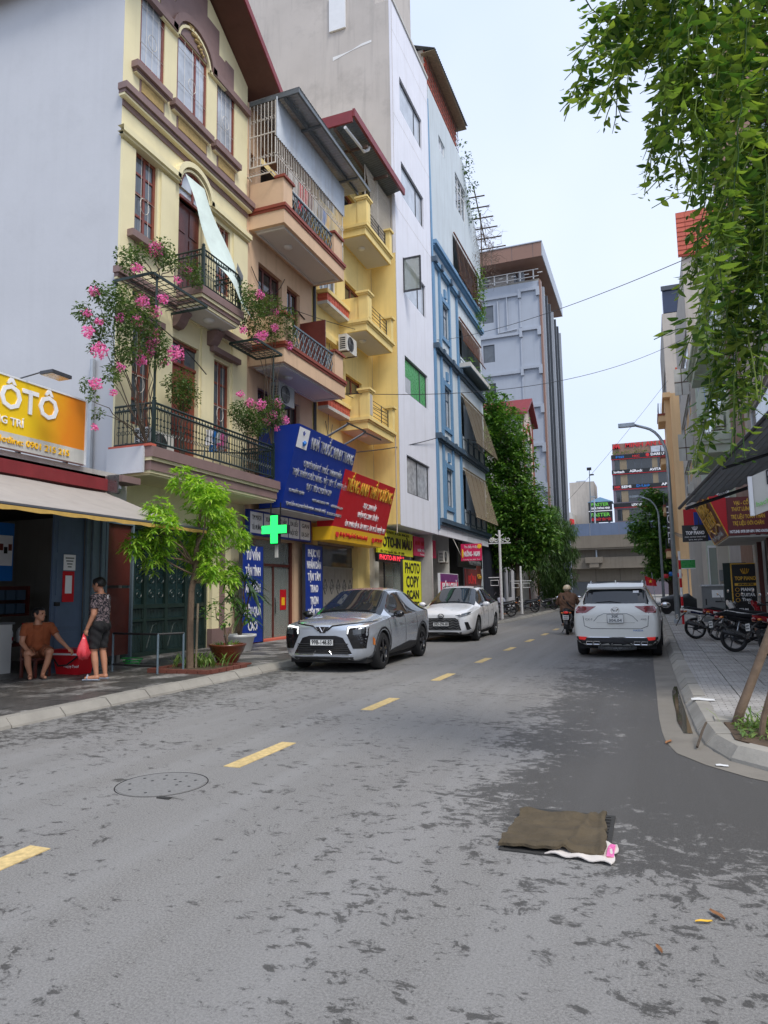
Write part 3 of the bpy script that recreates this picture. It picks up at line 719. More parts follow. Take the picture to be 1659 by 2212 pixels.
# hanging net over the arched door
b = MB()
rows = []
for j in range(19):
    v = j/18; row = []
    for i in range(9):
        u = i/8
        a = Vector((F+.22, 14.18, 12.55)); a2 = Vector((F+.5, 14.62, 12.3)); c_ = Vector((F+1.0, 14.75, 9.95)); c2 = Vector((F+1.08, 16.2, 9.2))
        p = (a*(1-u)+a2*u)*(1-v)**1.15 + (c_*(1-u)+c2*u)*(1-(1-v)**1.15)
        p.x += .10*math.sin(u*5+v*7)*v; p.z -= .22*math.sin(math.pi*v)*(.4+.6*(1-u)) ; p.y += .06*math.sin(v*11+u*3)
        row.append(tuple(p))
    rows.append(row)
b.grid(rows); mat('net_cloth', rgb(216,230,222), .85, .12, 3, bump=.3, bs=60); tag(b.build('shade_cloth', M['net_cloth'], smooth=True), 'pale green shade cloth hanging from the arched door of the yellow house', 'shade cloth')
b = MB(); b.grid([[(F+.95+.03*math.sin(i), 15.5+.3*u, 10.35+.16*v-.25*u) for u in (0,.5,1)] for i, v in enumerate((0,.6,1.2))]); b.build('printed_mark', M['grey_plastic'], bpy.data.objects['shade_cloth'])
# ---------------------------------------------------- plants of the yellow house
def leaf_cloud(b, blobs, dens, size, tilt=1., shape=.42, mi=0, minn=6, rr=None):
    rr = rr or rnd
    for bl in blobs:
        x, y, z, r = bl[:4]
        for _ in range(max(minn, int(dens*r*r))):
            while True:
                d = Vector((rr.gauss(0,1), rr.gauss(0,1), rr.gauss(0,1)))
                if d.length > .1: break
            d = d.normalized()*r*(rr.random()**.45)*1.08
            p = Vector((x, y, z)) + d
            leaf(b, p, size*rr.uniform(.6,1.3), rr, shape, mi, d)
def leaf(b, p, s, rr, shape=.42, mi=0, out=None, droop=.35):
    a = rr.uniform(0, 6.283); el = rr.uniform(-.7, .5) - droop*.5
    d = Vector((math.cos(a)*math.cos(el), math.sin(a)*math.cos(el), math.sin(el)))
    if out is not None and out.length > 0: d = (d + out.normalized()*.5).normalized()
    side = d.cross(Vector((rr.uniform(-.5,.5), rr.uniform(-.5,.5), 1)))
    if side.length < .05: side = d.orthogonal()
    side.normalize(); n = side.cross(d).normalized(); w = s*shape
    base = p; m1 = p + d*s*.45; tip = p + d*s - n*s*.12
    i = len(b.v)
    b.v += [tuple(base), tuple(m1 + side*w*.5 + n*w*.16), tuple(tip), tuple(m1 - side*w*.5 + n*w*.16), tuple(m1 - n*w*.03)]
    b.f += [[i, i+4, i+1], [i+1, i+4, i+2], [i, i+3, i+4], [i+3, i+2, i+4]]; b.m += [mi]*4
def flower_cloud(b, blobs, dens, size, mi=0):
    for x, y, z, r in blobs:
        for _ in range(max(10, int(dens*r*r))):
            d = Vector((rnd.gauss(0,1), rnd.gauss(0,1), rnd.gauss(0,1))).normalized()*r*(rnd.random()**.4)
            p = Vector((x,y,z)) + d; s = size*rnd.uniform(.7,1.2)
            u = Vector((rnd.gauss(0,1), rnd.gauss(0,1), rnd.gauss(0,1))).normalized(); v = u.orthogonal().normalized(); n = u.cross(v)
            i = len(b.v); b.v += [tuple(p+u*s+n*s*.3), tuple(p+v*s*.7), tuple(p-u*s+n*s*.3), tuple(p-v*s*.7), tuple(p-n*s*.2)]
            b.f += [[i,i+1,i+4],[i+1,i+2,i+4],[i+2,i+3,i+4],[i+3,i,i+4]]; b.m += [mi]*4
LF = [(-10.0,10.23,7.44,.17),(-10.0,10.6,7.54,.26),(-10.0,11.12,7.63,.32),(-10.0,11.64,7.7,.27),(-10.0,10.03,7.05,.16),(-10.0,10.36,6.92,.22),(-10.0,10.82,7.09,.26),(-10.0,10.56,6.7,.17),(-10.0,11.1,7.19,.23),(-10.0,11.56,7.3,.27),(-10.0,11.24,6.69,.32),(-10.0,10.84,6.5,.17),(-10.0,11.84,6.99,.27),(-10.0,12.35,7.16,.22),(-10.0,11.94,6.67,.21),(-10.0,10.42,6.45,.11),(-10.0,10.67,5.92,.17),(-10.0,10.34,5.66,.14),(-10.0,10.55,5.12,.11),(-10.0,10.97,6.22,.17),(-10.0,10.14,5.32,.08),(-10.0,9.93,6.9,.11)]
TF = [(-10.2,11.18,8.71,.18),(-10.2,11.69,9.05,.22),(-10.2,12.29,9.33,.26),(-10.2,12.78,9.35,.2),(-10.2,13.31,9.35,.24),(-10.2,13.75,9.32,.17),(-10.2,11.62,8.69,.15)]
RF = [(-10.0,15.95,9.87,.27),(-10.0,15.67,9.44,.19),(-10.0,16.39,9.72,.32),(-10.0,16.17,9.27,.35),(-10.0,17.09,9.83,.37),(-10.0,17.75,9.74,.3),(-10.0,17.25,9.21,.29),(-10.0,16.55,8.96,.24),(-10.0,17.92,9.27,.21),(-10.0,18.27,9.08,.17)]
BF = [(-10.1,15.33,6.35,.22),(-10.1,15.8,6.34,.34),(-10.1,16.37,6.32,.35),(-10.1,16.97,6.7,.36),(-10.1,17.44,6.99,.29),(-10.1,15.94,6.07,.27),(-10.1,16.59,6.17,.24),(-10.1,17.77,6.64,.21)]
MF = [(-10.5,13.25,6.57,.17),(-10.5,13.67,6.72,.27),(-10.5,14.06,6.66,.21),(-10.5,13.79,6.37,.28),(-10.5,13.36,6.29,.17),(-10.5,13.96,6.2,.17)]
FL = [(-9.85,10.09,7.43,.1),(-9.85,11.46,7.76,.15),(-9.85,12.13,8.1,.12),(-9.85,11.86,7.7,.14),(-9.85,9.98,6.57,.12),(-9.85,10.29,6.3,.16),(-9.85,11.5,6.48,.13),(-9.85,12.63,6.99,.19),(-9.85,10.87,6.14,.1),(-9.85,10.21,5.6,.12),(-9.85,10.68,5.56,.08),(-9.85,10.81,7.15,.1),(-9.85,11.3,7.27,.12),(-9.85,11.88,7.23,.12),(-9.85,11.8,6.98,.15),(-9.85,11.76,6.75,.09),(-9.85,9.92,6.92,.09),(-9.85,12.23,6.65,.09),(-9.85,10.23,4.75,.07),(-9.85,10.24,6.88,.08)]
FT = [(-10.1,11.55,8.6,.12),(-10.1,12.16,9.32,.17),(-10.1,13.34,9.38,.1),(-10.1,12.93,8.91,.1)]
FR = [(-9.85,16.22,9.87,.14),(-9.85,17.15,9.7,.1),(-9.85,16.23,8.64,.16),(-9.85,17.08,9.21,.12),(-9.85,15.38,8.55,.11),(-9.85,17.83,8.95,.15),(-9.85,16.53,8.84,.1)]
FB = [(-9.95,15.91,6.68,.13),(-9.95,16.49,6.77,.16),(-9.95,17.1,6.6,.18),(-9.95,17.34,7.03,.16),(-9.95,17.88,6.65,.13),(-9.95,15.46,6.8,.11),(-9.95,16.79,6.36,.12),(-9.95,17.34,6.3,.1)]
def jit(bl, j=.22): return [(x+rnd.uniform(-j,j), y, z, r) for x, y, z, r in bl]
def flowering(name, label, leaves, flowers, root, stems, group=None):
    t_ = thing(name, label, 'plant', root, group)
    b = MB(); leaf_cloud(b, jit([(x,y,z,r*1.12) for x,y,z,r in leaves]), 4300, .078, shape=.55); b.build('foliage', M['leaf_bush'], t_, kind='stuff')
    if flowers: b = MB(); flower_cloud(b, [(x,y,z,r*1.1) for x,y,z,r in flowers], 4200, .03); b.build('blossoms', M['petal'], t_, kind='stuff')
    b = MB()
    for s in stems:
        P = [Vector(s[0])]; n = 7; e = Vector(s[1])
        for k in range(1, n+1): P.append(Vector(s[0]).lerp(e, k/n) + Vector((rnd.uniform(-.06,.06), rnd.uniform(-.08,.08), .12*math.sin(math.pi*k/n))))
        b.tube(P, [.016*(1-.7*k/n) for k in range(n+1)], 5)
    b.build('stems', M['bark_dark'], t_); return t_
base = (-10.1,11.98,4.8)
flowering('bougainvillea', 'pink bougainvillea spilling over the left corner of the yellow house balcony', LF, FL, base, [(base, q[:3]) for q in LF[::2]] + [((-10.1,12.15,4.8),(-10,12.2,7.9)),((-10.3,12.3,4.8),(-10.2,11.9,8.9))])
flowering('bougainvillea', 'thin pink bougainvillea lying on the trellis beside the upper balcony', TF, FT, (-10.1,12.2,8.6), [((-10.1,12.2,8.6), q[:3]) for q in TF])
flowering('bougainvillea', 'pink bougainvillea on the right trellis in front of the peach house', RF, FR, (-10.0,17.15,5.8), [((-10.0,17.15,5.8), q[:3]) for q in RF[::2]])
flowering('bougainvillea', 'low bushy pink bougainvillea at the right end of the first balcony', BF, FB, (-10.2,16.6,4.8), [((-10.2,16.4,4.8), q[:3]) for q in BF])
flowering('potted_shrub', 'loose green shrub without flowers in front of the first-floor door', MF, None, (-10.5,13.75,4.75), [((-10.5,13.75,4.8), q[:3]) for q in MF])
# trellises
def trellis(name, label, x0, x1, y0, y1, z, posts, n1=8, n2=8):
    t_ = thing(name, label, 'trellis', (posts[0][0], posts[0][1], posts[0][2]))
    mbx('frame', M['green_iron'], t_, [(x0-.03,x0,y0,y1,z-.03,z+.03),(x1,x1+.03,y0,y1,z-.03,z+.03),(x0,x1,y0-.03,y0,z-.03,z+.03),(x0,x1,y1,y1+.03,z-.03,z+.03)])
    for k in range(1, n1): q = y0+(y1-y0)*k/n1; b = MB(); b.tube([(x0,q,z),(x1,q,z)], .011, 4); b.build('lattice_bar', M['green_iron'], t_)
    for k in range(1, n2): q = x0+(x1-x0)*k/n2; b = MB(); b.tube([(q,y0,z+.012),(q,y1,z+.012)], .011, 4); b.build('lattice_bar', M['green_iron'], t_)
    for p in posts: b = MB(); b.tube([p, (p[0],p[1],z)], .028, 6); b.build('post', M['green_iron'], t_)
trellis('trellis', 'dark iron trellis over the left end of the first balcony', -11.05, -9.95, 11.9, 13.9, 8.62, [(-9.97,12.06,5.72)], 10, 6)
trellis('trellis', 'dark iron trellis carrying the flowers at the right of the yellow house', -10.6, -9.75, 15.9, 17.3, 8.45, [(-9.97,17.2,4.6)], 8, 5)
b = MB(); b.tube([(F+.9,10.35+.28*k,7.72+.035*k-.006*k*k-.0*k) for k in range(0,15)], .014, 5); tag(b.build('bent_rod', M['black_iron']), 'long thin bent rod sticking out past the yellow house corner', 'rod')
# things on the balcony
def ac_unit(loc, rz, label, group='outdoor air conditioner units', s=1., dark=False):
    t_ = thing('air_conditioner', label, 'air conditioner', loc, group, rz)     # faces local +X
    ORG[t_.name] = (0,0,0); mt = M['ac_white'] if not dark else M['grey_plastic']
    b = MB(); b.box(-.15*s,.15*s,-.42*s,.42*s,.02,.58*s); b.build('casing', mt, t_)
    b = MB(); b.lathe([(.24*s,.15*s),(.24*s,.17*s),(.20*s,.155*s)], (0,-.1*s,.3*s), 20, axis='x'); b.build('fan_opening', M['black_plastic'], t_)
    b = MB()
    for k in range(7):
        rr = .03*s*(k+1); b.tube([(.172*s, -.1*s+rr*math.cos(a*.4189), .3*s+rr*math.sin(a*.4189)) for a in range(16)], .004, 3, cap=False)
    b.box(.168*s,.178*s,-.31*s,.11*s,.295*s,.305*s); b.build('fan_guard', M['grey_plastic'], t_)
    for k in range(6): b = MB(); b.box(-.10*s,.10*s,-.424*s,-.42*s,.08*s+.07*s*k,.12*s+.07*s*k); b.build('vent_slot', M['black_plastic'], t_)
    b = MB()
    for y in (-.3*s,.3*s): b.box(-.24*s,.22*s,y-.015,y+.015,-.02,.015); 
    b.build('bracket', M['rusty_iron'], t_); return t_
ac_unit((F+.35,13.15,4.75), 0, 'white air conditioner unit standing behind the first balcony railing')
t_ = thing('patterned_box', 'black and white patterned tile box behind the balcony corner railing', 'box', (F+.75,12.22,4.8))
mbx('box_body', M['plain_white'], t_, [(F+.55,F+.95,12.14,12.34,4.8,5.22)])
b = MB()
for i in range(3):
    for j in range(3):
        cx, cz = F+.62+.13*i, 4.87+.13*j; b.tube([(cx+.045*math.cos(a*.785), 12.137, cz+.045*math.sin(a*.785)) for a in range(9)], .013, 4); b.tube([(cx-.03,12.137,cz-.03),(cx+.03,12.137,cz+.03)], .012, 4)
b.build('printed_pattern', M['letter_black'], t_)
t_ = thing('drying_rack', 'arched drying rack with small clothes on the first balcony', 'drying rack', (F+.6,15.2,4.75))
b = MB()
for x in (F+.45,F+.75): b.tube([(x,14.8+.02*k*k*0+.8*(k/8), 4.78+1.05*math.sin(math.pi*k/8)**.35 if 0<k<8 else 4.78) for k in range(9)], .014, 5)
b.build('rack_frame', M['grey_iron'], t_)
for k, (c, w, h) in enumerate((('letter_white',.24,.42),('letter_blue',.16,.55),('plain_white',.2,.3),('petal',.2,.34),('letter_silver',.2,.4))):
    y = 14.86+.17*k; b = MB(); b.grid([[(F+.6+.2*(i/4-.5)*1.1, y+.03*math.sin(i*2+j), 5.78-h*j/5) for i in range(5)] for j in range(6)]); b.build('garment', M[c], t_, smooth=True)
# ================================================================== LEFT ROW: peach house
def corrugated(b, p00, p10, p01, p11, pitch, amp, n=None, ny=2):
    """corrugated sheet between four corners; waves run across the first direction"""
    p00, p10, p01, p11 = map(Vector, (p00, p10, p01, p11)); L_ = (p10-p00).length; n = int(L_/pitch*4)
    nrm = (p10-p00).cross(p01-p00).normalized(); rows = []
    for j in range(ny):
        v = j/(ny-1); rows.append([tuple((p00.lerp(p10, i/n)).lerp(p01.lerp(p11, i/n), v) + nrm*amp*math.sin(i*math.pi/2)) for i in range(n+1)])
    b.grid(rows)
Hp = thing('town_house', 'peach town house with deep balconies, red-brown mouldings and a tin roof', 'house', (F,19.7,.1))
OPS = [(18.2,19.7,9.2,12.0),(20.05,20.98,10.4,12.0),(20.05,20.95,6.2,8.0),(18.2,19.7,5.2,7.9),(17.6,18.0,13.4,15.4),(18.3,21.5,13.4,16.0),(17.62,20.55,.12,3.2)]
b = MB(T); facade(b, 17.51, 21.9, .1, 17.0, OPS, .3); b.build('front_wall', M['peach_wall'], Hp)
mbx('side_wall', M['peach_wall'], Hp, [(-24,F-.305,21.83,21.9,.1,17),(F-.3,F-.002,21.86,21.898,.1,17)])
for q in OPS[:2]: window(Hp, T, *q, M['wood_dark'], M['glass_dark'], 3 if q[1]-q[0] > 1.2 else 2, 2, .09, -.16)
window(Hp, T, *OPS[2], M['wood_dark'], M['glass_dark'], 2, 1, .08, -.16); window(Hp, T, *OPS[3], M['wood_dark'], M['glass_dark'], 3, 2, .09, -.16)
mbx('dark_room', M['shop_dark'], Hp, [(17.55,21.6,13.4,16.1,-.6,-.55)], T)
mbx('red_door', M['wood_dark'], Hp, [(20.95,21.0,9.05,10.95,.02,1.0)], T)
xb = MB()
for a, c in (((0,0,0),(1,0,1)),((0,0,1),(1,0,0)),((0,0,.5),(.5,0,1)),((.5,0,1),(1,0,.5)),((0,0,.5),(.5,0,0)),((.5,0,0),(1,0,.5))): xb.tube([a,c], .016, 4)
xb.tube([(0,0,0),(0,0,1)], .018, 4)
XBM = xb.mesh('railing_panel'); XBM.materials.append(M['grey_iron'])
def peach_balcony(z, cage=False):
    zs = z
    B = mbx('balcony', M['peach_wall'], Hp, [(17.62,22.02,zs,zs+.50,0,1.25)], T)
    mbx('moulding', M['redbrown_trim'], B, [(17.56,22.08,zs+.52,zs+.62,0,1.32),(17.59,22.05,zs+.44,zs+.52,0,1.285)], T)
    mbx('soffit_panel', M['soffit_white'], B, [(17.75,21.9,zs-.012,zs-.002,.12,1.15)], T)
    mbx('soffit_moulding', M['soffit_white'], B, [(17.85,21.8,zs-.06,zs-.013,.14,.2),(17.85,21.8,zs-.06,zs-.013,1.06,1.12),(17.85,17.92,zs-.06,zs-.013,.2,1.06),(21.73,21.8,zs-.06,zs-.013,.2,1.06)], T)
    ceiling_lamp(F+.62, 19.0, zs-.013, B)
    mbx('parapet', M['peach_wall'], B, [(17.66,17.82,zs+.62,zs+1.5,0,1.2),(17.82,18.22,zs+.62,zs+1.5,1.04,1.2),], T); mbx('parapet', M['peach_wall'], B, [(21.3,21.98,zs+.62,zs+1.5,1.04,1.2),(21.84,21.98,zs+.62,zs+1.3,0,1.04)], T)
    mbx('parapet_cap', M['redbrown_trim'], B, [(17.60,18.28,zs+1.5,zs+1.58,.9,1.27),(21.24,22.04,zs+1.5,zs+1.58,.98,1.27)], T)
    R_ = mbx('railing', M['grey_iron'], Hp, [(18.22,21.3,zs+1.40,zs+1.45,1.08,1.14),(18.22,21.3,zs+.66,zs+.70,1.09,1.13)], T)
    for k in range(7): inst('railing_panel', XBM, R_, (F+1.11, 18.25+.435*k, zs+.69), (0,0,math.pi/2), (.435,1,.72))
peach_balcony(8.38); peach_balcony(12.76)
for u in (21.0,): pass
# white security cage, tin sheet and roof on the top balcony
CG = mbx('security_cage', M['white_iron'], Hp, [(17.58,17.61,14.75,16.85,.02,.05),(17.58,17.61,14.75,16.85,.94,.97),(17.58,22.6,15.62,15.66,.94,.97),(17.58,22.6,14.42,14.46,.94,.97),(17.58,17.61,14.75,14.79,.05,.94),(17.58,17.61,15.78,15.81,.05,.94),(17.58,22.6,15.02,15.05,.94,.97),(22.57,22.6,13.6,16.8,.94,.97)], T)
cb = MB(); cb.tube([(0,0,0),(0,0,1)], .011, 4); cbm = cb.mesh('cage_bar'); cbm.materials.append(M['white_iron'])
for k in range(1, 8): inst('cage_bar', cbm, CG, (F+.05+.128*k, 17.595, 14.77), (0,0,0), (1,1,2.08))
for k in range(1, 45): inst('cage_bar', cbm, CG, (F+.955, 17.6+.113*k, 14.43), (0,0,0), (1,1,1.2))
b = MB(T)
for z in (15.05,16.3):
    for k in range(6):
        uc = .13+.15*k; b.tube([(17.59, z+.055*math.sin(a*.785), uc+.055*math.cos(a*.785)) for a in range(9)], .008, 4)
for k in range(28):
    b.tube([(17.75+.18*k+.055*math.cos(a*.785), 15.12+.055*math.sin(a*.785), .975) for a in range(9)], .008, 4)
b.build('cage_ornament', M['white_iron'], CG)
b = MB(); corrugated(b, (F+1.0,17.57,15.62), (F+1.0,22.7,15.62), (F+1.0,17.57,16.95), (F+1.0,22.7,16.75), .12, .02); b.build('tin_sheet', M['tin_grey'], Hp)
b = MB(); corrugated(b, (-11.4,17.58,17.02), (-11.4,23.45,16.92), (-9.33,17.62,17.08), (-9.33,23.45,16.98), .14, .018); RFp = b.build('tin_roof', M['tin_grey'], Hp)
mbx('roof_frame', M['tin_dark'], RFp, [(-11.4,-9.33,17.6,17.66,16.88,17.02),(-9.40,-9.33,17.66,23.45,16.86,16.98),(-9.9,-9.82,17.66,23.4,16.84,16.95),(-11.3,-9.4,19.2,19.28,16.82,16.9),(-11.3,-9.4,22.3,22.38,16.80,16.88)])
# cage basket with clutter, clothes on the line
BK = mbx('cage_basket', M['white_iron'], Hp, [(17.35,17.38,14.3,14.33,.1,.95),(17.35,17.58,14.3,14.33,.92,.95),(17.35,17.58,14.3,14.33,.1,.13)], T)
for k in range(9): inst('cage_bar', cbm, BK, (F+.12+.1*k, 17.34, 14.42), (-1.35,0,0), (1,1,.3))
for k, (c, h) in enumerate((('soffit_white',.7),('dirty_white',.9),('letter_red',1.0),('letter_red',.8),('wood_dark',.9),('dirty_white',.7),('grey_plastic',.9),('letter_blue',.7),('sign_yellow',.6))):
    b = MB(); y = 18.9+.36*k; b.grid([[(F+.75+.03*math.sin(j), y+.28*(i/4-.5)+.02*math.sin(i*2), 15.35-h*j/5) for i in range(5)] for j in range(6)])
    tag(b.build('garment', M[c], smooth=True), ('leftmost pale garment','long off-white garment left of the red ones','long red garment','shorter red garment','dark brown garment','off-white garment right of the brown one','grey garment','blue garment','rightmost yellow garment')[k]+' behind the peach house cage bars', 'clothes', 'laundry on the peach house top balcony')
ac_unit((F+.55,18.75,7.35), 0, 'dark air conditioner unit hanging under the lower peach balcony', s=1.15, dark=True)
b = MB(); b.tube([(F+.03,17.8+.5*k,10.55-.25*math.sin(k*.9)+.1*k) for k in range(8)], .02, 5); b.tube([(F+.05,17.7+.3*k,11.6-.35*k+.06*k*k) for k in range(8)], .015, 4); tag(b.build('cable_bundle', M['black_iron']), 'loose cables sagging across the peach house wall', 'cable')
b = MB(); b.tube([(F+.06,22.02,4.2),(F+.06,22.02,13.5)], .06, 8); tag(b.build('drain_pipe', M['alu_dark']), 'tall dark drain pipe between the peach and cream houses', 'pipe')
b = MB(); b.tube([(F-3,20.4,17.2),(F-3,20.4,20.2)], [.03,.012], 6); b.ball((F-3,20.4,17.6), .09, 8, 6); tag(b.build('lightning_rod', M['wood_red']), 'thin red lightning rod above the peach house tin roof', 'rod')
t_ = thing('roof_plant', 'small leafy plant with poles on the roof beside the yellow house eave', 'plant', (F-.4,18.2,17.1)); b = MB(); leaf_cloud(b, [(F-.3,18.0,17.7,.35),(F-.5,18.5,17.9,.3),(F-.2,18.9,17.8,.25)], 400, .13); b.build('foliage', M['leaf_bright'], t_, kind='stuff')
b = MB(); b.tube([(F-.4,17.8,17.1),(F-.2,18.6,18.2)], .03, 5); b.tube([(F-.6,18.3,17.1),(F+.3,19.3,17.9)], .03, 5); b.build('stake', M['bark_dark'], t_)
# ground floor: pharmacy front
mbx('shop_room', M['soffit_white'], Hp, [(17.7,20.5,.11,3.2,-2.6,-2.55),(17.6,17.66,.11,3.2,-2.6,-.3),(20.5,20.56,.11,3.2,-2.6,-.3)], T)
SF = mbx('shopfront', M['wood_dark'], Hp, [(17.62,17.70,.12,3.2,-.2,-.1),(20.42,20.55,.12,3.2,-.2,-.08),(17.7,20.42,2.38,2.46,-.2,-.1),(19.35,19.42,.12,2.38,-.19,-.11)], T)
t = NT('shop_glass'); t.set(Base_Color=(.30,.34,.31,1), Roughness=.05); t.b.inputs['Specular IOR Level'].default_value = .7
tr = t.new('ShaderNodeBsdfTransparent'); ms = t.new('ShaderNodeMixShader'); ms.inputs[0].default_value = .55; t.l.new(tr.outputs[0], ms.inputs[1]); t.l.new(t.b.outputs[0], ms.inputs[2]); t.l.new(ms.outputs[0], t.n['Material Output'].inputs['Surface'])
for q in ((17.7,19.35,.14,2.38),(19.42,20.42,.14,2.38),(17.7,20.42,2.46,3.18)): mbx('pane', M['shop_glass'], SF, [(*q,-.155,-.145)], T)
mbx('door_handle', M['chrome'], SF, [(19.5,19.53,.9,1.4,-.13,-.10)], T)
t_ = mbx('poster', M['sign_red'], None, [(18.0,18.35,.95,1.55,-.143,-.138)], T); tag(t_, 'red and white festive poster low on the pharmacy glass', 'poster'); mbx('poster_top', M['letter_white'], t_, [(18.02,18.33,1.2,1.53,-.138,-.134)], T)
t_ = mbx('poster', M['sign_red'], None, [(19.85,20.25,1.0,1.65,-.143,-.138)], T); tag(t_, 'red festive sticker on the pharmacy door beside the blue banner', 'poster'); mbx('poster_detail', M['sign_yellow'], t_, [(19.95,20.15,1.15,1.4,-.138,-.134)], T)
t_ = thing('counter', 'white shop counter behind the pharmacy glass', 'counter', (F-1.2,18.7,.12)); mbx('counter_body', M['plain_white'], t_, [(18.2,19.6,.12,1.05,-1.5,-.9)], T); mbx('counter_top', M['letter_silver'], t_, [(18.15,19.65,1.05,1.1,-1.55,-.85)], T)
mbx('threshold', M['terracotta'], Hp, [(17.62,20.6,.10,.17,0,.35)], T)
# ================================================================== cream house
Hc = thing('town_house', 'cream town house with stacked bracketed balconies and a maroon tin roof', 'house', (F,24.9,.1))
wins = [(22.55,24.1,z,z+1.75) for z in (8.95,12.95,16.6)]; doors = [(24.9,26.6,z,z+2.3) for z in (8.05,12.0,16.0)]
OPS = wins + doors + [(22.3,25.75,.12,3.45)]
b = MB(T); facade(b, 21.9, 27.84, .1, 19.4, OPS, .3); b.build('front_wall', M['cream_wall'], Hc)
mbx('house_body', M['cream_wall'], Hc, [(-24,F-.31,21.92,27.8,3.6,19.3)])
for q in wins: window(Hc, T, *q, M['alu_white'], M['glass_grey'], 3, 2, .08, -.12)
for q in doors: window(Hc, T, *q, M['wood_red'], M['glass_dark'], 2, 2, .1, -.16, name='balcony_door')
for z in (8.28,12.28):
    L_ = mbx('window_ledge', M['dirty_white'], Hc, [(22.35,24.36,z-.06,z+.06,0,.42)], T); mbx('ledge_cap', M['cream_wall'], L_, [(22.3,24.38,z+.36,z+.5,0,.46)], T)
    for r_ in range(3):
        for k in range(9):
            mbx('brick', M['terracotta'], L_, [(22.36+.222*k+(.0 if r_ % 2 else .02),22.36+.222*k+.205,z+.062+.1*r_,z+.155+.1*r_,0,.41)], T)
    mbx('pediment', M['cream_wall'], Hc, [(22.4,24.3,z+2.75,z+2.95,0,.22),(22.5,24.2,z+2.95,z+3.1,0,.14)], T)
hb = MB(); hb.tube([(0,0,0),(0,1,0)], .014, 5); HBM = hb.mesh('rail_bar'); HBM.materials.append(M['alu_dark'])
for s in (7.83,11.79,15.78):
    B = mbx('balcony', M['cream_wall'], Hc, [(24.36,27.3,s,s+.34,0,1.16)], T)
    mbx('moulding', M['cream_wall'], B, [(24.28,27.38,s+.34,s+.46,0,1.26),(24.32,27.34,s+.27,s+.34,0,1.2)], T)
    mbx('soffit_panel', M['soffit_white'], B, [(24.45,27.2,s-.012,s-.002,.06,1.08)], T); ceiling_lamp(F+.55, 25.4, s-.012, B)
    mbx('parapet', M['cream_wall'], B, [(24.4,24.58,s+.46,s+1.42,0,.82)], T)
    mbx('corner_pier', M['cream_wall'], B, [(24.36,24.78,s+.46,s+1.52,.82,1.22)], T); mbx('pier_cap', M['cream_wall'], B, [(24.26,24.88,s+1.52,s+1.60,.74,1.3),(24.30,24.84,s+1.46,s+1.52,.78,1.26)], T)
    mbx('corner_pier', M['cream_wall'], B, [(27.0,27.28,s+.46,s+1.44,.86,1.22)], T); mbx('pier_cap', M['cream_wall'], B, [(26.92,27.36,s+1.44,s+1.52,.78,1.3)], T)
    mbx('weathered_panel', M['warm_grey_wall'] if s < 8 else M['cream_wall'], B, [(24.45,24.70,s+.56,s+1.38,1.22,1.232)], T)
    R_ = mbx('railing', M['alu_dark'], Hc, [(24.79,24.82,s+.46,s+1.36,1.0,1.03),(26.97,27.0,s+.46,s+1.36,1.0,1.03),(26.2,26.23,s+.46,s+1.36,1.0,1.03)], T)
    for k in range(6): inst('rail_bar', HBM, R_, (F+1.015, 24.8, s+.56+.155*k), (0,0,0), (1,2.19,1))
# lattice grille and maroon roof of the top balcony
LG = mbx('lattice_grille', M['white_iron'], Hc, [(24.85,24.88,16.2,19.1,.95,.98),(27.7,27.73,16.2,19.2,.95,.98),(26.25,26.28,16.2,19.15,.95,.98)], T)
for k in range(34):
    b = MB(T); u = 24.9 + .084*k; b.tube([(u,16.3,.96),(min(u+1.4,27.7),16.3+2.8*min(1,(27.7-u)/1.4),.96)], .009, 4); b.build('lattice_bar', M['white_iron'], LG)
    b = MB(T); b.tube([(u,19.1,.97),(min(u+1.4,27.7),19.1-2.8*min(1,(27.7-u)/1.4),.97)], .009, 4); b.build('lattice_bar', M['white_iron'], LG)
b = MB(); corrugated(b, (-11.6,22.2,18.95), (-11.6,27.8,19.1), (-9.48,22.2,19.35), (-9.48,27.8,19.5), .14, .018); RFc = b.build('roof', M['tin_dark'], Hc)
mbx('roof_edge', M['red_roof'], RFc, [(-9.50,-9.40,22.15,27.83,19.22,19.52),(-11.6,-9.5,22.12,22.2,19.0,19.45)])
mbx('roof_beam', M['rusty_iron'], RFc, [(-11.5,-9.5,23.6,23.68,18.9,19.0),(-11.5,-9.5,25.8,25.88,18.95,19.05),(-10.3,-10.2,22.2,27.7,18.9,19.0)])
b = MB(); b.tube([(-9.8,22.15,18.85),(-9.75,23.9,18.95),(-9.62,24.0,19.05),(-9.6,24.05,19.2)], .06, 8); tag(b.build('drain_pipe', M['plain_white']), 'white plastic pipe under the maroon tin roof', 'pipe')
ac_unit((F+.5,24.0,10.75), 0, 'white air conditioner unit on the cream wall under the middle balcony', s=1.15)
ac_unit((F+.45,22.5,6.2), 0, 'white air conditioner unit peeping out behind the blue pharmacy sign', s=.95)
b = MB(); b.tube([(F+.06,24.3,9.0),(F+.1,24.25,10.6),(F+.3,24.2,10.9)], .03, 5); b.tube([(F+.05,23.2,4.6),(F+.05,23.1,7),(F+.05,23.3,11.3)], .012, 4); b.tube([(F+.05,22.9,7.9),(F+.05,23.25,7.0),(F+.05,23.5,7.9)], .012, 4); tag(b.build('cable_bundle', M['alu_dark']), 'cables and pipe running up the cream house wall', 'cable')
b = MB(); b.tube([(F+1.18,27.42,4.0),(F+1.18,27.42,8.2),(F+1.0,27.36,8.25)], .025, 6); tag(b.build('drain_pipe', M['warm_grey_wall']), 'thin pipe down the cream wall beside the white building', 'pipe')
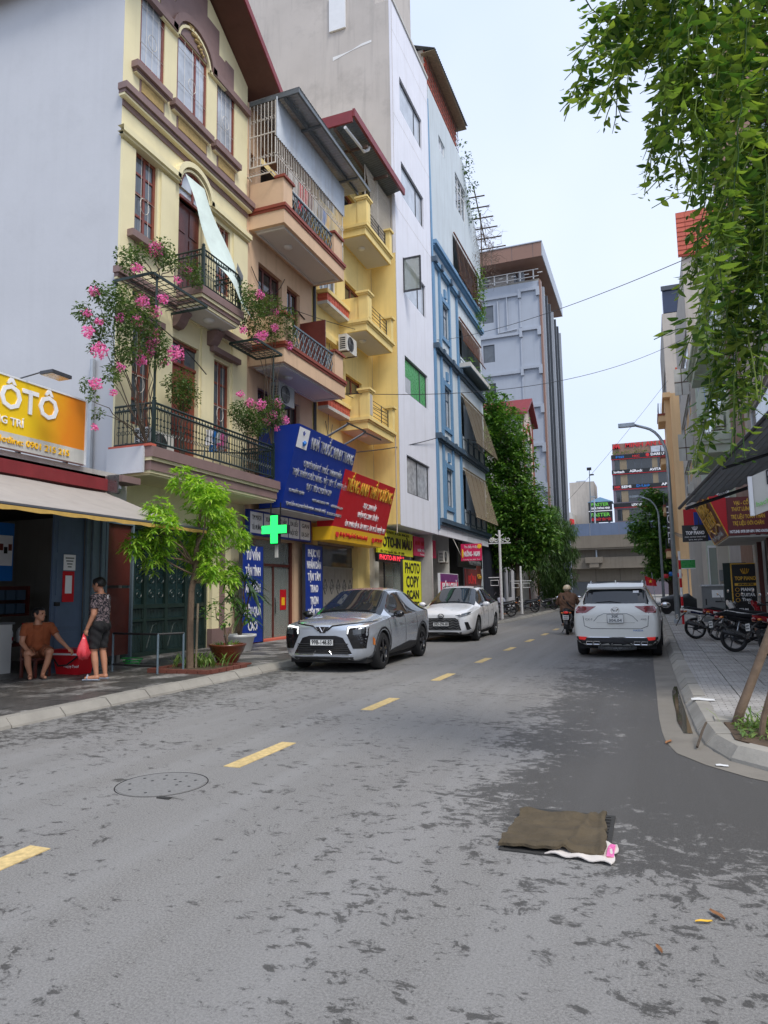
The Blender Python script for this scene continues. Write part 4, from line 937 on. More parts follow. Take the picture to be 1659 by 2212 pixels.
# grey folding gate of the cream house
mat('gate_silver', rgb(150,146,140), .5, .12, 3, metal=.2)
GT = mbx('folding_gate', M['gate_silver'], Hc, [(22.32,25.74,3.3,3.44,-.2,-.1),(22.32,25.74,2.42,2.5,-.2,-.12)] , T)
for k in range(6):
    u = 22.34+.567*k; P_ = mbx('gate_leaf', M['gate_silver'], GT, [(u,u+.55,.14,2.42,-.2,-.15)], T)
mbx('gate_transom', M['glass_grey'], GT, [(22.34,25.72,2.5,3.3,-.19,-.17)], T)
for k in range(6):
    u = 22.615+.567*k; b = MB(T)
    for v in (.9,1.75): b.tube([(u-.18,v,-.14),(u,v+.28,-.14),(u+.18,v,-.14),(u,v-.28,-.14),(u-.18,v,-.14)], .012, 4); b.tube([(u+.08*math.cos(a*.785),v+.08*math.sin(a*.785),-.14) for a in range(9)], .01, 4)
    b.build('gate_ornament', M['alu_dark'], GT)
mbx('pillar', M['cream_wall'], Hc, [(25.75,27.0,.1,4.4,0,.08)], T); mbx('pillar', M['dirty_white'], Hc, [(27.0,27.5,.1,4.3,.0,.3)], T)
# ================================================================== tall white building
W = -9.9; TW = TX(W)
Hw = thing('white_building', 'tall narrow white building with dark-framed ribbon windows', 'building', (W,30.6,.1))
tops = (7.6,12.18,16.86,21.6,25.9); OPS = [(28.78,32.2,z-1.72,z) for z in tops]
b = MB(TW); facade(b, 27.85, 33.36, 4.4, 29.1, OPS, .25); b.build('front_wall', M['white_wall'], Hw)
b = MB(); b.box(-25,W-.002,27.80,27.849,4.4,29.1); b.box(-25,W-.26,33.3,33.36,4.4,29.1); b.box(-25,W-.26,27.86,33.29,28.9,29.05); b.box(-25,-10.7,27.81,33.2,29.1,37); b.build('flank_wall', M['beige_plaster'], Hw)
mbx('flank_paint', M['cream_wall'], Hw, [(F+.02,W-.01,27.79,27.799,4.4,16.6)])
mbx('white_edge', M['white_wall'], Hw, [(W-.12,W-.003,27.79,27.799,16.6,29.1)])
mbx('soffit', M['white_wall'], Hw, [(F,W-.001,27.86,33.35,4.36,4.4)])
mbx('parapet_cap', M['dirty_white'], Hw, [(27.82,33.4,29.1,29.25,-.3,.06)], TW)
b = MB(); b.grid([[(-10.9-.5*k, 27.79, 27.2-.08*k+.05*math.sin(k)), (-10.9-.5*k, 27.79, 27.32-.08*k+.05*math.sin(2*k))] for k in range(5)]); b.build('white_paint_streak', M['plain_white'], Hw)
b = MB(); b.box(-13.05,-12.2,27.70,27.79,28.35,30.2); b.build('flank_window', M['alu_white'], Hw)
for k, z in enumerate(tops):
    gm = (M['glass_curtain'], M['glass_pale'], M['glass_pale'], M['glass_pale'], M['glass_pale'])[k]
    window(Hw, TW, 28.78, 32.2, z-1.72, z, M['alu_dark'], gm, 2, 1, .07, -.12, us=[28.78, 31.2, 32.2] if k else [28.78,30.5,32.2])
mat('green_film', rgb(40,150,66), .3, .15, 3, spec=.6)
mbx('green_film', M['green_film'], Hw, [(28.86,31.14,11.3,12.1,-.122,-.118),(31.3,32.1,10.6,12.1,-.122,-.118),(29.9,31.14,10.6,11.3,-.122,-.118)], TW)
b = MB(TW); fr = [(28.82,15.2),(28.82,16.8)]; 
oc = thing('open_casement', 'dark-framed window sash standing open on the white building', 'window sash', (W,28.8,15.2))
b = MB(); 
for q in ((W-.02,W+.85,28.80,28.86,16.72,16.80),(W-.02,W+.85,28.80,28.86,15.16,15.24),(W-.02,W+.05,28.80,28.86,15.24,16.72),(W+.78,W+.85,28.80,28.86,15.24,16.72)): b.box(*q)
b.build('sash_frame', M['alu_dark'], oc); mbx('pane', M['shop_glass'], oc, [(W+.05,W+.78,28.825,28.835,15.24,16.72)])
mbx('panel_joint', M['warm_grey_wall'], Hw, [(27.86,33.35,z,z+.015,0,.003) for z in (18.9,23.4,27.6)], TW)
# recessed ground floor with two shops
G0 = F
mbx('ground_floor_wall', M['dirty_white'], Hw, [(G0-.4,G0-.3,27.5,33.4,.1,4.4),(G0-.3,W-.9,31.55,31.75,.1,4.36),(G0-.3,W-.3,33.2,33.36,.1,4.36)])
sh = mbx('roller_shutter', M['gate_silver'], Hw, [(27.55,28.9,.12,3.1,-.1,-.06)], T)
for k in range(24): mbx('slat', M['gate_silver'], sh, [(27.56,28.89,.14+.122*k,.245+.122*k,-.06,-.035)], T)
SG = mbx('shopfront', M['alu_dark'], Hw, [(28.95,29.02,.12,3.2,-.1,.0),(31.45,31.53,.12,3.2,-.1,.0),(31.8,31.87,.12,3.2,-.1,.0),(33.1,33.18,.12,3.2,-.1,.0),(28.95,33.18,3.2,3.28,-.1,.0)], T)
for q in ((29.02,30.2,.14,3.2),(30.25,31.45,.14,3.2),(31.87,32.5,.14,3.2),(32.52,33.1,.14,3.2)): mbx('pane', M['shop_glass'], SG, [(*q,-.06,-.05)], T)
ac_unit((W-.62,36.3,3.05), math.pi*.02, 'white air conditioner unit, upper of two under the blue building', s=1.1); ac_unit((W-.62,36.5,1.75), 0, 'white air conditioner unit, lower of two beside the magenta board', s=1.1)
# ================================================================== pale blue building
Hb = thing('blue_building', 'pale blue building with darker blue trim, bamboo blinds and a roof shed', 'building', (W,39,.1))
OPS = [(35.15,36.35,z0,z1) for z0, z1 in ((6.0,8.0),(10.3,12.5),(15.3,17.2))] + [(38.75,44.1,5.95,8.5),(38.75,44.1,10.3,12.95),(38.75,44.1,14.9,17.6),(37.9,44.1,19.95,22.5),(35.4,36.7,26.45,27.25),(38.9,41.4,24.8,27.1)]
b = MB(TW); facade(b, 33.4, 44.6, 4.95, 22.8, [q for q in OPS if q[3] < 22.8], .35)
facade(b, 33.4, 41.4, 22.8, 28.9, [q for q in OPS if q[3] > 22.9], .25); b.face([(41.4,22.8,0),(45.2,22.8,0),(45.2,24.9,0),(41.4,28.2,0)])
b.build('front_wall', M['pale_blue_wall'], Hb)
b = MB(); b.box(-25,W-.36,33.42,33.5,4.95,28.9); b.box(-25,W-.36,44.5,44.6,.1,22.8); b.box(-25,W-.3,45.1,45.2,19,24.9); b.box(-25,W-.36,33.5,44.5,22.7,22.8); b.box(-25,W-.36,33.5,41.3,28.7,28.85); b.build('flank_wall', M['pale_blue_wall'], Hb)
mbx('soffit', M['white_wall'], Hb, [(F,W-.001,33.42,44.55,4.88,4.94)])
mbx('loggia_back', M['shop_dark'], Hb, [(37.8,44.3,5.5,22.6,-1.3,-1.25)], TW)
for q in OPS[:3]: window(Hb, TW, *q, M['navy_trim'], M['glass_curtain'], 2, 2, .08, -.1, vs=[q[2], q[2]+(q[3]-q[2])*.72, q[3]])
window(Hb, TW, *OPS[7], M['alu_white'], M['glass_pale'], 2, 1, .07, -.1); window(Hb, TW, *OPS[8], M['alu_white'], M['glass_grey'], 3, 2, .09, -.1, vs=[24.8,26.4,27.1])
for u in (33.5,34.62,36.5,38.2):
    mbx('pilaster', M['blue_trim'], Hb, [(u-.13,u+.13,4.95,18.75,0,.1)], TW)
for z, m_, c in ((19.75,'blue_trim',.3),(18.75,'blue_trim',.22),(14.05,'navy_trim',.25),(9.3,'navy_trim',.25),(4.97,'navy_trim',.28)):
    mbx('string_course', M[m_], Hb, [(33.42,44.75,z,z+.22,.0,c),(33.44,44.72,z-.1,z,.0,c*.6)], TW)
for z in (14.05,9.3,18.75):
    for u in (33.5,34.62,36.5,38.2): mbx('boss', M['navy_trim'], Hb, [(u-.16,u+.16,z-.02,z+.26,.0,.3)], TW)
for z0, z1 in ((6.0,8.0),(10.3,12.5),(15.3,17.2)):
    mbx('window_surround', M['blue_trim'], Hb, [(34.85,35.1,z0-.25,z1+.4,0,.07),(36.4,36.5,z0-.25,z1+.4,0,.07),(35.1,36.4,z1+.05,z1+.3,0,.09),(35.1,36.4,z0-.25,z0-.02,0,.09)], TW); mbx('keystone', M['blue_trim'], Hb, [(35.55,35.9,z1+.42,z1+.9,0,.1)], TW)
for z in (9.55,5.25,14.35):
    for k in range(4 if z != 14.35 else 3):
        u = 38.55+1.42*k; pn = mbx('parapet_panel', M['pale_blue_wall'], Hb, [(u,u+1.3,z,z+.95,.02,.06)], TW); b = MB(TW); q = [(u+.22,z+.15),(u+1.08,z+.15),(u+1.18,z+.28),(u+1.18,z+.67),(u+1.08,z+.8),(u+.22,z+.8),(u+.12,z+.67),(u+.12,z+.28)]; b.tube([(a,c,.065) for a, c in q+[q[0]]], .022, 4); b.build('panel_moulding', M['navy_trim'], pn)
    for k in range(5): mbx('parapet_post', M['navy_trim'], Hb, [(38.43+1.42*k,38.55+1.42*k,z-.02,z+1.0,.0,.1)], TW)
mbx('base_band', M['white_wall'], Hb, [(33.42,44.6,4.35,4.95,-.1,.06)], TW); mbx('base_moulding', M['navy_trim'], Hb, [(33.42,44.66,4.84,4.96,.06,.2)], TW)
def blind(u0, u1, z0, z1, c0, c1, mt, n, label, ragged=0):
    """roller blind of split canes hanging out from the wall"""
    t_ = thing('bamboo_blind', label, 'blind', (W+c0, (u0+u1)/2, z0), 'bamboo blinds on the blue building')
    for k in range(n):
        a, a2 = k/n, (k+.82)/n; rg = ragged*rnd.random()*max(0, a-.7)
        b = MB(TW); b.face([(u0+.0,z1-(z1-z0)*a,c0+(c1-c0)*a),(u1+(.35*a if c1 > c0+.3 else 0)-rg,z1-(z1-z0)*a,c0+(c1-c0)*a),(u1+(.35*a2 if c1 > c0+.3 else 0)-rg,z1-(z1-z0)*a2,c0+(c1-c0)*a2+.02),(u0,z1-(z1-z0)*a2,c0+(c1-c0)*a2+.02)])
        b.build('cane_strip', mt, t_)
    b = MB(TW); b.tube([(u0-.05,z1+.02,c0),(u1+.05,z1+.02,c0)], .05, 6); b.tube([(u0,z0,c1),(u1+.3,z0,c1)], .035, 6); b.build('roller', mt, t_)
    for k in range(5):
        u = u0+(u1-u0)*(k+.3)/5; b = MB(TW); b.tube([(u,z1,c0+.03),(u+.1,z0-.4,c1+.05)], .01, 4); b.build('cord', M['bare_twig'], t_)
blind(38.6,44.2,10.0,12.95,.1,.9,M['bamboo'],40,'grey bamboo blind swung out above the lower parapet panels'); blind(38.6,44.2,5.7,8.55,.1,.75,M['bamboo'],36,'lowest grey bamboo blind just above the shop signs')
blind(38.6,44.1,16.2,17.6,.1,.3,M['bamboo_red'],18,'short reddish bamboo blind over the planted ledge',.6); blind(37.9,44.2,20.0,22.55,.1,.35,M['bamboo_red'],34,'reddish bamboo blind at the top loggia',.6)
# planted ledge, planters
t_ = thing('planter_ledge', 'long planter shelf with trailing plants on the blue building', 'planter', (W+.4,41,14.4)); mbx('shelf', M['dirty_white'], t_, [(38.3,43.6,14.5,14.75,.1,.75)], TW); b = MB(TW)
for k in range(30): b.box(38.3+.178*k,38.36+.178*k,14.44,14.5,.1,.75)
b.build('shelf_slat', M['grey_iron'], t_)
b = MB(); leaf_cloud(b, [(W+.5,38.8+.6*k,14.95+.2*math.sin(k*2),.22) for k in range(9)] + [(W+.6,43.2,15.0,.5),(W+.6,43.3,14.3,.4),(W+.6,43.1,13.7,.25)], 300, .2); b.build('foliage', M['leaf_mid'], t_, kind='stuff')
t_ = thing('climbing_plant', 'dark creeper hanging at the far end of the top loggia', 'plant', (W+.3,43.8,19.3)); b = MB(); leaf_cloud(b, [(W+.3,43.4+.2*math.sin(k),22.6-.3*k,.42) for k in range(13)] + [(W+.3,42.4,20.4,.4),(W+.4,41.6,20.2,.35)], 260, .2); b.build('foliage', M['leaf_mid'], t_, kind='stuff')
t_ = thing('climbing_plant', 'dark shrub clinging to the roof edge of the blue building', 'plant', (W+.2,40.6,26)); b = MB(); leaf_cloud(b, [(W+.1,40.7,30.1,.25),(W+.2,41.0,29.2,.4),(W+.2,41.1,28.4,.5),(W+.2,41.5,27.6,.55),(W+.2,41.8,26.6,.55),(W+.2,42.2,25.8,.5)], 240, .22); b.build('foliage', M['leaf_dark'], t_, kind='stuff')
# roof shed: brick wall behind a grid, tin roof
SH = mbx('roof_shed', M['warm_grey_wall'], Hb, [(33.45,40.0,28.85,31.0,-1.6,-.2)], TW)
brm = MB(); brm.box(0,.42,0,.17,0,.05); brme = brm.mesh('brick'); brme.materials.append(M['terracotta'])
for r_ in range(11):
    for k in range(14):
        inst('brick', brme, SH, (W-.2, 33.5+.455*k+(.22 if r_ % 2 else 0), 28.95+.185*r_), (math.pi/2,0,math.pi/2))
b = MB(TW)
for k in range(16): b.tube([(33.6+.42*k,28.9,.0),(33.6+.42*k,31,.0)], .015, 4)
for k in range(7): b.tube([(33.5,29.0+.32*k,.0),(40,29.0+.32*k,.0)], .015, 4)
b.build('grille', M['rusty_iron'], SH)
b = MB(); corrugated(b, (W-2.2,33.2,31.9), (W-2.2,40.4,31.7), (W+.55,33.2,30.7), (W+.55,40.4,30.9), .2, .03); b.build('shed_roof', M['tin_dark'], SH)
mbx('shed_roof_lining', M['bamboo'], SH, [(33.25,40.3,30.62,30.66,-.3,.5)], TW)
# pergola with bare creepers
t_ = thing('pergola', 'roof pergola of bare poles tangled with leafless creepers', 'pergola', (W,43.5,24.9))
for k in range(6):
    b = MB(); y = 42.4+.95*k*.6; z = 27.3-.45*k; b.tube([(W-.8,y,z),(W+1.0+.15*k,y+.3,z+.1)], .045, 6); b.build('beam', M['bark_dark'], t_)
b = MB(); b.tube([(W+.35,42.3,28.0),(W+.45,45.2,25.2)], .04, 6); b.build('beam', M['bark_dark'], t_); b = MB(); b.tube([(W+.4,44.0,22.5),(W+.4,44.0,27.0)], .04, 6); b.build('beam', M['bark_dark'], t_)
b = MB()
for k in range(150):
    p = Vector((W+rnd.uniform(.0,1.2), rnd.uniform(42.6,46.2), 0)); p.z = rnd.uniform(22.8,26.4)+.3*(44-p.y)*.4; P = [p]; d = Vector((rnd.gauss(0,1), rnd.gauss(0,1), rnd.gauss(-.3,1))).normalized()
    for q in range(6): d = (d + Vector((rnd.gauss(0,.7), rnd.gauss(0,.7), rnd.gauss(-.1,.6)))).normalized(); P.append(P[-1]+d*.2)
    b.tube(P, [.016-.0018*q for q in range(7)], 3, cap=False)
b.build('creeper', M['bare_twig'], t_, kind='stuff')
b = MB(); b.tube([(W+.05,33.42,4.6),(W+.05,33.42,19.5),(W-.02,33.42,28)], .06, 8); tag(b.build('drain_pipe', M['blue_trim']), 'tall blue drain pipe between the white and blue buildings', 'pipe')
# ground floor under the blue building
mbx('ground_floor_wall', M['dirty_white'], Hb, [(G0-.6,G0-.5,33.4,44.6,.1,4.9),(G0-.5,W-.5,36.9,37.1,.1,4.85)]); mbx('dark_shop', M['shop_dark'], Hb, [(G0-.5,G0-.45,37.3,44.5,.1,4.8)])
mbx('blue_flank', M['pale_blue_wall'], Hb, [(-25,W-.3,44.61,44.65,4.9,22.7)])
# ================================================================== low shop on the far left
SX = -10.6; TS = TX(SX)
Sh = thing('low_shop', 'open-fronted single-storey shop with blue folding doors', 'shop', (SX,9,.1))
mbx('room_wall', M['grey_concrete'], Sh, [(-14.6,-14.5,3,12.0,.1,3.9),(-14.5,SX-.1,11.94,12.04,.1,3.9),(-14.5,SX,3,3.1,.1,3.9)])
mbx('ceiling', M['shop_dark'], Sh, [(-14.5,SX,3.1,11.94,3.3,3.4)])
mbx('upper_front', M['dirty_white'], Sh, [(3,12.0,3.4,4.12,-.12,.0)], TS)
mbx('red_beam', M['red_roof'], Sh, [(3,11.25,3.66,3.9,.0,.3)], TS)
mbx('flat_roof', M['grey_concrete'], Sh, [(-14.6,SX,3,12.03,3.9,4.02)])
mat('door_blue', rgb(86,104,128), .5, .12, 3, streak=.25)
for k, (u0, u1, c) in enumerate(((9.92,10.66,.16),(10.68,10.78,.22),(10.80,10.90,.26),(10.92,11.02,.22),(11.04,11.14,.26))):
    d = mbx('folding_leaf', M['door_blue'] if k == 0 else M['grey_iron'], Sh, [(u0,u1,.12,3.12,c-.05,c)], TS)
    if k == 0:
        for z0, z1 in ((.25,.85),(.95,1.35),(1.55,2.2),(2.35,2.95)): mbx('leaf_panel', M['door_blue'], d, [(10.0,10.58,z0,z1,c,c+.015)], TS)
        mbx('bolt', M['black_iron'], d, [(9.97,10.08,1.35,1.42,c+.0,c+.04)], TS)
dr = mbx('side_door', M['grey_iron'], Sh, [(11.2,11.26,.12,3.1,.1,.22),(11.98,12.03,.12,3.1,.1,.22),(11.26,11.98,3.02,3.1,.1,.22)], TS)
mbx('door_panel', M['wood_dark'], dr, [(11.26,11.98,.3,1.68,.12,.16)], TS); mbx('door_panel', M['wood_dark'], dr, [(11.26,11.98,1.74,3.02,.12,.16)], TS)
# posters on the folding door (the code square itself is left blank)
t_ = mbx('poster', M['sign_red'], None, [(10.14,10.42,1.42,2.0,.178,.184)], TS); tag(t_, 'red payment poster with a blank white card on the blue door', 'poster'); mbx('white_card', M['letter_white'], t_, [(10.20,10.36,1.58,1.92,.184,.188)], TS)
t_ = mbx('notice', M['letter_white'], None, [(10.15,10.44,2.02,2.32,.178,.183)], TS); tag(t_, 'white paper notice taped above the red poster', 'notice')
for k in range(4): mbx('print_line', M['grey_plastic'], t_, [(10.19+.02*k,10.40-.02*k,2.24-.055*k,2.265-.055*k,.183,.186)], TS)
t_ = mbx('poster', M['letter_blue'], None, [(-12.0,-11.95,9.75,10.35,1.85,3.0)]); tag(t_, 'tall blue product poster hanging inside the low shop', 'poster')
mbx('poster_white', M['letter_white'], t_, [(-11.948,-11.944,9.78,10.32,2.15,2.75)])
for k in range(5): mbx('poster_picture', M['letter_black'] if k % 2 else M['wood_red'], t_, [(-11.942,-11.938,9.82+.1*k,9.90+.1*k,2.45-.06*(k % 2),2.58-.06*(k % 2))])
# grey awning reaching over the pavement
b = MB()
n, mm = 16, 9; top = []
for i in range(mm):
    v = i/(mm-1); row = []
    for k in range(n):
        y = 3.0 + (11.15-3.0)*k/(n-1) + .1*v*(k == n-1); x = SX+.25 + (2.35)*v; z = 3.62 - (.86)*v - .05*math.sin(math.pi*v) + .008*math.sin(k*1.3)
        row.append((x, y, z))
    top.append(row)
b.grid(top); b.grid([[(p[0],p[1],p[2]-.012) for p in r][::-1] for r in top]); aw = b.build('awning', M['canvas_grey'], smooth=True); tag(aw, 'grey fabric awning sloping out over the left pavement', 'awning')
mat('valance', rgb(196,160,84), .85, .15, 6)
b = MB(); b.grid([[(SX+2.61, 3.0+8.26*k/40, 2.75-.02*j-.05*j*(.8+.2*math.sin(k*2.2))) for k in range(41)] for j in range(2)]); b.build('valance', M['valance'], aw)
b = MB(); b.tube([(SX+2.58,2.9,2.76),(SX+2.58,11.27,2.76)], .035, 8); b.build('front_bar', M['alu_dark'], aw); b = MB(); b.tube([(SX+.3,10.9,3.3),(SX+1.5,11.1,3.0),(SX+2.55,11.15,2.76)], .025, 6); b.build('arm', M['steel'], aw)
t_ = thing('awning_gear', 'steel awning winding gear on the end of the red beam', 'winding gear', (SX+.3,11.1,3.6)); b = MB(); b.lathe([(.1,-.06),(.1,.06)], (SX+.42,11.2,3.7), 12, axis='y'); b.build('drum', M['steel'], t_); b = MB(); b.box(SX+.28,SX+.55,11.1,11.14,3.6,3.98); b.build('plate', M['steel'], t_)
mbx('beam_end', M['mauve_trim'], None, [(SX-.1,SX+.45,11.35,11.9,3.88,4.02)]); tag(bpy.data.objects['beam_end'], 'short beam end poking out under the yellow house balcony', 'beam')
# yellow car-paint sign
t = NT('sign_yellow_orange'); sp = t.new('ShaderNodeSeparateXYZ'); t.l.new(t.tc.outputs['Object'], sp.inputs[0])
t.set(Base_Color=t.mix(t.ramp(t.math('ADD', t.math('MULTIPLY', sp.outputs[1], .9), t.math('MULTIPLY', t.noise(1.2, 3), .7)), (-.0, 0.), (.9, 1.)), rgb(236,196,24), rgb(226,134,28)), Roughness=.45)
YS = thing('shop_sign', 'yellow-orange sign with white OTO lettering above the low shop', 'sign', (SX+.1,9.6,4.14))
mbx('board', M['sign_yellow_orange'], YS, [(7.2,10.62,4.42,5.42,.0,.12)], TS); mbx('lower_strip', M['dirty_white'], YS, [(7.2,10.63,4.14,4.42,.0,.125)], TS)
mbx('frame', M['alu_white'], YS, [(10.62,10.66,4.12,5.44,.0,.14),(7.2,10.62,5.42,5.45,.0,.14)], TS)
yo = lambda u, v, c=.121: (SX+c, u, v)
text('ÔTÔ', .62, M['letter_white'], YS, yo(9.28,5.04), (0,1,0), (0,0,1), width=1.28, bold=.012)
text('TRANG TRÍ', .2, M['letter_white'], YS, yo(8.66,4.62), (0,1,0), (0,0,1), width=1.0)
text('- Hotline: 0901 215 215', .17, M['sign_yellow'], YS, yo(9.35,4.28,.126), (0,1,0), (0,0,1), width=1.75)
for u in (7.4,8.3,9.2,10.3): mbx('support', M['alu_dark'], YS, [(u,u+.06,3.9,4.2,-.1,-.02)], TS)
FLm = thing('flood_lamp', 'small flood lamp on an arm over the yellow sign', 'lamp', (SX+.2,9.0,5.44)); b = MB(); b.tube([(SX,9.15,5.5),(SX+.5,9.15,5.55),(SX+.75,9.2,5.5)], .014, 5); b.build('arm', M['alu_dark'], FLm)
b = MB(); b.box(SX+.62,SX+.92,9.02,9.46,5.46,5.52); b.build('lamp_head', M['alu_dark'], FLm); mbx('lens', M['letter_silver'], FLm, [(SX+.64,SX+.9,9.04,9.44,5.45,5.46)])
# inside the shop
C1 = thing('counter', 'low white counter inside the low shop', 'counter', (-11.3,8.7,.12)); mbx('front_panel', M['plain_white'], C1, [(-11.35,-11.28,7.6,9.82,.12,1.02)]); mbx('top', M['grey_plastic'], C1, [(-12.1,-11.26,7.6,9.86,1.02,1.06)]); mbx('end_panel', M['plain_white'], C1, [(-12.05,-11.35,9.75,9.82,.12,1.02)])
mat('pink_plastic', rgb(214,140,158), .5, .08, 5)
t_ = thing('laundry_basket', 'pink plastic basket on the white counter', 'basket', (-11.7,9.4,1.06)); b = MB(); b.lathe([(.20,0),(.25,.55),(.27,.56),(.27,.6),(.24,.6),(.19,.03)], (-11.7,9.4,1.07), 14); b.build('tub', M['pink_plastic'], t_); 
b = MB(); b.lathe([(.275,.56),(.285,.57),(.285,.63),(.27,.63)], (-11.7,9.4,1.07), 14); b.build('rim', M['letter_green'], t_)
for k in range(5):
    b = MB(); a = .1+.16*k; b.box(-11.7+.235*math.cos(a)-.012,-11.7+.235*math.cos(a)+.02,9.4-.3+.12*k-.015,9.4-.3+.12*k+.015,1.2,1.5); b.build('slot', M['wood_dark'], t_)
hx = thing('hexagonal_board', 'white hexagonal display board with dark swatches inside the shop', 'display board', (-12.3,8.9,1.6)); b = MB()
b.prisma([(0,0)]*0 or [( .62*math.sin(k*1.0472)+2.15, .62*math.cos(k*1.0472)) for k in range(6)], 0, .04); b.v = [(-12.3+v[0], 9.0+v[2], v[1]) for v in b.v]; b.build('board', M['letter_white'], hx)
b = MB(); b.prisma([( .68*math.sin(k*1.0472)+2.15, .68*math.cos(k*1.0472)) for k in range(6)], 0, .03); b.v = [(-12.32+v[0], 9.0+v[2], v[1]) for v in b.v]; b.build('rim', M['letter_blue'], hx)
for k in range(7):
    b = MB(); a = k*1.0472; r_ = 0 if k == 6 else .13; b.lathe([(.07,0),(.07,.015)], (-12.255,9.15+r_*math.cos(a),2.1+r_*math.sin(a)), 6, axis='x'); b.build('swatch', M['wood_dark'] if k < 6 else M['sign_red'], hx)
rk = thing('wall_rack', 'dark wall rack of small boxes inside the shop', 'rack', (-12.2,9.9,1.2))
mbx('rack_frame', M['wood_dark'], rk, [(-12.4,-12.0,9.7,9.74,1.15,1.75),(-12.4,-12.0,10.8,10.84,1.15,1.75),(-12.4,-12.0,9.74,10.8,1.15,1.18),(-12.4,-12.38,9.74,10.8,1.18,1.75)])
for k in range(8):
    y, z = 9.8+.25*(k % 4), 1.2+.27*(k//4); mbx('small_box', M['navy_trim'], rk, [(-12.3,-12.02,y,y+.2,z,z+.2)])
sf = thing('shelf', 'dark shelf of oil jugs behind the seated man', 'shelf', (-11.9,10,.12)); mbx('board', M['wood_dark'], sf, [(-12.3,-11.5,9.85,11.3,.58,.64)]); mbx('support', M['wood_dark'], sf, [(-12.3,-11.5,9.86,9.9,.12,.58)]); mbx('support', M['wood_dark'], sf, [(-12.3,-11.5,11.25,11.29,.12,.58)])
for k in range(3):
    x, y, z = -11.75, 10.08+.42*k, .64; t_ = thing('oil_jug', ('white oil jug, left one on the dark shelf','white oil jug, middle one on the dark shelf','white oil jug, right one on the dark shelf')[k], 'jug', (x,y,z), 'oil jugs on the shop shelf')
    b = MB(); b.lathe([(.13,0),(.135,.02),(.135,.2),(.11,.27),(.05,.31),(.05,.33)], (x,y,z), 12); b.build('body', M['letter_white'], t_, smooth=True)
    b = MB(); b.lathe([(.04,.33),(.04,.37)], (x,y,z), 10); b.build('cap', M['sign_red'], t_); b = MB(); b.tube([(x+.06,y,z+.3),(x+.12,y,z+.3),(x+.14,y,z+.2)], .018, 5); b.build('handle', M['letter_white'], t_); mbx('label_patch', M['sign_red'], t_, [(x+.125,x+.138,y-.06,y+.06,z+.05,z+.12)])
bk = mbx('brick_wall_panel', M['grey_concrete'], Sh, [(-14.49,-14.45,6,11.9,.1,3.3)])
fan = thing('wall_unit', 'long white wall unit high inside the shop', 'wall unit', (-14.3,9.6,2.4)); mbx('case', M['ac_white'], fan, [(-14.44,-14.2,9.0,10.2,2.4,2.7)]); mbx('louvre', M['grey_plastic'], fan, [(-14.2,-14.18,9.05,10.15,2.42,2.5)])
# ================================================================== signs of the pharmacy and the schools
def lean_board(name, label, u0, u1, z0, z1, x0, x1, mt, depth=.5, back=True):
    """box sign whose face leans out at the top; returns root and a mapper from board fractions to points on the face"""
    root = thing(name, label, 'sign', ((x0+x1)/2, (u0+u1)/2, z0))
    b = MB(); b.face([(x0,u0,z0),(x0,u1,z0),(x1,u1,z1),(x1,u0,z1)]); 
    b.face([(x0-depth,u0,z0),(x0,u0,z0),(x1,u0,z1),(x0-depth,u0,z1)]); b.face([(x0-depth,u1,z0),(x0,u1,z0),(x1,u1,z1),(x0-depth,u1,z1)]); b.face([(x0-depth,u0,z1),(x1,u0,z1),(x1,u1,z1),(x0-depth,u1,z1)])
    b.build('board', mt, root)
    up = Vector((x1-x0, 0, z1-z0)); 
    nrm = Vector((0,1,0)).cross(up.normalized())
    def at(s, t): return Vector((x0, u0, z0)) + Vector((0, (u1-u0)*s, 0)) + up*t + nrm*.004
    return root, at, (0,1,0), up
PS, at, U, V_ = lean_board('pharmacy_sign', 'big blue pharmacy sign leaning out with silver lettering', 17.66, 21.85, 4.02, 6.45, -9.96, -9.36, M['sign_blue'], .75)
text('NHÀ THUỐC MINH TRANG', .5, M['letter_silver'], PS, at(.60,.83), U, V_, width=3.15, ext=.012, bold=.004)
text('CHUYÊN BÁN LẺ THUỐC THÀNH PHẨM', .27, M['letter_silver'], PS, at(.5,.57), U, V_, width=2.7, ext=.008)
text('THỰC PHẨM CHỨC NĂNG - VẬT TƯ Y TẾ - MỸ PHẨM', .28, M['letter_silver'], PS, at(.5,.44), U, V_, width=3.85, ext=.008)
text('ĐẠT TIÊU CHUẨN GPP', .27, M['letter_silver'], PS, at(.5,.31), U, V_, width=1.75, ext=.008)
text('DS. NGUYỄN THỊ VÂN', .13, M['letter_silver'], PS, at(.16,.22), U, V_, width=.9, ext=.012); text('GPKD: 42C8.008039 - HN', .12, M['letter_silver'], PS, at(.56,.17), U, V_, width=1.15, ext=.012); text('GIỜ MỞ CỬA: 08H00 - 22H30', .11, M['letter_silver'], PS, at(.86,.155), U, V_, width=.9, ext=.012)
text('ĐỊA CHỈ: SỐ 10 - NGÕ 214 NGUYỄN XIỂN - HẠ ĐÌNH - THANH XUÂN - HÀ NỘI', .13, M['letter_silver'], PS, at(.36,.06), U, V_, width=2.6, ext=.012); text('ĐT: 0243 204 725 - 0902 296 795', .13, M['letter_silver'], PS, at(.84,.05), U, V_, width=1.1, ext=.012)
def quad_on(parent, at, s0, s1, t0, t1, mt, name, off=.006):
    n = Vector((0,1,0)).cross(Vector(V_).normalized()); b = MB(); b.face([tuple(at(s,t)+n*off) for s,t in ((s0,t0),(s1,t0),(s1,t1),(s0,t1))]); return b.build(name, mt, parent)
quad_on(PS, at, .012, .17, .73, .97, M['letter_white'], 'logo_plate')
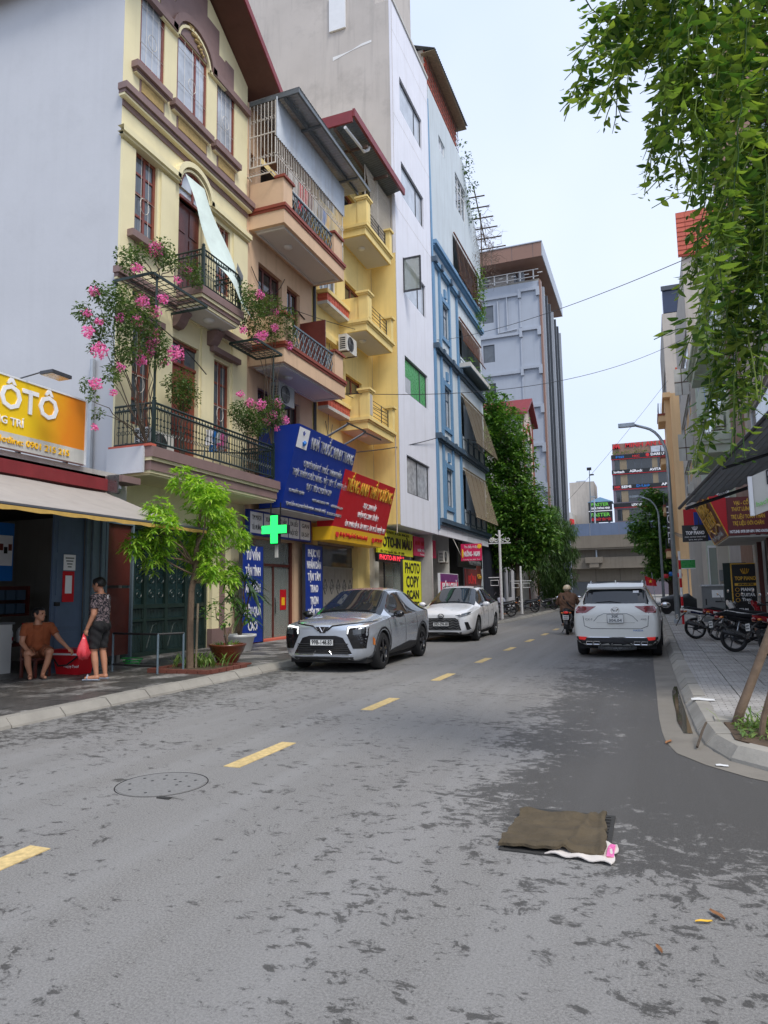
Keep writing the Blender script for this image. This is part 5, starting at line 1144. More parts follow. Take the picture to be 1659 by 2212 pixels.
n_ = Vector((0,1,0)).cross(V_.normalized()); b = MB(); c_ = at(.10,.79)+n_*.012; b.tube([tuple(c_+Vector((0,.0,-.02))), tuple(c_+Vector((0,.12,.05)))], .075, 5); b.build('logo_mark', M['letter_blue'], PS); b = MB(); c_ = at(.09,.89)+n_*.012
for q in ((-.09,.1),(.1,.1),(0,.14)): b.tube([tuple(c_), tuple(c_+Vector((0,q[0],q[1])))], .02, 5)
b.ball(tuple(c_+Vector((0,-.0,.1))), .035, 8, 6); b.build('logo_figure', M['sign_blue'], PS)
mbx('soffit', M['dirty_white'], PS, [(-11.05,-9.98,17.68,21.83,3.98,4.0)])
RS, at, U, V_ = lean_board('school_sign', 'red English school sign with gold lettering beside the pharmacy sign', 21.3, 26.2, 3.78, 5.70, -10.02, -9.52, M['sign_red'], .6)
text('TIẾNG ANH THẦY DƯƠNG', .62, M['letter_gold'], RS, at(.52,.75), U, V_, width=4.4, ext=.015, bold=.008)
text('-ĐỌC SINH LỚP', .27, M['letter_white'], RS, at(.56,.47), U, V_, width=1.3, ext=.006); text('NHẬN HỌC SINH TỪ LỚP 1', .27, M['letter_white'], RS, at(.57,.29), U, V_, width=2.0, ext=.006); text('ÔN THI VÀO LỚP 10 - ÔN THI IELTS - ÔN THI TỐT NGHIỆP THPT', .27, M['letter_white'], RS, at(.58,.08), U, V_, width=3.9, ext=.006)
b = MB(); b.face([(-10.14,21.3,3.32),(-10.14,26.2,3.32),(-10.02,26.2,3.78),(-10.02,21.3,3.78)]); b.face([(-10.8,26.2,3.32),(-10.14,26.2,3.32),(-10.02,26.2,3.78),(-10.8,26.2,3.78)]); b.face([(-10.8,21.3,3.32),(-10.14,21.3,3.32),(-10.02,21.3,3.78),(-10.8,21.3,3.78)]); b.face([(-10.8,21.3,3.32),(-10.14,21.3,3.32),(-10.14,26.2,3.32),(-10.8,26.2,3.32)]); b.build('yellow_band', M['sign_yellow'], RS)
text('Đ/c: Ngõ 214 Nguyễn Xiển, Thanh Xuân, Hà Nội', .2, M['letter_red'], RS, (-10.072,23.2,3.55), (0,1,0), (.12,0,.46), width=2.5, ext=.01); text('0987 385 588', .2, M['letter_red'], RS, (-10.072,25.6,3.55), (0,1,0), (.12,0,.46), width=.75, ext=.01)
for u in (21.75,25.05):
    b = MB(); b.lathe([(.13,0),(.13,.012)], (-10.075,u,3.55), 14, axis='x'); b.build('round_icon', M['letter_red'], RS)
for u, lb in ((19.9,'long-arm sign lamp over the middle of the blue pharmacy sign'),(21.3,'long-arm sign lamp at the right end of the blue pharmacy sign')):
    t_ = thing('sign_lamp', lb, 'lamp', (-9.9,u,6.45), 'arm lamps over the signs'); b = MB(); b.tube([(-9.9,u,6.4),(-9.0,u+.55,7.05)], .028, 6); b.tube([(-9.9,u+.07,6.4),(-9.0,u+.62,7.05)], .018, 6); b.build('arm', M['steel'], t_); b = MB(); b.prisma([(-.03,-.1),(.03,-.1),(.03,.1),(-.03,.1)], 0, .75); b.v = [(-9.05+v[0]*.55, u+.45+v[0]*.85+v[2]*.2, 7.05-v[0]*.28+v[1]) for v in b.v]; b.build('lamp_head', M['black_iron'], t_)
# specialities fascia
SBd = mbx('fascia_sign', M['sign_blue'], None, [(17.25,21.2,3.24,3.98,.18,.3)], T); tag(SBd, 'blue fascia of white medical speciality panels under the pharmacy sign', 'sign')
for k, (a, c) in enumerate((('TIM MẠCH','TIỂU ĐƯỜNG'),('XƯƠNG','KHỚP'),('HÔ HẤP','HUYẾT ÁP'),('DA LIỄU','NỘI TIẾT'),('GAN','DẠ DÀY'))):
    u = 17.33+.77*k; mbx('white_panel', M['letter_white'], SBd, [(u,u+.7,3.3,3.92,.3,.306)], T); text(a, .2, M['letter_black'], SBd, (F+.307,u+.35,3.75), (0,1,0), (0,0,1), width=.5, ext=.002); text(c, .2, M['letter_black'], SBd, (F+.307,u+.35,3.46), (0,1,0), (0,0,1), width=.52, ext=.002)
# green pharmacy cross (lit)
t = NT('cross_led'); wv = t.new('ShaderNodeTexWave', wave_type='RINGS'); wv.inputs['Scale'].default_value = 14; t.l.new(t.tc.outputs['Object'], wv.inputs['Vector'])
t.set(Base_Color=(0,.3,.05,1), Emission_Color=t.mix(t.ramp(wv.outputs['Fac'], (.2, 0.), (.8, 1.)), (0,.55,.08,1), (.05,1,.18,1))); t.b.inputs['Emission Strength'].default_value = 1.25
CX = thing('pharmacy_cross', 'lit green pharmacy cross hanging under the blue sign', 'cross sign', (-9.55,16.55,2.88)); ORG[CX.name] = (-9.55,16.55,2.88)
def cross(b, y, s, th, cx=-9.55, cz=3.26):
    w = s*.29; b.T = TY(y); b.prism([(cx-w,cz-s),(cx+w,cz-s),(cx+w,cz-w),(cx+s*1.0,cz-w),(cx+s*1.0,cz+w),(cx+w,cz+w),(cx+w,cz+s),(cx-w,cz+s),(cx-w,cz+w),(cx-s*1.0,cz+w),(cx-s*1.0,cz-w),(cx-w,cz-w)], 0, th)
b = MB(); cross(b, 16.7, .40, .16); b.build('case', M['black_plastic'], CX); b = MB(); cross(b, 16.538, .385, .01); b.build('led_face', M['cross_led'], CX)
b = MB(); b.tube([(-9.7,16.62,3.6),(-9.7,16.62,4.0)], .02, 5); b.tube([(-9.4,16.62,3.6),(-9.4,16.62,4.0)], .02, 5); b.build('hanger', M['black_iron'], CX); mbx('power_supply', M['dirty_white'], CX, [(-9.6,-9.52,16.66,16.72,2.5,2.85)])
# blue vertical banners
def banner(name, label, u0, u1, z0, z1, c, lines, top):
    o = mbx(name, M['sign_blue'], None, [(u0,u1,z0,z1,c-.08,c)], T); tag(o, label, 'sign')
    mbx('frame', M['alu_dark'], o, [(u0-.03,u0,z0-.03,z1+.03,c-.1,c+.01),(u1,u1+.03,z0-.03,z1+.03,c-.1,c+.01),(u0,u1,z1,z1+.03,c-.1,c+.01)], T)
    for s, v, w in lines: text(s, .34, M['letter_white'], o, (F+c+.002,(u0+u1)/2,v), (0,1,0), (0,0,1), width=w, ext=.004, bold=.01)
banner('blue_banner', 'tall blue banner reading HIEU QUA CAO behind the dracaena', 16.75, 17.85, .15, 2.9, .42, (('TƯ VẤN',2.6,.75),('TẬN TÌNH',2.15,.8),('AN TOÀN',1.68,.8),('HIỆU QUẢ',1.02,.9),('CAO',.6,.5)), 0)
banner('blue_banner', 'tall blue banner reading PHUC VU NHAN DAN beside the grey gate', 20.72, 22.02, .2, 3.14, .32, (('PHỤC VỤ',2.86,.9),('NHÂN DÂN',2.46,1.05),('TẬN TÂM',2.06,.95),('TRAO',1.66,.6),('TRỌN',1.26,.6),('NIỀM TIN',.86,.9)), 0)
# photo shop signs
def flat_sign(name, label, u0, u1, z0, z1, X_, mt, th=.08, edge=None):
    o = mbx(name, mt, None, [(X_-th,X_,u0,u1,z0,z1)]); tag(o, label, 'sign')
    if edge: mbx('frame', edge, o, [(X_-th-.01,X_+.006,u0-.03,u0,z0-.03,z1+.03),(X_-th-.01,X_+.006,u1,u1+.03,z0-.03,z1+.03),(X_-th-.01,X_+.006,u0,u1,z1,z1+.03),(X_-th-.01,X_+.006,u0,u1,z0-.03,z0)])
    return o
FS = flat_sign('photo_sign', 'lime yellow photo printing sign over the copy shop', 26.9, 31.45, 3.16, 4.23, -10.6, M['sign_lime'])
text('FOTO-IN MÀU', .62, M['letter_black'], FS, (-10.598,29.2,3.66), (0,1,0), (0,0,1), width=4.1, bold=.014, ext=.01); text('CHUYÊN PHOTO - IN - SCAN - ĐÓNG SÁCH', .16, M['letter_black'], FS, (-10.598,29.2,4.1), (0,1,0), (0,0,1), width=3.4, ext=.004); text('Đ/c: 214 Nguyễn Xiển - ĐT 0982', .15, M['letter_black'], FS, (-10.598,28.7,3.25), (0,1,0), (0,0,1), width=3.0, ext=.004)
LS = flat_sign('led_sign', 'black scrolling LED sign with red letters below the lime sign', 26.0, 29.3, 2.76, 3.12, -10.25, M['sign_black'], .12); mat('led_red', (.5,.02,.03,1), .5, .1, 5, emit=(1,.05,.08,1), es=.9)
text('PHOTO-IN MÀU', .3, M['led_red'], LS, (-10.248,27.65,2.94), (0,1,0), (0,0,1), width=2.9, ext=.003)
PB = flat_sign('photocopy_board', 'yellow standing board reading PHOTO COPY SCAN PLASTIC', 27.15, 29.55, .45, 2.85, -9.6, M['sign_lime'], .1, M['alu_dark'])
for s, v, h, w in (('PHOTO',2.5,.62,1.95),('COPY',1.92,.66,1.7),('SCAN',1.38,.5,1.6),('PLASTIC',.95,.34,1.6)): text(s, h, M['letter_black'], PB, (-9.598,28.38,v), (0,1,0), (0,0,1), width=w, bold=.016, ext=.004)
mbx('leg', M['alu_dark'], PB, [(-9.68,-9.62,27.2,27.26,.1,.45)]); mbx('leg', M['alu_dark'], PB, [(-9.68,-9.62,29.4,29.46,.1,.45)])
NS = flat_sign('juice_sign', 'magenta sugar-cane juice sign beside the lime photo sign', 31.56, 35.2, 3.25, 4.18, -10.58, M['sign_magenta'])
text('NƯỚC MÍA SIÊU SẠCH', .3, M['letter_red'], NS, (-10.578,33.2,3.86), (0,1,0), (0,0,1), width=2.8, ext=.006); text('NƯỚC MÍA MIX ĐỦ VỊ', .2, M['letter_white'], NS, (-10.578,33.2,3.52), (0,1,0), (0,0,1), width=2.2, ext=.006); text('Freeship từ 2 cốc', .13, M['letter_white'], NS, (-10.578,33.2,3.34), (0,1,0), (0,0,1), width=1.4, ext=.004)
BC = flat_sign('noodle_board', 'purple board reading BUN CHA standing behind the white car', 31.7, 34.9, .6, 2.36, -9.35, M['sign_magenta'], .1, M['letter_white'])
mbx('purple_half', M['sign_purple'], BC, [(-9.349,-9.345,31.7,34.9,1.98,2.36)]); text('BÚN CHẢ', .55, M['letter_white'], BC, (-9.345,33.3,1.7), (0,1,0), (0,0,1), width=2.7, bold=.02, ext=.006, shear=.2)
RB = flat_sign('noodle_board', 'faded red board reading BUN beside the purple noodle board', 36.0, 38.6, .8, 2.7, -9.2, M['sign_maroon'], .08); text('BÚN', .6, M['letter_red'], RB, (-9.198,37.3,2.1), (0,1,0), (0,0,1), width=1.7, bold=.02, ext=.004)
GS = thing('grill_sign', 'pink grilled-food sign hanging out under the blue building', 'sign', (-8.9,36,3.1)); o = MB(TY(36.0)); o.box(-9.42,-8.30,3.1,4.0,0,.06); o.build('board', M['sign_magenta'], GS)
text('Tìm Bếp ở đây!', .2, M['letter_white'], GS, (-8.86,35.938,3.83), (1,0,0), (0,0,1), width=.75, ext=.004); text('NƯỚNG - NGAN', .34, M['letter_white'], GS, (-8.83,35.936,3.45), (1,0,0), (0,0,1), width=.86, bold=.014, ext=.006); text('Freeship bán kính 3km', .1, M['letter_white'], GS, (-8.86,35.938,3.17), (1,0,0), (0,0,1), width=.9, ext=.003)
b = MB(TY(35.93)); b.lathe([(.001,0),(.1,.0)], (-8.45,3.85,0), 10); 
b = MB(); b.lathe([(.11,0),(.12,.012)], (-8.42,35.925,3.85), 10, axis='y'); b.build('burst_mark', M['sign_yellow'], GS); b = MB(); b.ball((-9.33,35.93,3.5), (.05,.01,.25), 8, 6); b.build('food_picture', M['sign_yellow'], GS)
b = MB(); b.tube([(-9.9,36.05,4.4),(-9.4,36.05,3.3)], .015, 4); b.build('stay', M['white_iron'], GS)
# cafe sign and lettering on the dark shop
CF = thing('cafe_sign', 'dark hexagonal cafe sign deep under the blue building', 'sign', (-9.6,41.2,1.6)); b = MB(); b.lathe([(.75,0),(.75,.06)], (-9.7,40.9,2.35), 6, axis='x'); b.build('board', M['wood_dark'], CF); text('Cafein', .4, M['letter_gold'], CF, (-9.63,40.9,2.35), (0,1,0), (0,0,1), width=1.0)
NK = flat_sign('restaurant_sign', 'black shop fascia with grey lettering under the blue building', 38.3, 44.2, 2.9, 4.3, -10.2, M['sign_black']); text('87', .7, M['grey_plastic'], NK, (-10.198,40.0,3.85), (0,1,0), (0,0,1), width=1.0); text('NGUYỄN XIỂN', .4, M['grey_plastic'], NK, (-10.198,42.2,3.2), (0,1,0), (0,0,1), width=3.0)
# ================================================================== grey tower behind the trees
TWX, TWY = -9.5, 72.0; TFr = TY(TWY); TSd = TX(TWX)
Ht = thing('grey_tower', 'tall grey tower with a brown flat roof and dark window strips', 'building', (-15,78,.1))
fw = [(-15.75,-14.5,z,z+1.95) for z in (30.4,26.0,21.7,17.4,13.1,8.8)]
b = MB(TFr); facade(b, -26, TWX, .1, 34.3, fw, .3); b.build('front_wall', M['tower_grey'], Ht)
for q in fw: window(Ht, TFr, *q, M['tower_dark'], M['glass_grey'], 1, 1, .06, -.15)
for z in (33.1,28.75,24.55,20.35,16.2,12.0,7.9):
    mbx('floor_band', M['tower_grey'], Ht, [(-26,-11.6,z-.18,z+.12,0,.22),(-11.6,TWX+.01,z+.16,z+.46,0,.25),(-11.75,-11.45,z-.5,z+.46,0,.28),(TWX-.35,TWX+.02,z-.5,z+.16,.0,.28)], TFr)
    mbx('column_strip', M['tower_grey'], Ht, [(-11.68,-11.5,z-3.75,z-.5,0,.1)], TFr)
b = MB(TFr); b.tube([(-14.0,32.6,.15),(-14.0,29.0,.15),(-12.0,29.2,.15)], .1, 6); b.tube([(-13.0,33.0,.15),(-13.0,29.4,.15)], .07, 6); b.build('drain_pipe', M['tower_grey'], Ht)
mbx('corner_strip', M['brown_clad'], Ht, [(TWX-.02,TWX+.18,TWY-.12,TWY+.7,.1,34.3)])
# street side: dark strips between brown and grey fins
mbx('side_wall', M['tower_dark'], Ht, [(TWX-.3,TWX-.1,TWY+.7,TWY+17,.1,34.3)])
for k in range(7): 
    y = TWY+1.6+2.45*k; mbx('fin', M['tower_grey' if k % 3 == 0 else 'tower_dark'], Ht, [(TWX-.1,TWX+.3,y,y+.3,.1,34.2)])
for k in range(6):
    for j in range(8):
        y = TWY+2.05+2.45*k; mbx('strip_window', M['glass_dark'], Ht, [(TWX-.1,TWX-.05,y,y+1.9,1.5+4.1*j,4.6+4.1*j)])
mbx('rear_wall', M['tower_grey'], Ht, [(-26,TWX-.32,TWY+16.8,TWY+17,.1,34.3)]); mbx('deck', M['grey_concrete'], Ht, [(-26,TWX+.02,TWY,TWY+17,34.3,34.5)])
mbx('penthouse', M['tower_grey'], Ht, [(-26,-12.2,TWY+1.6,TWY+15,34.5,36.2)]); mbx('penthouse_column', M['tower_grey'], Ht, [(-11.9,-11.3,TWY+1.4,TWY+2.0,34.5,36.2)])
mbx('penthouse_panel', M['soffit_white'], Ht, [(-15.2,-12.4,34.6,36.1,-1.55,-1.5)], TFr)
RT = mbx('flat_roof', M['brown_clad'], Ht, [(-26,-8.9,TWY-1.6,TWY+16,36.2,37.75)]); mbx('roof_edge', M['tower_grey'], RT, [(-26,-8.82,TWY-1.68,TWY+16,37.75,37.85),(-8.9,-8.82,TWY-1.6,TWY+16,36.2,37.75)])
for k in range(8): mbx('cladding_joint', M['tower_dark'], RT, [(-25.2+2.2*k,-25.17+2.2*k,36.22,37.73,1.6,1.61)], TFr)
RL = mbx('railing', M['plain_white'], Ht, [(-26,TWX,35.5,35.58,.05,.12),(-26,TWX,34.75,34.81,.05,.12)], TFr)
for k in range(12): mbx('railing_post', M['plain_white'], RL, [(-25.5+1.4*k,-25.38+1.4*k,34.5,35.5,.05,.12)], TFr)
for k in range(12): mbx('railing_bar', M['plain_white'], RL, [(-25.0+1.4*k,-24.5+1.4*k,35.1,35.18,.06,.11)], TFr)
# ================================================================== small pink-white gabled house in front of the tower
Hk = thing('gabled_house', 'narrow pink-white house with a pointed arched window beside the tower', 'house', (-9.5,60,.1))
mat('pinkish_wall', rgb(222,204,196,.88), .75, .06, .8, streak=.25)
b = MB(TX(-9.5)); facade(b, 57.8, 63.0, .1, 16.4, [(58.9,62.0,9.6,14.6)], .25); b.prism([(57.8,16.4),(63.0,16.4),(60.4,18.0)], -.01, 0); b.build('front_wall', M['pinkish_wall'], Hk)
mbx('side_wall', M['dirty_white'], Hk, [(-22,-9.76,57.82,57.9,.1,16.4),(-9.75,-9.51,57.80,57.86,.1,16.4)])
b = MB(TX(-9.5)); b.prism([(57.4,16.2),(60.4,18.05),(63.4,16.2),(63.4,16.4),(60.4,18.3),(57.4,16.4)], -6, .5); b.build('roof', M['red_roof'], Hk)
window(Hk, TX(-9.5), 58.9, 62.0, 9.6, 14.6, M['black_iron'], M['glass_pale'], 4, 6, .1, -.1); b = MB(TX(-9.5)); b.tube([(58.9,14.6,.03),(60.45,16.0,.03),(62,14.6,.03)], .12, 5); b.build('arch_moulding', M['redbrown_trim'], Hk)
mbx('pilaster', M['redbrown_trim'], Hk, [(57.85,58.15,.1,16.3,0,.08),(62.7,63.0,.1,16.3,0,.08)], TX(-9.5))
# ground-level buildings between the blue building and the tower
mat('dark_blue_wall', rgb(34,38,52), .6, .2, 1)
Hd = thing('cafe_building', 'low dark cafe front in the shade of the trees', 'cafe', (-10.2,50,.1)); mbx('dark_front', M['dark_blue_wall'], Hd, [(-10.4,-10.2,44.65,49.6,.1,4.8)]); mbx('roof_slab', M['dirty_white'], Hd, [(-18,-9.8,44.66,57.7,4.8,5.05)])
b = MB(TX(-10.2)); facade(b, 49.6, 57.7, .1, 4.8, [(50.2,51.6,.1,3.0),(52.6,54.2,1.0,3.1),(55.2,56.8,.1,3.1)], .2); b.build('white_front', M['white_wall'], Hd)
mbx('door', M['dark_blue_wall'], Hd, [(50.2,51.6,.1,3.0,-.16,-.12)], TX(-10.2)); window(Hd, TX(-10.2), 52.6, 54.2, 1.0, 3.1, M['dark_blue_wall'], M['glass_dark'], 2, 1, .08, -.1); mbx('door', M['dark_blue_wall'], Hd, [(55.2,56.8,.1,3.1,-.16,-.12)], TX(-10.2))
mbx('lintel', M['redbrown_trim'], Hd, [(49.6,57.7,3.5,3.7,0,.05)], TX(-10.2))
Hl = thing('low_building', 'plain white low building far along the left side', 'building', (-9.2,66,.1)); b = MB(TX(-9.0)); facade(b, 63.2, 71.8, .1, 5.5, [(65,67,.1,2.8),(68.5,70.5,1,3)], .2); b.build('front_wall', M['dirty_white'], Hl); mbx('side_wall', M['dirty_white'], Hl, [(-18,-9.3,63.15,63.25,.1,5.5)]); mbx('roof_slab', M['grey_concrete'], Hl, [(-18,-8.7,63.1,71.8,5.5,5.7)]); mbx('shutter', M['tower_dark'], Hl, [(65,67,.1,2.8,-.15,-.1),(68.5,70.5,1,3,-.15,-.1)], TX(-9.0))
# ================================================================== elevated road across the end of the street
OY = 130.0; TO = TY(OY)
Ov = thing('overpass', 'long concrete overpass crossing the end of the street', 'overpass', (-5,OY,0))
mat('overpass_concrete', rgb(122,114,102,.9), .9, .12, .25, streak=.4, blot=.3)
mbx('deck', M['overpass_concrete'], Ov, [(-90,90,8.9,11.1,0,.4),(-90,90,8.6,8.9,-12,.2)], TO)
mbx('girder', M['overpass_concrete'], Ov, [(-90,90,5.2,7.2,-2.0,-.4),(-90,90,5.2,7.2,-11,-9)], TO); mbx('web', M['overpass_concrete'], Ov, [(-90,90,7.2,8.6,-11,-1.4)], TO)
mbx('lower_beam', M['overpass_concrete'], Ov, [(-90,90,2.95,5.2,-11,-2.6)], TO)
for x in (-52,-26,-9.6,22,48): mbx('pier_head', M['overpass_concrete'], Ov, [(x-1.5,x+1.5,6.2,7.25,-.45,.3),(x-.8,x+.8,5.4,6.2,-.45,.2)], TO)
for x in (-40,-20,16,36): mbx('pier', M['overpass_concrete'], Ov, [(x-1.2,x+1.2,-.02,3,-8,-5)], TO)
for k in range(30): mbx('deck_joint', M['rubber'], Ov, [(-60+4.2*k,-59.94+4.2*k,3.0,5.15,-2.6,-2.58)], TO)
mat('barrier_blue', rgb(92,106,130), .6, .08, .6, streak=.2)
for k in range(22): mbx('noise_panel', M['barrier_blue'], Ov, [(-60+5.0*k,-55.06+5.0*k,11.1,13.3,.1,.2)], TO)
# street behind the overpass seen under it
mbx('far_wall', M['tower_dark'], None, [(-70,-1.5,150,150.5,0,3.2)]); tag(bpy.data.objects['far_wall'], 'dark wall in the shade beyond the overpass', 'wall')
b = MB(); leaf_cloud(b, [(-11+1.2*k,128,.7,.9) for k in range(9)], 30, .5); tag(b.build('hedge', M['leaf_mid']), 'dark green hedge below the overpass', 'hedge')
ol = thing('street_lamp', 'tall lamp post standing on the overpass', 'street lamp', (-9.2,OY+1.5,7.2), 'street lamps'); b = MB(); b.tube([(-9.2,OY+1.2,7.2),(-9.15,OY+1.2,13),(-9.1,OY+1.2,18.2)], [.16,.14,.1], 8); b.build('pole', M['galv'], ol); b = MB(); b.box(-9.7,-8.9,OY+.9,OY+1.3,18.2,18.4); b.build('lamp_head', M['galv'], ol)
ol = thing('camera_mast', 'thin dark camera mast on the overpass beside the beige block', 'mast', (-9.9,OY+2,11)); b = MB(); b.tube([(-9.95,OY+2,11),(-9.75,OY+2,23.6)], [.13,.07], 6); b.build('mast', M['grey_iron'], ol); b = MB(); b.box(-10.2,-9.4,OY+1.8,OY+2.2,23.4,23.9); b.box(-9.75,-9.0,OY+1.9,OY+2.1,22.4,22.65); b.build('camera', M['black_iron'], ol)
# ================================================================== far buildings beyond the overpass
FY = 190; TFb = TY(FY)
def flat_text(s, h, mt, root, x, z, w, Y=FY, ext=.05, bold=.03): return text(s, h, M[mt], root, (x, Y-.12, z), (1,0,0), (0,0,1), width=w, ext=ext, bold=bold)
Ho = thing('office_block', 'dark office block with red roof lettering and sign bands beyond the overpass', 'building', (-1,FY+6,0))
mat('office_purple', rgb(104,96,106), .6, .08, .4)
fl = [(-7.6,8.0,z,z+3.1) for z in (19.0,23.9,28.2,32.2)]
b = MB(TFb); facade(b, -8.3, 12, 0, 36.6, fl, .4); b.build('front_wall', M['office_purple'], Ho); mbx('flank', M['office_purple'], Ho, [(-8.3,-8.2,FY+.5,FY+20,0,36.6)]); mbx('roof_deck', M['grey_concrete'], Ho, [(-8.3,12,FY+.4,FY+20,36.4,36.6)])
for q in fl: window(Ho, TFb, *q, M['tower_dark'], M['glass_dark'], 7, 1, .16, -.2, us=[-7.6,-6.6,-4.4,-2.6,-1.0,1.4,3.0,5.0,8.0])
for z in (35.35,31.4,27.35,22.6): mbx('sign_band', M['sign_black'], Ho, [(-8.4,12,z,z+1.1,.02,.15)], TFb); mbx('red_line', M['sign_red'], Ho, [(-8.4,12,z-.12,z,.02,.16)], TFb)
for q in fl: mbx('curtain', M['bamboo'], Ho, [(-6.3,-4.6,q[2]+.1,q[3]-.1,-.18,-.15),(1.6,2.9,q[2]+.1,q[3]-.1,-.18,-.15)], TFb)
mbx('roof_sign_back', M['brown_clad'], Ho, [(-8.0,12,36.7,39.6,-.6,-.5)], TFb); mbx('roof_glass', M['glass_pale'], Ho, [(1.5,5,36.6,38.2,-.4,-.35)], TFb)
flat_text('MINH AN GROUP', 1.7, 'letter_red', Ho, 2.4, 38.9, 14.2, FY+.5); b = MB(); 
for k in range(3): b.prism([(-8.0+.55*k,38.2),(-7.5+.55*k,39.8-.25*abs(k-1)),(-7.0+.55*k,38.2)], 0, .2)
b.v = [(v[0], FY+.3-v[2], v[1]) for v in b.v]; b.build('roof_logo', M['letter_red'], Ho)
flat_text('MSI', .7, 'letter_blue', Ho, -6.2, 35.85, 2.0); flat_text('HKC', .7, 'letter_red', Ho, -2.2, 35.85, 1.8); flat_text('DAREU', .9, 'letter_white', Ho, 3.0, 35.95, 3.2); b = MB(); b.lathe([(.45,0),(.45,.06)], (.6,FY-.2,35.95), 12, axis='y'); b.build('round_mark', M['letter_red'], Ho)
flat_text('logitech', .9, 'letter_white', Ho, -6.6, 31.9, 2.6); flat_text('ASRock', .9, 'letter_white', Ho, -2.4, 31.95, 3.2); flat_text('AVITA', .9, 'letter_white', Ho, 2.3, 32.0, 2.8)
flat_text('HIK', .9, 'letter_red', Ho, -7.1, 27.9, 1.6); flat_text('SEMI', .9, 'letter_white', Ho, -5.0, 27.9, 2.4); flat_text('D-Link', .9, 'letter_blue', Ho, -.8, 27.95, 3.4); flat_text('APC', .9, 'letter_white', Ho, 4.6, 28.0, 2.2); flat_text('LEXAR', .8, 'letter_white', Ho, -2.6, 23.1, 2.6)
flat_text('twin', .9, 'letter_blue', Ho, -5.8, 18.4, 1.6); flat_text('fillo', .9, 'letter_blue', Ho, -3.6, 18.4, 1.6)
b = MB(); leaf_cloud(b, [(-7.5+.8*k, FY-.2, 37.1+.25*math.sin(k*2), .55) for k in range(11)], 60, .45); b.build('roof_garden', M['leaf_mid'], Ho, kind='stuff')
Hf = thing('advert_board', 'two-tier dark advert board with green lettering beyond the overpass', 'billboard', (-11.4,FY-8,14)); TB_ = TY(FY-8)
mbx('board', M['sign_black'], Hf, [(-14.1,-8.4,21.2,23.3,0,.3)], TB_); mbx('board', M['sign_black'], Hf, [(-14.1,-8.4,18.2,21.0,0,.3)], TB_); mbx('board_stripe', M['letter_white'], Hf, [(-14.1,-8.4,21.0,21.2,0,.32)], TB_); mbx('stand', M['tower_dark'], Hf, [(-13.5,-13,10,18.2,0,.3)], TB_); mbx('stand', M['tower_dark'], Hf, [(-9.5,-9,10,18.2,0,.3)], TB_)
for s, m_, z, h, w in (('FASTER','letter_green',22.7,1.1,4.2),('KHOÁ THÔNG MINH','letter_white',21.75,.7,4.6),('FASTER','letter_green',20.1,1.2,4.6),('NỘI THẤT TÍN ĐỨC','letter_red',18.9,.8,5.0)): text(s, h, M[m_], Hf, (-11.25,FY-8.32,z), (1,0,0), (0,0,1), width=w, ext=.03, bold=.03)
mat('roof_blue', rgb(120,160,190), .6, .1, .5)
b = MB(TB_); b.prism([(-14.3,23.4),(-8.2,23.4),(-11.2,24.6)], -6, .3); b.build('blue_roof', M['roof_blue'], Hf)
Hx = thing('beige_block', 'plain beige block beyond the overpass', 'building', (-15,FY+20,0)); mbx('front_wall', M['warm_grey_wall'], Hx, [(-20.2,-13.6,0,31.2,0,12)], TY(FY+20)); mbx('roof_tank', M['tin_grey'], Hx, [(-19,-16.5,31.2,32.6,2,5)], TY(FY+20))
mbx('front_wall', M['dirty_white'], thing('white_block', 'small pale block at the left end of the overpass', 'building', (-22,FY+10,0)), [(-26,-18.9,0,22,0,10)], TY(FY+10))
fg = thing('flag', 'orange-red flag beside the pale block over the overpass', 'flag', (-17.5,170,16)); b = MB(); b.grid([[(-18.2+.4*i, 170+.1*math.sin(i*2), 18.6-.5*j-.12*i) for i in range(5)] for j in range(4)]); b.build('cloth', M['letter_red'], fg); b = MB(); b.tube([(-18.2,170,13),(-18.2,170,18.8)], .06, 5); b.build('pole', M['galv'], fg)
# ================================================================== RIGHT ROW
XR = 2.9
def right_house(name, label, x, y0, y1, z1, mt, floors, cat='house', zb=.1, fl=None, win='glass_grey'):
    h = thing(name, label, cat, (x, (y0+y1)/2, .1)); ops = [(y0+.6, y1-.6, z, z+1.7) for z in floors]
    b = MB(TXn(x)); facade(b, y0, y1, zb, z1, ops, .2); b.build('front_wall', mt, h)
    mbx('side_wall', fl or mt, h, [(x+.002,x+14,y0-.02,y0+.1,zb,z1)]); mbx('roof_deck', M['grey_concrete'], h, [(x,x+14,y0,y1,z1-.1,z1)])
    for q in ops: window(h, TXn(x), *q, M['alu_white'], M[win], 3, 1, .08, -.12)
    return h
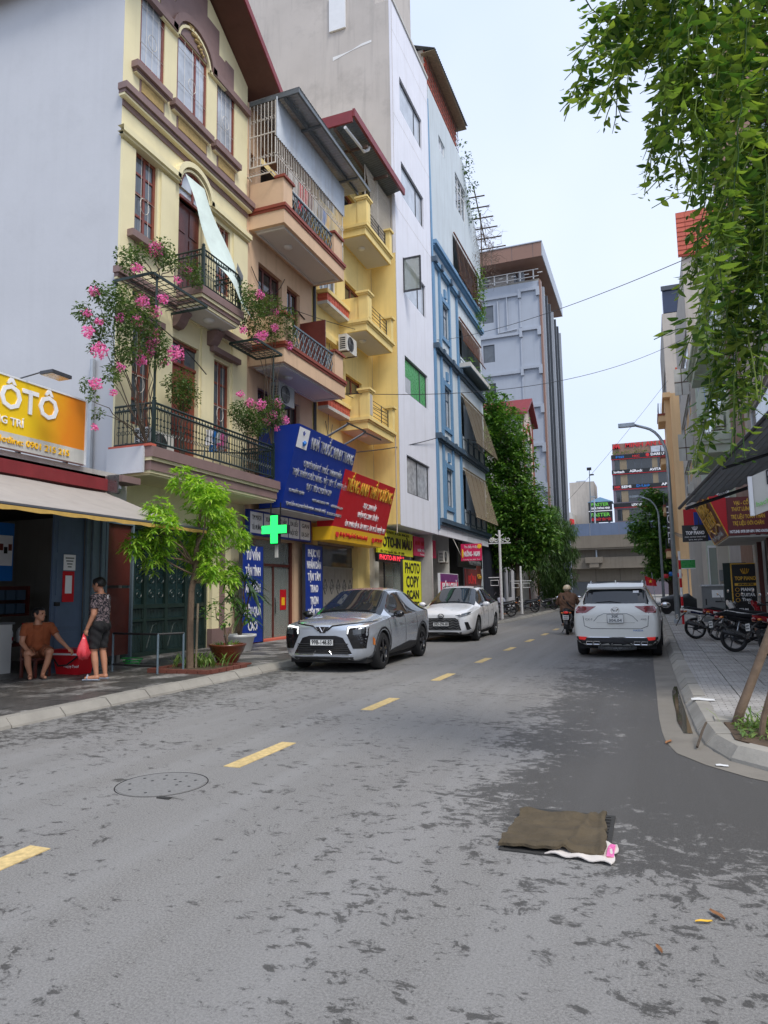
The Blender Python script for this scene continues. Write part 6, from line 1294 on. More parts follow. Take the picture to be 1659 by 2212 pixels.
# far to near
Hr = right_house('grey_block', 'tall grey block behind the orange building on the right', 2.15, 66.2, 80, 26.4, M['warm_grey_wall'], (8,12,16,20), 'building')
mat('solar_panel', rgb(40,52,80), .2, .1, 2, coat=.4)
mbx('water_heater_panel', M['solar_panel'], Hr, [(2.3,5.2,66.3,67.8,26.5,28.6)]); mbx('solar_tube', M['tower_dark'], Hr, [(2.2,5.4,66.1,66.3,28.6,29.0)]); mbx('flank_window', M['tower_dark'], Hr, [(3.9,4.6,66.15,66.17,16,23)])
Ho_ = right_house('orange_building', 'apricot orange building with small iron balconies on the right', 2.15, 60, 66, 17.3, M['orange_wall'], (5.5,8.6,11.8,14.6), 'building')
mbx('cantilever', M['orange_wall'], Ho_, [(1.75,2.15,60.6,65.4,4.0,17.0)])
for z in (4.0,7.6,11.6,15.2):
    B = mbx('balcony', M['orange_wall'], Ho_, [(1.2,1.75,60.7,63.8,z,z+.5)]); mbx('moulding', M['redbrown_trim'], B, [(1.14,1.75,60.64,63.86,z+.5,z+.66)])
    R_ = mbx('railing', M['black_iron'], Ho_, [(1.22,1.26,60.75,63.75,z+1.5,z+1.56)])
    for k in range(12): inst('baluster', gbm, R_, (1.24, 60.8+.26*k, z+.6), (0,0,0), (1.4,1.4,.95))
    for k in range(4): inst('baluster', gbm, R_, (1.28+.13*k, 60.75, z+.6), (0,0,0), (1.4,1.4,.95))
mbx('cornice', M['orange_wall'], Ho_, [(1.6,2.2,59.9,66.1,17.0,17.4)]); mbx('roof_brick', M['terracotta'], Ho_, [(2.7,4.2,59.95,61,17.3,19.4)])
tg = thing('banner_sign', 'dark vertical sign with white lettering on the orange building', 'sign', (1.5,60.5,4.6)); mbx('board', M['sign_black'], tg, [(1.35,1.72,60.4,60.5,4.8,8.4)]); text('HOTEL', .5, M['letter_white'], tg, (1.53,60.39,6.6), (0,0,-1), (1,0,0), width=3, ext=.01)
Hq = right_house('narrow_house', 'grey-brown house with a red tiled roof patch behind the vines', 2.75, 44, 58, 21.5, M['warm_grey_wall'], (5,8.5,12,15.5), fl=M['warm_grey_wall'])
tl = MB(); tl.box(0,.5,0,.3,0,.05); tlm = tl.mesh('roof_tile'); tlm.materials.append(M['terracotta'])
RTl = mbx('tiled_roof', M['terracotta'], Hq, [(2.55,5.4,43.8,43.9,21.4,24.2)])
for j in range(9):
    for k in range(6): inst('roof_tile', tlm, RTl, (2.55+.48*k, 43.8, 21.5+.29*j), (math.pi/2-.12,0,0))
for z in (9,13): 
    B = mbx('open_shutter', M['dirty_white'], Hq, [(1.9,2.7,44.3,44.36,z,z+1.6)])
    mbx('shutter_bar', M['rusty_iron'], B, [(1.9,2.7,44.28,44.3,z+.75,z+.8),(2.28,2.32,44.28,44.3,z,z+1.6)])
Hg = right_house('green_house', 'pale green house with moulded ledges half hidden by the vines', 2.95, 27.5, 43.5, 15.5, M['green_wall'], (5.2,8.8,12.2), fl=M['green_wall'])
for z in (6.4,10.3):
    L_ = mbx('ledge', M['green_wall'], Hg, [(2.1,2.95,27.6,33,z,z+.3)]); mbx('ledge_moulding', M['green_wall'], L_, [(2.0,2.95,27.5,33.1,z+.3,z+.42),(1.92,2.95,27.45,33.15,z+.42,z+.62)]); 
b = MB(); b.grid([[(2.9-.25*math.sin(math.pi*j/8), 34.5+.1*i, 9.0+1.1*j*.7) for i in range(4)] for j in range(9)]); mat('tarp_blue', rgb(40,120,200), .5, .1, 3); tag(b.build('blue_tarp', M['tarp_blue'], smooth=True), 'bright blue tarpaulin hanging on the green house', 'tarpaulin')
Hn = right_house('brown_house', 'tall dark brown house top rising above the vines', 2.95, 24.3, 27.4, 19.5, M['brown_clad'], (8,12,15.5), fl=M['brown_clad'])
Hm = right_house('grey_house', 'grey shop house with signs and a canopy on the near right', 3.0, 8.9, 24.2, 13, M['warm_grey_wall'], (5.2,8.6), zb=3.6)
b = MB(); corrugated(b, (2.85,10,7), (2.85,18,7), (2.85,10,12.5), (2.85,18,12.5), .2, .03); b.build('corrugated_cladding', M['tin_grey'], Hm)
mat('brick_red', rgb(112,64,52), .85, .15, 3)
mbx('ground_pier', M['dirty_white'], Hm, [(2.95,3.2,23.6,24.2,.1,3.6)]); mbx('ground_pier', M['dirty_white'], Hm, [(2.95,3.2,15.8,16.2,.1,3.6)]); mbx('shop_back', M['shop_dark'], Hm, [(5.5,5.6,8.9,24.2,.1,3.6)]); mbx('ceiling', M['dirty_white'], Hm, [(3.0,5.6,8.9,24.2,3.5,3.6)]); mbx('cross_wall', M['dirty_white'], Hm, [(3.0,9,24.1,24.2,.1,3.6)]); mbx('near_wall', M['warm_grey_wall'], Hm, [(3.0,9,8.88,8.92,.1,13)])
bp = mbx('wood_post', M['wood_dark'], Hm, [(2.86,2.98,20.6,20.75,.1,3.4)]); mbx('wood_post', M['wood_dark'], Hm, [(2.86,2.98,22.5,22.6,.1,3.4)]); mbx('door_leaf', M['green_iron'], Hm, [(2.2,2.9,25.6,25.66,.12,2.3)])
# green house ground floor
mbx('shop_pier', M['dirty_white'], Hg, [(2.6,2.96,27.3,27.5,.1,4.2)]); mbx('shop_pier', M['warm_grey_wall'], Hg, [(2.55,2.95,31.5,31.9,.1,4.2)]); 
GL = mbx('glass_front', M['alu_white'], Hg, [(2.3,2.34,33.0,33.1,.1,3.3),(2.9,2.94,33.0,33.1,.1,3.3),(2.34,2.9,33.0,33.1,3.2,3.3)]); mbx('pane', M['shop_glass'], GL, [(2.34,2.9,33.04,33.05,.1,3.2)])
mbx('notice_strip', M['letter_green'], GL, [(2.36,2.88,33.0,33.03,.95,1.15)]); mbx('poster', M['sign_yellow'], GL, [(2.4,2.8,33.0,33.03,.2,.55)])
# signs on the near right
BS = thing('massage_sign', 'maroon massage sign box leaning out over the right pavement', 'sign', (2.0,21,2.8))
b = MB(); P0, P1, P2, P3 = (1.9,20.0,2.83),(1.9,24.1,2.83),(1.40,24.1,4.05),(1.40,20.0,4.05)
b.face([P0,P1,P2,P3]); b.face([P1,(2.9,24.1,2.83),(2.9,24.1,4.05),P2]); b.build('street_panel', M['sign_maroon'], BS)
mbx('underside', M['dirty_white'], BS, [(1.92,2.95,20.0,24.05,2.78,2.82)])
mbx('front_panel', M['sign_maroon'], BS, [(1.9,2.88,19.94,20.0,2.84,3.82)]); b = MB(); b.face([(1.9,19.99,2.84),(1.9,19.99,3.82),(1.42,19.99,4.03)]); b.build('end_panel', M['sign_red'], BS)
b = MB(); b.tube([P0,P3], .018, 4); b.tube([P0,P1], .018, 4); b.tube([P1,P2], .018, 4); b.tube([P2,P3], .018, 4); b.build('gold_edge', M['letter_gold'], BS)
tx = lambda s, z, h, w, m_='letter_gold': text(s, h, M[m_], BS, (2.38,19.938,z), (1,0,0), (0,0,1), width=w, ext=.004, bold=.004)
tx('VAI - CỔ - GÁY', 3.66, .14, .62); tx('THẮT LƯNG HÔNG', 3.50, .14, .74); tx('TRỊ LIỆU TOÀN THÂN', 3.30, .14, .78); tx('TRỊ LIỆU ĐÔI CHÂN', 3.13, .14, .72); tx('HOTLINE: 0978 309 689 / 0962 636356', 2.92, .1, .88, 'letter_white')
up = Vector((-.5,0,1.22)); U_ = (0,-1,0); nn = Vector((-1.22,0,-.5)).normalized()
text('MASSAGE', .5, M['letter_gold'], BS, Vector((1.9,22.2,2.83))+up*.75+nn*.02, U_, up, width=2.6, ext=.01, bold=.01); text('TRỊ LIỆU', .5, M['letter_gold'], BS, Vector((1.9,22.2,2.83))+up*.45+nn*.02, U_, up, width=3.0, ext=.01, bold=.01); text('Đ/c: 214 Nguyễn Xiển', .2, M['letter_silver'], BS, Vector((1.9,22.2,2.83))+up*.1+nn*.02, U_, up, width=3.2, ext=.006)
b = MB(); b.tube([tuple(Vector((1.9,20.3+.3*k,2.83))+up*(.24+.07*math.sin(k*.8))+nn*.02) for k in range(12)], .03, 4); b.build('gold_wave', M['letter_gold'], BS)
TP = thing('piano_hanging_sign', 'small black TOP PIANO sign hanging over the pavement', 'sign', (1.28,24.5,2.95)); mbx('board', M['sign_black'], TP, [(.99,1.75,24.5,24.56,2.98,3.52)])
def crown(root, x, y, z, s, mt):
    b = MB()
    for k in range(5): a = (k-2)*.28; b.tube([(x+math.sin(a)*s*.7,y,z),(x+math.sin(a)*s*1.25,y,z+s*.8*math.cos(a))], s*.07, 4); b.ball((x+math.sin(a)*s*1.25,y,z+s*.85*math.cos(a)), s*.09, 6, 4)
    b.tube([(x+s*.62*(k/4-.0)-s*.62/2-0+.0,y,z-.04*s+.12*s*((k-2)/2)**2) for k in range(5)], s*.1, 5); b.build('crown_mark', mt, root)
crown(TP, 1.37, 24.49, 3.36, .12, M['letter_white']); text('TOP PIANO', .15, M['letter_white'], TP, (1.37,24.49,3.26), (1,0,0), (0,0,1), width=.55, ext=.004, bold=.006); text('PIANO, GUITAR & THANH NHẠC', .06, M['letter_white'], TP, (1.37,24.49,3.13), (1,0,0), (0,0,1), width=.62, ext=.003); text('0916 444 6374', .06, M['letter_white'], TP, (1.37,24.49,3.04), (1,0,0), (0,0,1), width=.4, ext=.003)
b = MB(); b.tube([(1.5,24.53,3.52),(1.5,24.53,3.9),(2.9,24.53,3.95)], .02, 5); b.build('bracket', M['black_iron'], TP)
PBd = thing('piano_board', 'tall black standing board advertising TOP PIANO lessons', 'sign', (2.65,24.0,.12)); mbx('board', M['sign_black'], PBd, [(2.30,3.02,23.97,24.03,.3,2.2)]); mbx('frame', M['letter_gold'], PBd, [(2.27,2.30,23.96,24.03,.12,2.23),(3.02,3.05,23.96,24.03,.12,2.23),(2.30,3.02,23.96,24.03,2.2,2.23)])
crown(PBd, 2.66, 23.95, 1.92, .17, M['letter_gold']); pt = lambda s, z, h, w, m_='letter_gold', x=2.66: text(s, h, M[m_], PBd, (x,23.955,z), (1,0,0), (0,0,1), width=w, ext=.004, bold=.005)
pt('TOP PIANO', 1.76, .16, .58); mbx('gold_ribbon', M['letter_gold'], PBd, [(2.36,2.96,23.955,23.97,1.54,1.62)]); pt('MUA BÁN & CHO THUÊ', 1.58, .06, .42, 'letter_black'); pt('PIANO', 1.42, .13, .36, 'letter_white', 2.70); pt('GUITAR', 1.26, .13, .38, 'letter_white', 2.71); pt('Thanh', 1.12, .12, .30, 'letter_white', 2.68); pt('nhạc', 1.04, .12, .26, 'letter_white', 2.82); pt('0916 444', .82, .09, .26, 'letter_white', 2.56)
for z in (1.42,1.26,1.10): b = MB(); b.tube([(2.42+.055*math.cos(a*.628),23.96,z+.055*math.sin(a*.628)) for a in range(11)], .008, 4); b.build('round_icon', M['letter_gold'], PBd)
GRs = thing('white_green_sign', 'white shop sign panel with green lettering at the right edge', 'sign', (1.7,11,2.5)); b = MB(); b.face([(1.37,11.0,3.05),(2.6,10.6,3.55),(2.6,10.6,2.95),(1.40,11.0,2.5)]); b.face([(1.37,11.06,3.05),(2.6,10.66,3.55),(2.6,10.66,2.95),(1.40,11.06,2.5)]); b.build('panel', M['dirty_white'], GRs); mbx('panel_edge', M['letter_white'], GRs, [(1.35,1.40,10.98,11.06,2.5,3.06)])
text('hachi', .1, M['letter_green'], GRs, (1.52,10.93,2.68), (1,-.3,.35), (0,0,1), width=.2, ext=.003); text('PHỞ', .3, M['letter_black'], GRs, (1.75,10.86,3.08), (1,-.3,.4), (0,0,1), width=.4, ext=.003)
GN = thing('street_name_sign', 'small green sign beside the orange building', 'sign', (1.9,45,2.6)); mbx('plate', M['green_film'], GN, [(1.55,2.42,45,45.05,2.62,3.2)]); mbx('border', M['letter_white'], GN, [(1.55,2.42,44.99,45,3.15,3.2),(1.55,2.42,44.99,45,2.62,2.67)]); mbx('post', M['galv'], GN, [(1.95,2.02,45.05,45.1,.1,2.9)])
# dark canopy over the near right pavement
CN = thing('canopy', 'dark corrugated canopy on steel bars at the right edge', 'canopy', (2,12,3.2)); b = MB(); A_, B_, C_ = Vector((.74,16,3.25)), Vector((2.25,9.0,4.42)), Vector((3.2,16.2,4.02)); D_ = Vector((3.6,9.0,4.6))
corrugated(b, A_, C_, B_, D_, .18, .015, ny=3); b.build('sheet', M['tin_grey'], CN)
b = MB(); b.tube([A_ - Vector((.12,0,.06)), B_], .035, 6); b.build('edge_bar', M['alu_dark'], CN); b = MB(); b.tube([A_+Vector((0,0,-.08)), C_+Vector((0,0,-.08))], .04, 6); b.build('edge_bar', M['alu_dark'], CN)
for k in (.35,.7): b = MB(); b.tube([A_.lerp(B_,k)+Vector((0,0,-.06)), C_.lerp(D_,k)+Vector((0,0,-.06))], .03, 6); b.build('cross_bar', M['alu_dark'], CN)
# cabinet, lamp posts, striped post
CB = thing('electric_cabinet', 'grey electrical cabinet on the right pavement', 'cabinet', (2.25,31,.12)); mbx('body', M['grey_plastic'], CB, [(1.85,2.75,31,31.5,.12,1.55)]); mbx('cap', M['letter_silver'], CB, [(1.82,2.78,30.95,31.55,1.55,1.62)]); mbx('door', M['grey_plastic'], CB, [(1.88,2.72,30.985,31,.2,1.5)]); mbx('label_plate', M['letter_white'], CB, [(2.2,2.62,30.98,30.985,1.1,1.4)]); mbx('lock', M['black_iron'], CB, [(1.95,2.0,30.96,30.985,.8,1.05)])
mbx('meter_box', M['grey_plastic'], None, [(2.55,2.85,31.2,31.48,1.75,2.2)]); tag(bpy.data.objects['meter_box'], 'small grey meter box above the electrical cabinet', 'meter box')
def street_lamp(x, y, h, arm, label):
    t_ = thing('street_lamp', label, 'street lamp', (x,y,.12), 'street lamps'); b = MB(); b.tube([(x,y,.12),(x,y,h-1.6)] + [(x-arm*(1-math.cos(a*.196)), y, h-1.6+1.45*math.sin(a*.196)) for a in range(1,8)] + [(x-arm*1.25,y,h-.02)], [.105,.07]+[.055]*8, 10); b.build('pole', M['galv'], t_, smooth=True)
    mbx('base_box', M['galv'], t_, [(x-.14,x+.14,y-.14,y+.14,.12,.3)]); b = MB(); b.box(x-arm*1.25-.62,x-arm*1.25+.02,y-.12,y+.12,h-.07,h+.07); b.build('lamp_head', M['galv'], t_); mbx('lens', M['letter_silver'], t_, [(x-arm*1.25-.55,x-arm*1.25-.1,y-.09,y+.09,h-.085,h-.07)])
street_lamp(.84, 29.8, 8.2, .95, 'tall grey street lamp standing behind the right-hand white car'); street_lamp(.66, 52, 8.0, 1.0, 'second grey street lamp farther down the right kerb')
SPp = thing('striped_post', 'red and white striped marker post beside the street lamp', 'marker post', (1.02,29.3,.12))
for k in range(8): b = MB(); b.tube([(1.02-.0*k,29.3,.12+.35*k),(1.02,29.3,.12+.35*(k+1))], .045, 8); b.build('band', M['sign_red'] if k % 2 == 0 else M['letter_white'], SPp)
FG = thing('flag', 'red national flag with a gold star beside the street lamps', 'flag', (-.1,38,.1)); b = MB(); b.grid([[(-.36+.1*i+.012*j, 38+.05*math.sin(i*1.5), 2.15-.1*j-.045*i*(1-j/6)) for i in range(6)] for j in range(6)]); b.build('cloth', M['sign_red'], FG, smooth=True); b = MB(); b.tube([(.15,38,.1),(-.02,38,2.3)], .015, 5); b.build('pole', M['galv'], FG)
b = MB(); b.prism([(-.1+.10*math.sin(k*.6283)*(1 if k % 2 == 0 else .42), 1.86+.10*math.cos(k*.6283)*(1 if k % 2 == 0 else .42)) for k in range(10)], 0, .01); b.v = [(v[0], 37.92-v[2], v[1]) for v in b.v]; b.build('star', M['sign_yellow'], FG)
for k, (x, z, m_) in enumerate(((.95,2.4,'letter_red'),(1.35,2.55,'letter_blue'),(1.9,2.45,'letter_red'))): b = MB(); b.lathe([(.16,-.15),(.2,0),(.16,.15)], (x,56,z), 10); b.T = None; tag(b.build('lantern', M[m_]), ('red lantern left of the blue one under the orange building','blue lantern under the orange building','red lantern right of the blue one under the orange building')[k], 'lantern')
# cables across the sky
def cable(p, q, sag, label, r=.012):
    P = [Vector(p).lerp(Vector(q), k/24) - Vector((0,0,sag*4*(k/24)*(1-k/24))) for k in range(25)]; b = MB(); b.tube(P, r, 4); tag(b.build('overhead_cable', M['black_iron']), label, 'cable')
cable((F+.3,17.7,10.6), (W+.1,36,15.4), .5, 'pale cable strung across the peach and white facades', .012); cable((W+.1,36,15.4), (2.9,18,10.1), .4, 'black cable crossing the sky towards the vines', .012)
cable((F+.25,12.2,4.9), (W+.2,33,9.2), .5, 'black cable running along the left facades above the signs', .02); cable((F+.25,17.6,9.0), (W+.15,44,11.2), .6, 'cable sagging along the balconies to the blue building', .016)
cable((F+.2,23,9.0), (2.6,48,17.6), 1.2, 'thin cable crossing the sky lower down past the tower', .014); cable((-9.4,80,10.5), (2.2,64,19.5), .3, 'faint cable rising to the orange building', .018)
# white ornamental posts on the left kerb
for x, y, h, lb, top in ((-7.1,34.8,4.55,'tall white ornamental post with scrolled crossbar by the parked cars',True),(-7.35,41.9,2.95,'shorter white post with two small hanging frames',False)):
    t_ = thing('ornamental_post', lb, 'post', (x,y,.1), 'white ornamental posts'); b = MB(); b.tube([(x,y,.1),(x,y,h)], [.075,.06], 8); b.build('post', M['plain_white'], t_)
    if top:
        mbx('crossbar', M['plain_white'], t_, [(x-.56,x+.56,y-.02,y+.02,h-.68,h-.63)])
        for s in (-1,1):
            b = MB(); b.tube([(x+s*(.42-(.04+.1*k/12)*math.cos(k*.6)), y, h-.48+(.04+.1*k/12)*math.sin(k*.6)) for k in range(13)], .018, 4); b.tube([(x+s*(.17-(.03+.08*k/12)*math.cos(k*.6)), y, h-.5+(.03+.08*k/12)*math.sin(k*.6)) for k in range(13)], .018, 4); b.build('scroll', M['plain_white'], t_)
            b = MB(); b.tube([(x,y,h-.35),(x+s*.2,y,h-.2)], .02, 4); b.build('prong', M['plain_white'], t_)
    for s in ((-1,) if top else (-1,1)):
        z = 2.15 if top else 2.05; mbx('arm', M['plain_white'], t_, [(min(x,x+s*.62),max(x,x+s*.62),y-.02,y+.02,z,z+.045)])
        b = MB(); q = [(x+s*.12,z-.12),(x+s*.52,z-.12),(x+s*.52,z-.38),(x+s*.12,z-.38)]
        b.tube([(a,y,c) for a, c in q+[q[0]]], .018, 4); b.build('hanging_frame', M['plain_white'], t_)
# small clutter on the right-hand fronts
for k, (x, y, z, lb) in enumerate(((2.7,29.2,7.6,'air conditioner unit on the pale green house under the upper ledge'),(2.7,36.5,5.0,'air conditioner unit low on the far end of the pale green house'),(2.5,46.2,7.2,'air conditioner unit on the grey-brown house by the open shutter'),(1.9,64.6,9.6,'air conditioner unit on the orange building balcony side'))): ac_unit((x,y,z), math.pi, lb)
for x, y, z0, z1, m_, lb in ((1.7,39.5,4.2,5.6,'sign_red','small red projecting sign on the far right-hand fronts'),(1.9,34.2,3.6,4.9,'sign_blue','small blue projecting sign before the red one on the right'),(2.0,28.6,4.4,5.4,'letter_white','white projecting sign nearest the green house ledge')):
    o = mbx('projecting_sign', M[m_], None, [(x,x+.85,y,y+.1,z0,z1)]); tag(o, lb, 'sign'); mbx('bracket', M['black_iron'], o, [(x+.85,2.95,y+.03,y+.07,z1-.2,z1-.14)])
b = MB()
for k in range(5): b.tube([Vector((2.6,20,5.0+.05*k)).lerp(Vector((1.9,66,6.6+.06*k)), q/20)-Vector((.05*k,0,(1.1+.12*k)*4*(q/20)*(1-q/20))) for q in range(21)], .016, 4)
tag(b.build('cable_bundle', M['black_iron'], kind='stuff'), 'bundle of black cables sagging along the right-hand fronts', 'cable')
# ================================================================== TREES AND PLANTS
def limb(b, p, q, r0, r1, n=6, wob=.05, seg=7):
    p, q = Vector(p), Vector(q); L_ = (q-p).length; P = []
    for k in range(n+1): P.append(p.lerp(q, k/n) + (Vector((rnd.uniform(-1,1), rnd.uniform(-1,1), rnd.uniform(-.4,.4)))*wob*L_*.5 if 0 < k < n else Vector()))
    b.tube(P, [r0+(r1-r0)*k/n for k in range(n+1)], seg)
def lance(b, p, d, s, w, bend, mi=0):
    """long narrow leaf, folded along the rib and bending down"""
    d = Vector(d).normalized(); side = d.cross(Vector((0,0,1)))
    if side.length < .1: side = d.orthogonal()
    side.normalize(); up = side.cross(d); i = len(b.v); pts = []
    for k, (t, ww) in enumerate(((0,.12),(.3,.9),(.65,.8),(1,.03))):
        c = Vector(p) + d*s*t - Vector((0,0,1))*bend*s*t*t
        b.v += [tuple(c+side*w*ww*.5+up*w*.14*ww), tuple(c), tuple(c-side*w*ww*.5+up*w*.14*ww)]
    for k in range(3):
        a = i+3*k; b.f += [[a,a+1,a+4,a+3],[a+1,a+2,a+5,a+4]]; b.m += [mi, mi]
# young street tree with bright rosettes of long leaves
ST = [(-8.2,11.31,3.65,.24),(-8.2,10.83,3.45,.23),(-8.2,11.9,3.48,.28),(-8.2,10.33,3.16,.22),(-8.2,11.49,3.22,.38),(-8.2,12.41,3.14,.29),(-8.2,10.84,2.99,.26),(-8.2,12.22,2.76,.4),(-8.2,13.09,2.97,.23),(-8.2,13.45,2.65,.19),(-8.2,11.5,2.7,.45),(-8.2,10.69,2.58,.29),(-8.2,9.97,2.59,.25),(-8.2,9.84,2.34,.18),(-8.2,10.31,2.14,.25),(-8.2,11.07,2.17,.27),(-8.2,12.23,2.29,.36),(-8.2,12.89,2.24,.26),(-8.2,10.18,1.83,.15),(-8.2,11.82,1.72,.17),(-8.2,12.5,1.9,.22)]
t_ = thing('street_tree', 'young tree with bright green drooping leaf rosettes on the left pavement', 'tree', (-8.22,11.12,.12))
cx, cy = -8.2, 11.3
# the crown is as deep as it is wide: blobs are pulled together along the line of sight's cross direction and spread in depth
BL = []
for x, y, z, r in ST:
    dy = (y-cy); k = rnd.uniform(-.75, .75)
    BL.append((cx - dy*.22 + k*.7, cy + dy*.92 + k*.5, z+.06, r*1.12))
b = MB()
for x, y, z, r in BL:
    for _ in range(int(24 + 260*r*r)):
        d = Vector((rnd.gauss(0,1), rnd.gauss(0,1), rnd.gauss(0,1))).normalized()*r*(rnd.random()**.4)*1.1; p = Vector((x,y,z))+d
        ax = (d.normalized()*.6 + Vector((0,0,.7))).normalized(); n = rnd.randint(7,10); ph = rnd.random()*6
        e1 = ax.orthogonal().normalized(); e2 = ax.cross(e1)
        for k in range(n):
            a = ph + 2.4*k; el = .15+.6*k/n
            dd = (e1*math.cos(a)+e2*math.sin(a))*math.cos(el)+ax*math.sin(el); lance(b, p, dd, rnd.uniform(.10,.18), .042, rnd.uniform(.15,.5))
b.build('crown', M['leaf_bright'], t_, kind='stuff')
b = MB(); b.tube([(-8.22,11.12,.1),(-8.24,11.13,.9),(-8.2,11.1,1.6),(-8.15,11.15,2.0),(-8.2,11.3,2.8),(-8.18,11.35,3.4)], [.075,.062,.058,.05,.03,.015], 8); b.build('trunk', M['bark'], t_)
b = MB()
for x, y, z, r in BL[3:]: limb(b, (-8.19,11.15,min(z-.3,2.1) if z > 2 else 1.75), (x,y,z), .022, .008, 4, .12, 5)
b.build('branches', M['bark'], t_)
b = MB(); b.tube([(-8.12,11.16,.1),(-8.1,11.17,1.35)], .022, 6); tag(b.build('stake', M['bamboo']), 'bamboo stake tied to the young street tree', 'stake')
# planter round the tree: brick edging and weeds
PB_ = thing('tree_pit', 'brick-edged tree pit on the left pavement', 'planter', (-8.1,11,.11)); brm = MB(); brm.box(-.1,.1,-.05,.05,0,.07); bme_ = brm.mesh('edging_brick'); bme_.materials.append(M['brick_red'])
for k in range(6):
    inst('edging_brick', bme_, PB_, (-8.6+.22*k, 10.55, .117)); inst('edging_brick', bme_, PB_, (-8.6+.22*k, 11.75, .117))
for k in range(5):
    inst('edging_brick', bme_, PB_, (-8.7, 10.68+.23*k, .117), (0,0,1.57)); inst('edging_brick', bme_, PB_, (-7.4, 10.68+.23*k, .117), (0,0,1.57))
mbx('soil', M['soil'], PB_, [(-8.64,-7.46,10.61,11.69,.105,.15)])
b = MB()
for k in range(90):
    p = (-8.2+rnd.gauss(0,.28), 11.35+rnd.gauss(0,.2), .14); a = rnd.random()*6.28; lance(b, p, (math.cos(a)*.5, math.sin(a)*.5, 1), rnd.uniform(.25,.6), .035, .4)
b.build('weeds', M['grass_blade'], PB_, kind='stuff')
# pots
mat('glaze_brown', rgb(104,54,34), .3, .15, 4, coat=.3)
pt_ = thing('potted_plant', 'small leafy plant in a round brown glazed pot by the left kerb', 'potted plant', (-7.95,11.85,.12)); b = MB(); b.lathe([(.16,.0),(.2,.04),(.32,.26),(.35,.34),(.37,.36),(.37,.39),(.32,.39),(.3,.33)], (-7.95,11.95,.15), 20); b.build('pot', M['glaze_brown'], pt_, smooth=True)
mbx('pot_tile', M['brick_red'], pt_, [(-8.3,-7.6,11.62,12.28,.12,.15)]); b = MB(); b.lathe([(.31,0),(.31,.01)], (-7.95,11.95,.47), 16); b.build('soil', M['soil'], pt_)
b = MB(); stems = [((-7.95,11.95,.47),(-8.1,11.75,1.25)),((-7.95,11.95,.47),(-7.9,12.1,1.35)),((-7.9,11.9,.47),(-7.95,11.8,.95))]
for s in stems: limb(b, *s, .02, .008, 4, .12, 5)
b.build('stems', M['bark'], pt_); b = MB(); leaf_cloud(b, [(-8.1,11.75,1.28,.16),(-7.9,12.1,1.38,.14),(-7.95,11.8,1.0,.13),(-8.2,11.5,1.15,.14),(-7.7,12.35,1.05,.12)], 1500, .11, shape=.5)
for k in range(50): a = rnd.random()*6.28; lance(b, (-7.95+.2*math.cos(a),11.95+.2*math.sin(a),.48), (math.cos(a)*.4,math.sin(a)*.4,1), rnd.uniform(.12,.3), .02, .5)
b.build('foliage', M['leaf_mid'], pt_, kind='stuff')
pt_ = thing('potted_plant', 'strap-leaved dracaena in a white pot before the blue banner', 'potted plant', (-9.55,14.9,.12)); b = MB(); b.lathe([(.24,0),(.27,.02),(.35,.34),(.4,.36),(.4,.42),(.36,.42),(.34,.36)], (-9.55,14.9,.12), 20); b.build('pot', M['plain_white'], pt_, smooth=True)
b = MB(); tops = [(-9.7,14.75,1.35),(-9.4,15.1,1.55),(-9.3,14.6,1.0),(-9.5,15.0,1.85)]
for q in tops: limb(b, (-9.55,14.9,.45), q, .03, .018, 4, .1, 6)
b.build('stems', M['bark'], pt_); b = MB()
for q in tops:
    for k in range(26): a = rnd.random()*6.28; el = rnd.uniform(-.1,1.2); lance(b, (q[0],q[1],q[2]+rnd.uniform(-.1,.12)), (math.cos(a)*math.cos(el),math.sin(a)*math.cos(el),math.sin(el)), rnd.uniform(.45,.75), .075, rnd.uniform(.4,1.0))
b.build('leaves', M['leaf_dark'], pt_, kind='stuff')
# big street trees
def tree(name, label, base, blobs, dens, size, lm, spread, trunk_h, group, thin=None, tr=.16, nlow=0):
    t_ = thing(name, label, 'tree', base, group); b = MB(); BLs = []
    for x, y, z, r in blobs:
        BLs.append((x,y+rnd.uniform(-spread,spread)*.4,z,r*1.1)); BLs.append((x+rnd.uniform(-.5,.5), y+rnd.uniform(-spread,spread), z+rnd.uniform(-.4,.4), r*.8))
    if thin:
        for x, y, z, r in BLs:
            for _ in range(int(dens*r*r)):
                d = Vector((rnd.gauss(0,1), rnd.gauss(0,1), rnd.gauss(0,1))).normalized()*r*(rnd.random()**.5); p = Vector((x,y,z))+d; a = rnd.random()*6.28
                lance(b, p, (math.cos(a)*.6, math.sin(a)*.6, -.5+rnd.uniform(-.3,.6)), size*rnd.uniform(.7,1.4), thin, .5)
    else:
        # leaves gathered in sprays so that light and dark clumps form
        for x, y, z, r in BLs:
            for _ in range(int(dens*r*r/7)):
                d = Vector((rnd.gauss(0,1), rnd.gauss(0,1), rnd.gauss(0,1))).normalized()*r*(rnd.random()**.33); c = Vector((x,y,z))+d
                for _ in range(7): leaf(b, c+Vector((rnd.gauss(0,.17),rnd.gauss(0,.17),rnd.gauss(0,.09))), size*rnd.uniform(.6,1.2), rnd, .5, 0, d, .3)
    b.build('crown', lm, t_, kind='stuff')
    b = MB(); bx_, by_, bz_ = base; b.tube([(bx_,by_,bz_-.05),(bx_+.1,by_,bz_+trunk_h*.5),(bx_,by_+.1,bz_+trunk_h)], [tr,tr*.8,tr*.6], 9); b.build('trunk', M['bark_dark'], t_)
    b = MB()
    for x, y, z, r in BLs[::2]: limb(b, (bx_,by_,min(bz_+trunk_h*.95, max(bz_+1.2,z-1.5))), (x,y,z), tr*.4, .03, 5, .12, 5)
    b.build('limbs', M['bark_dark'], t_)
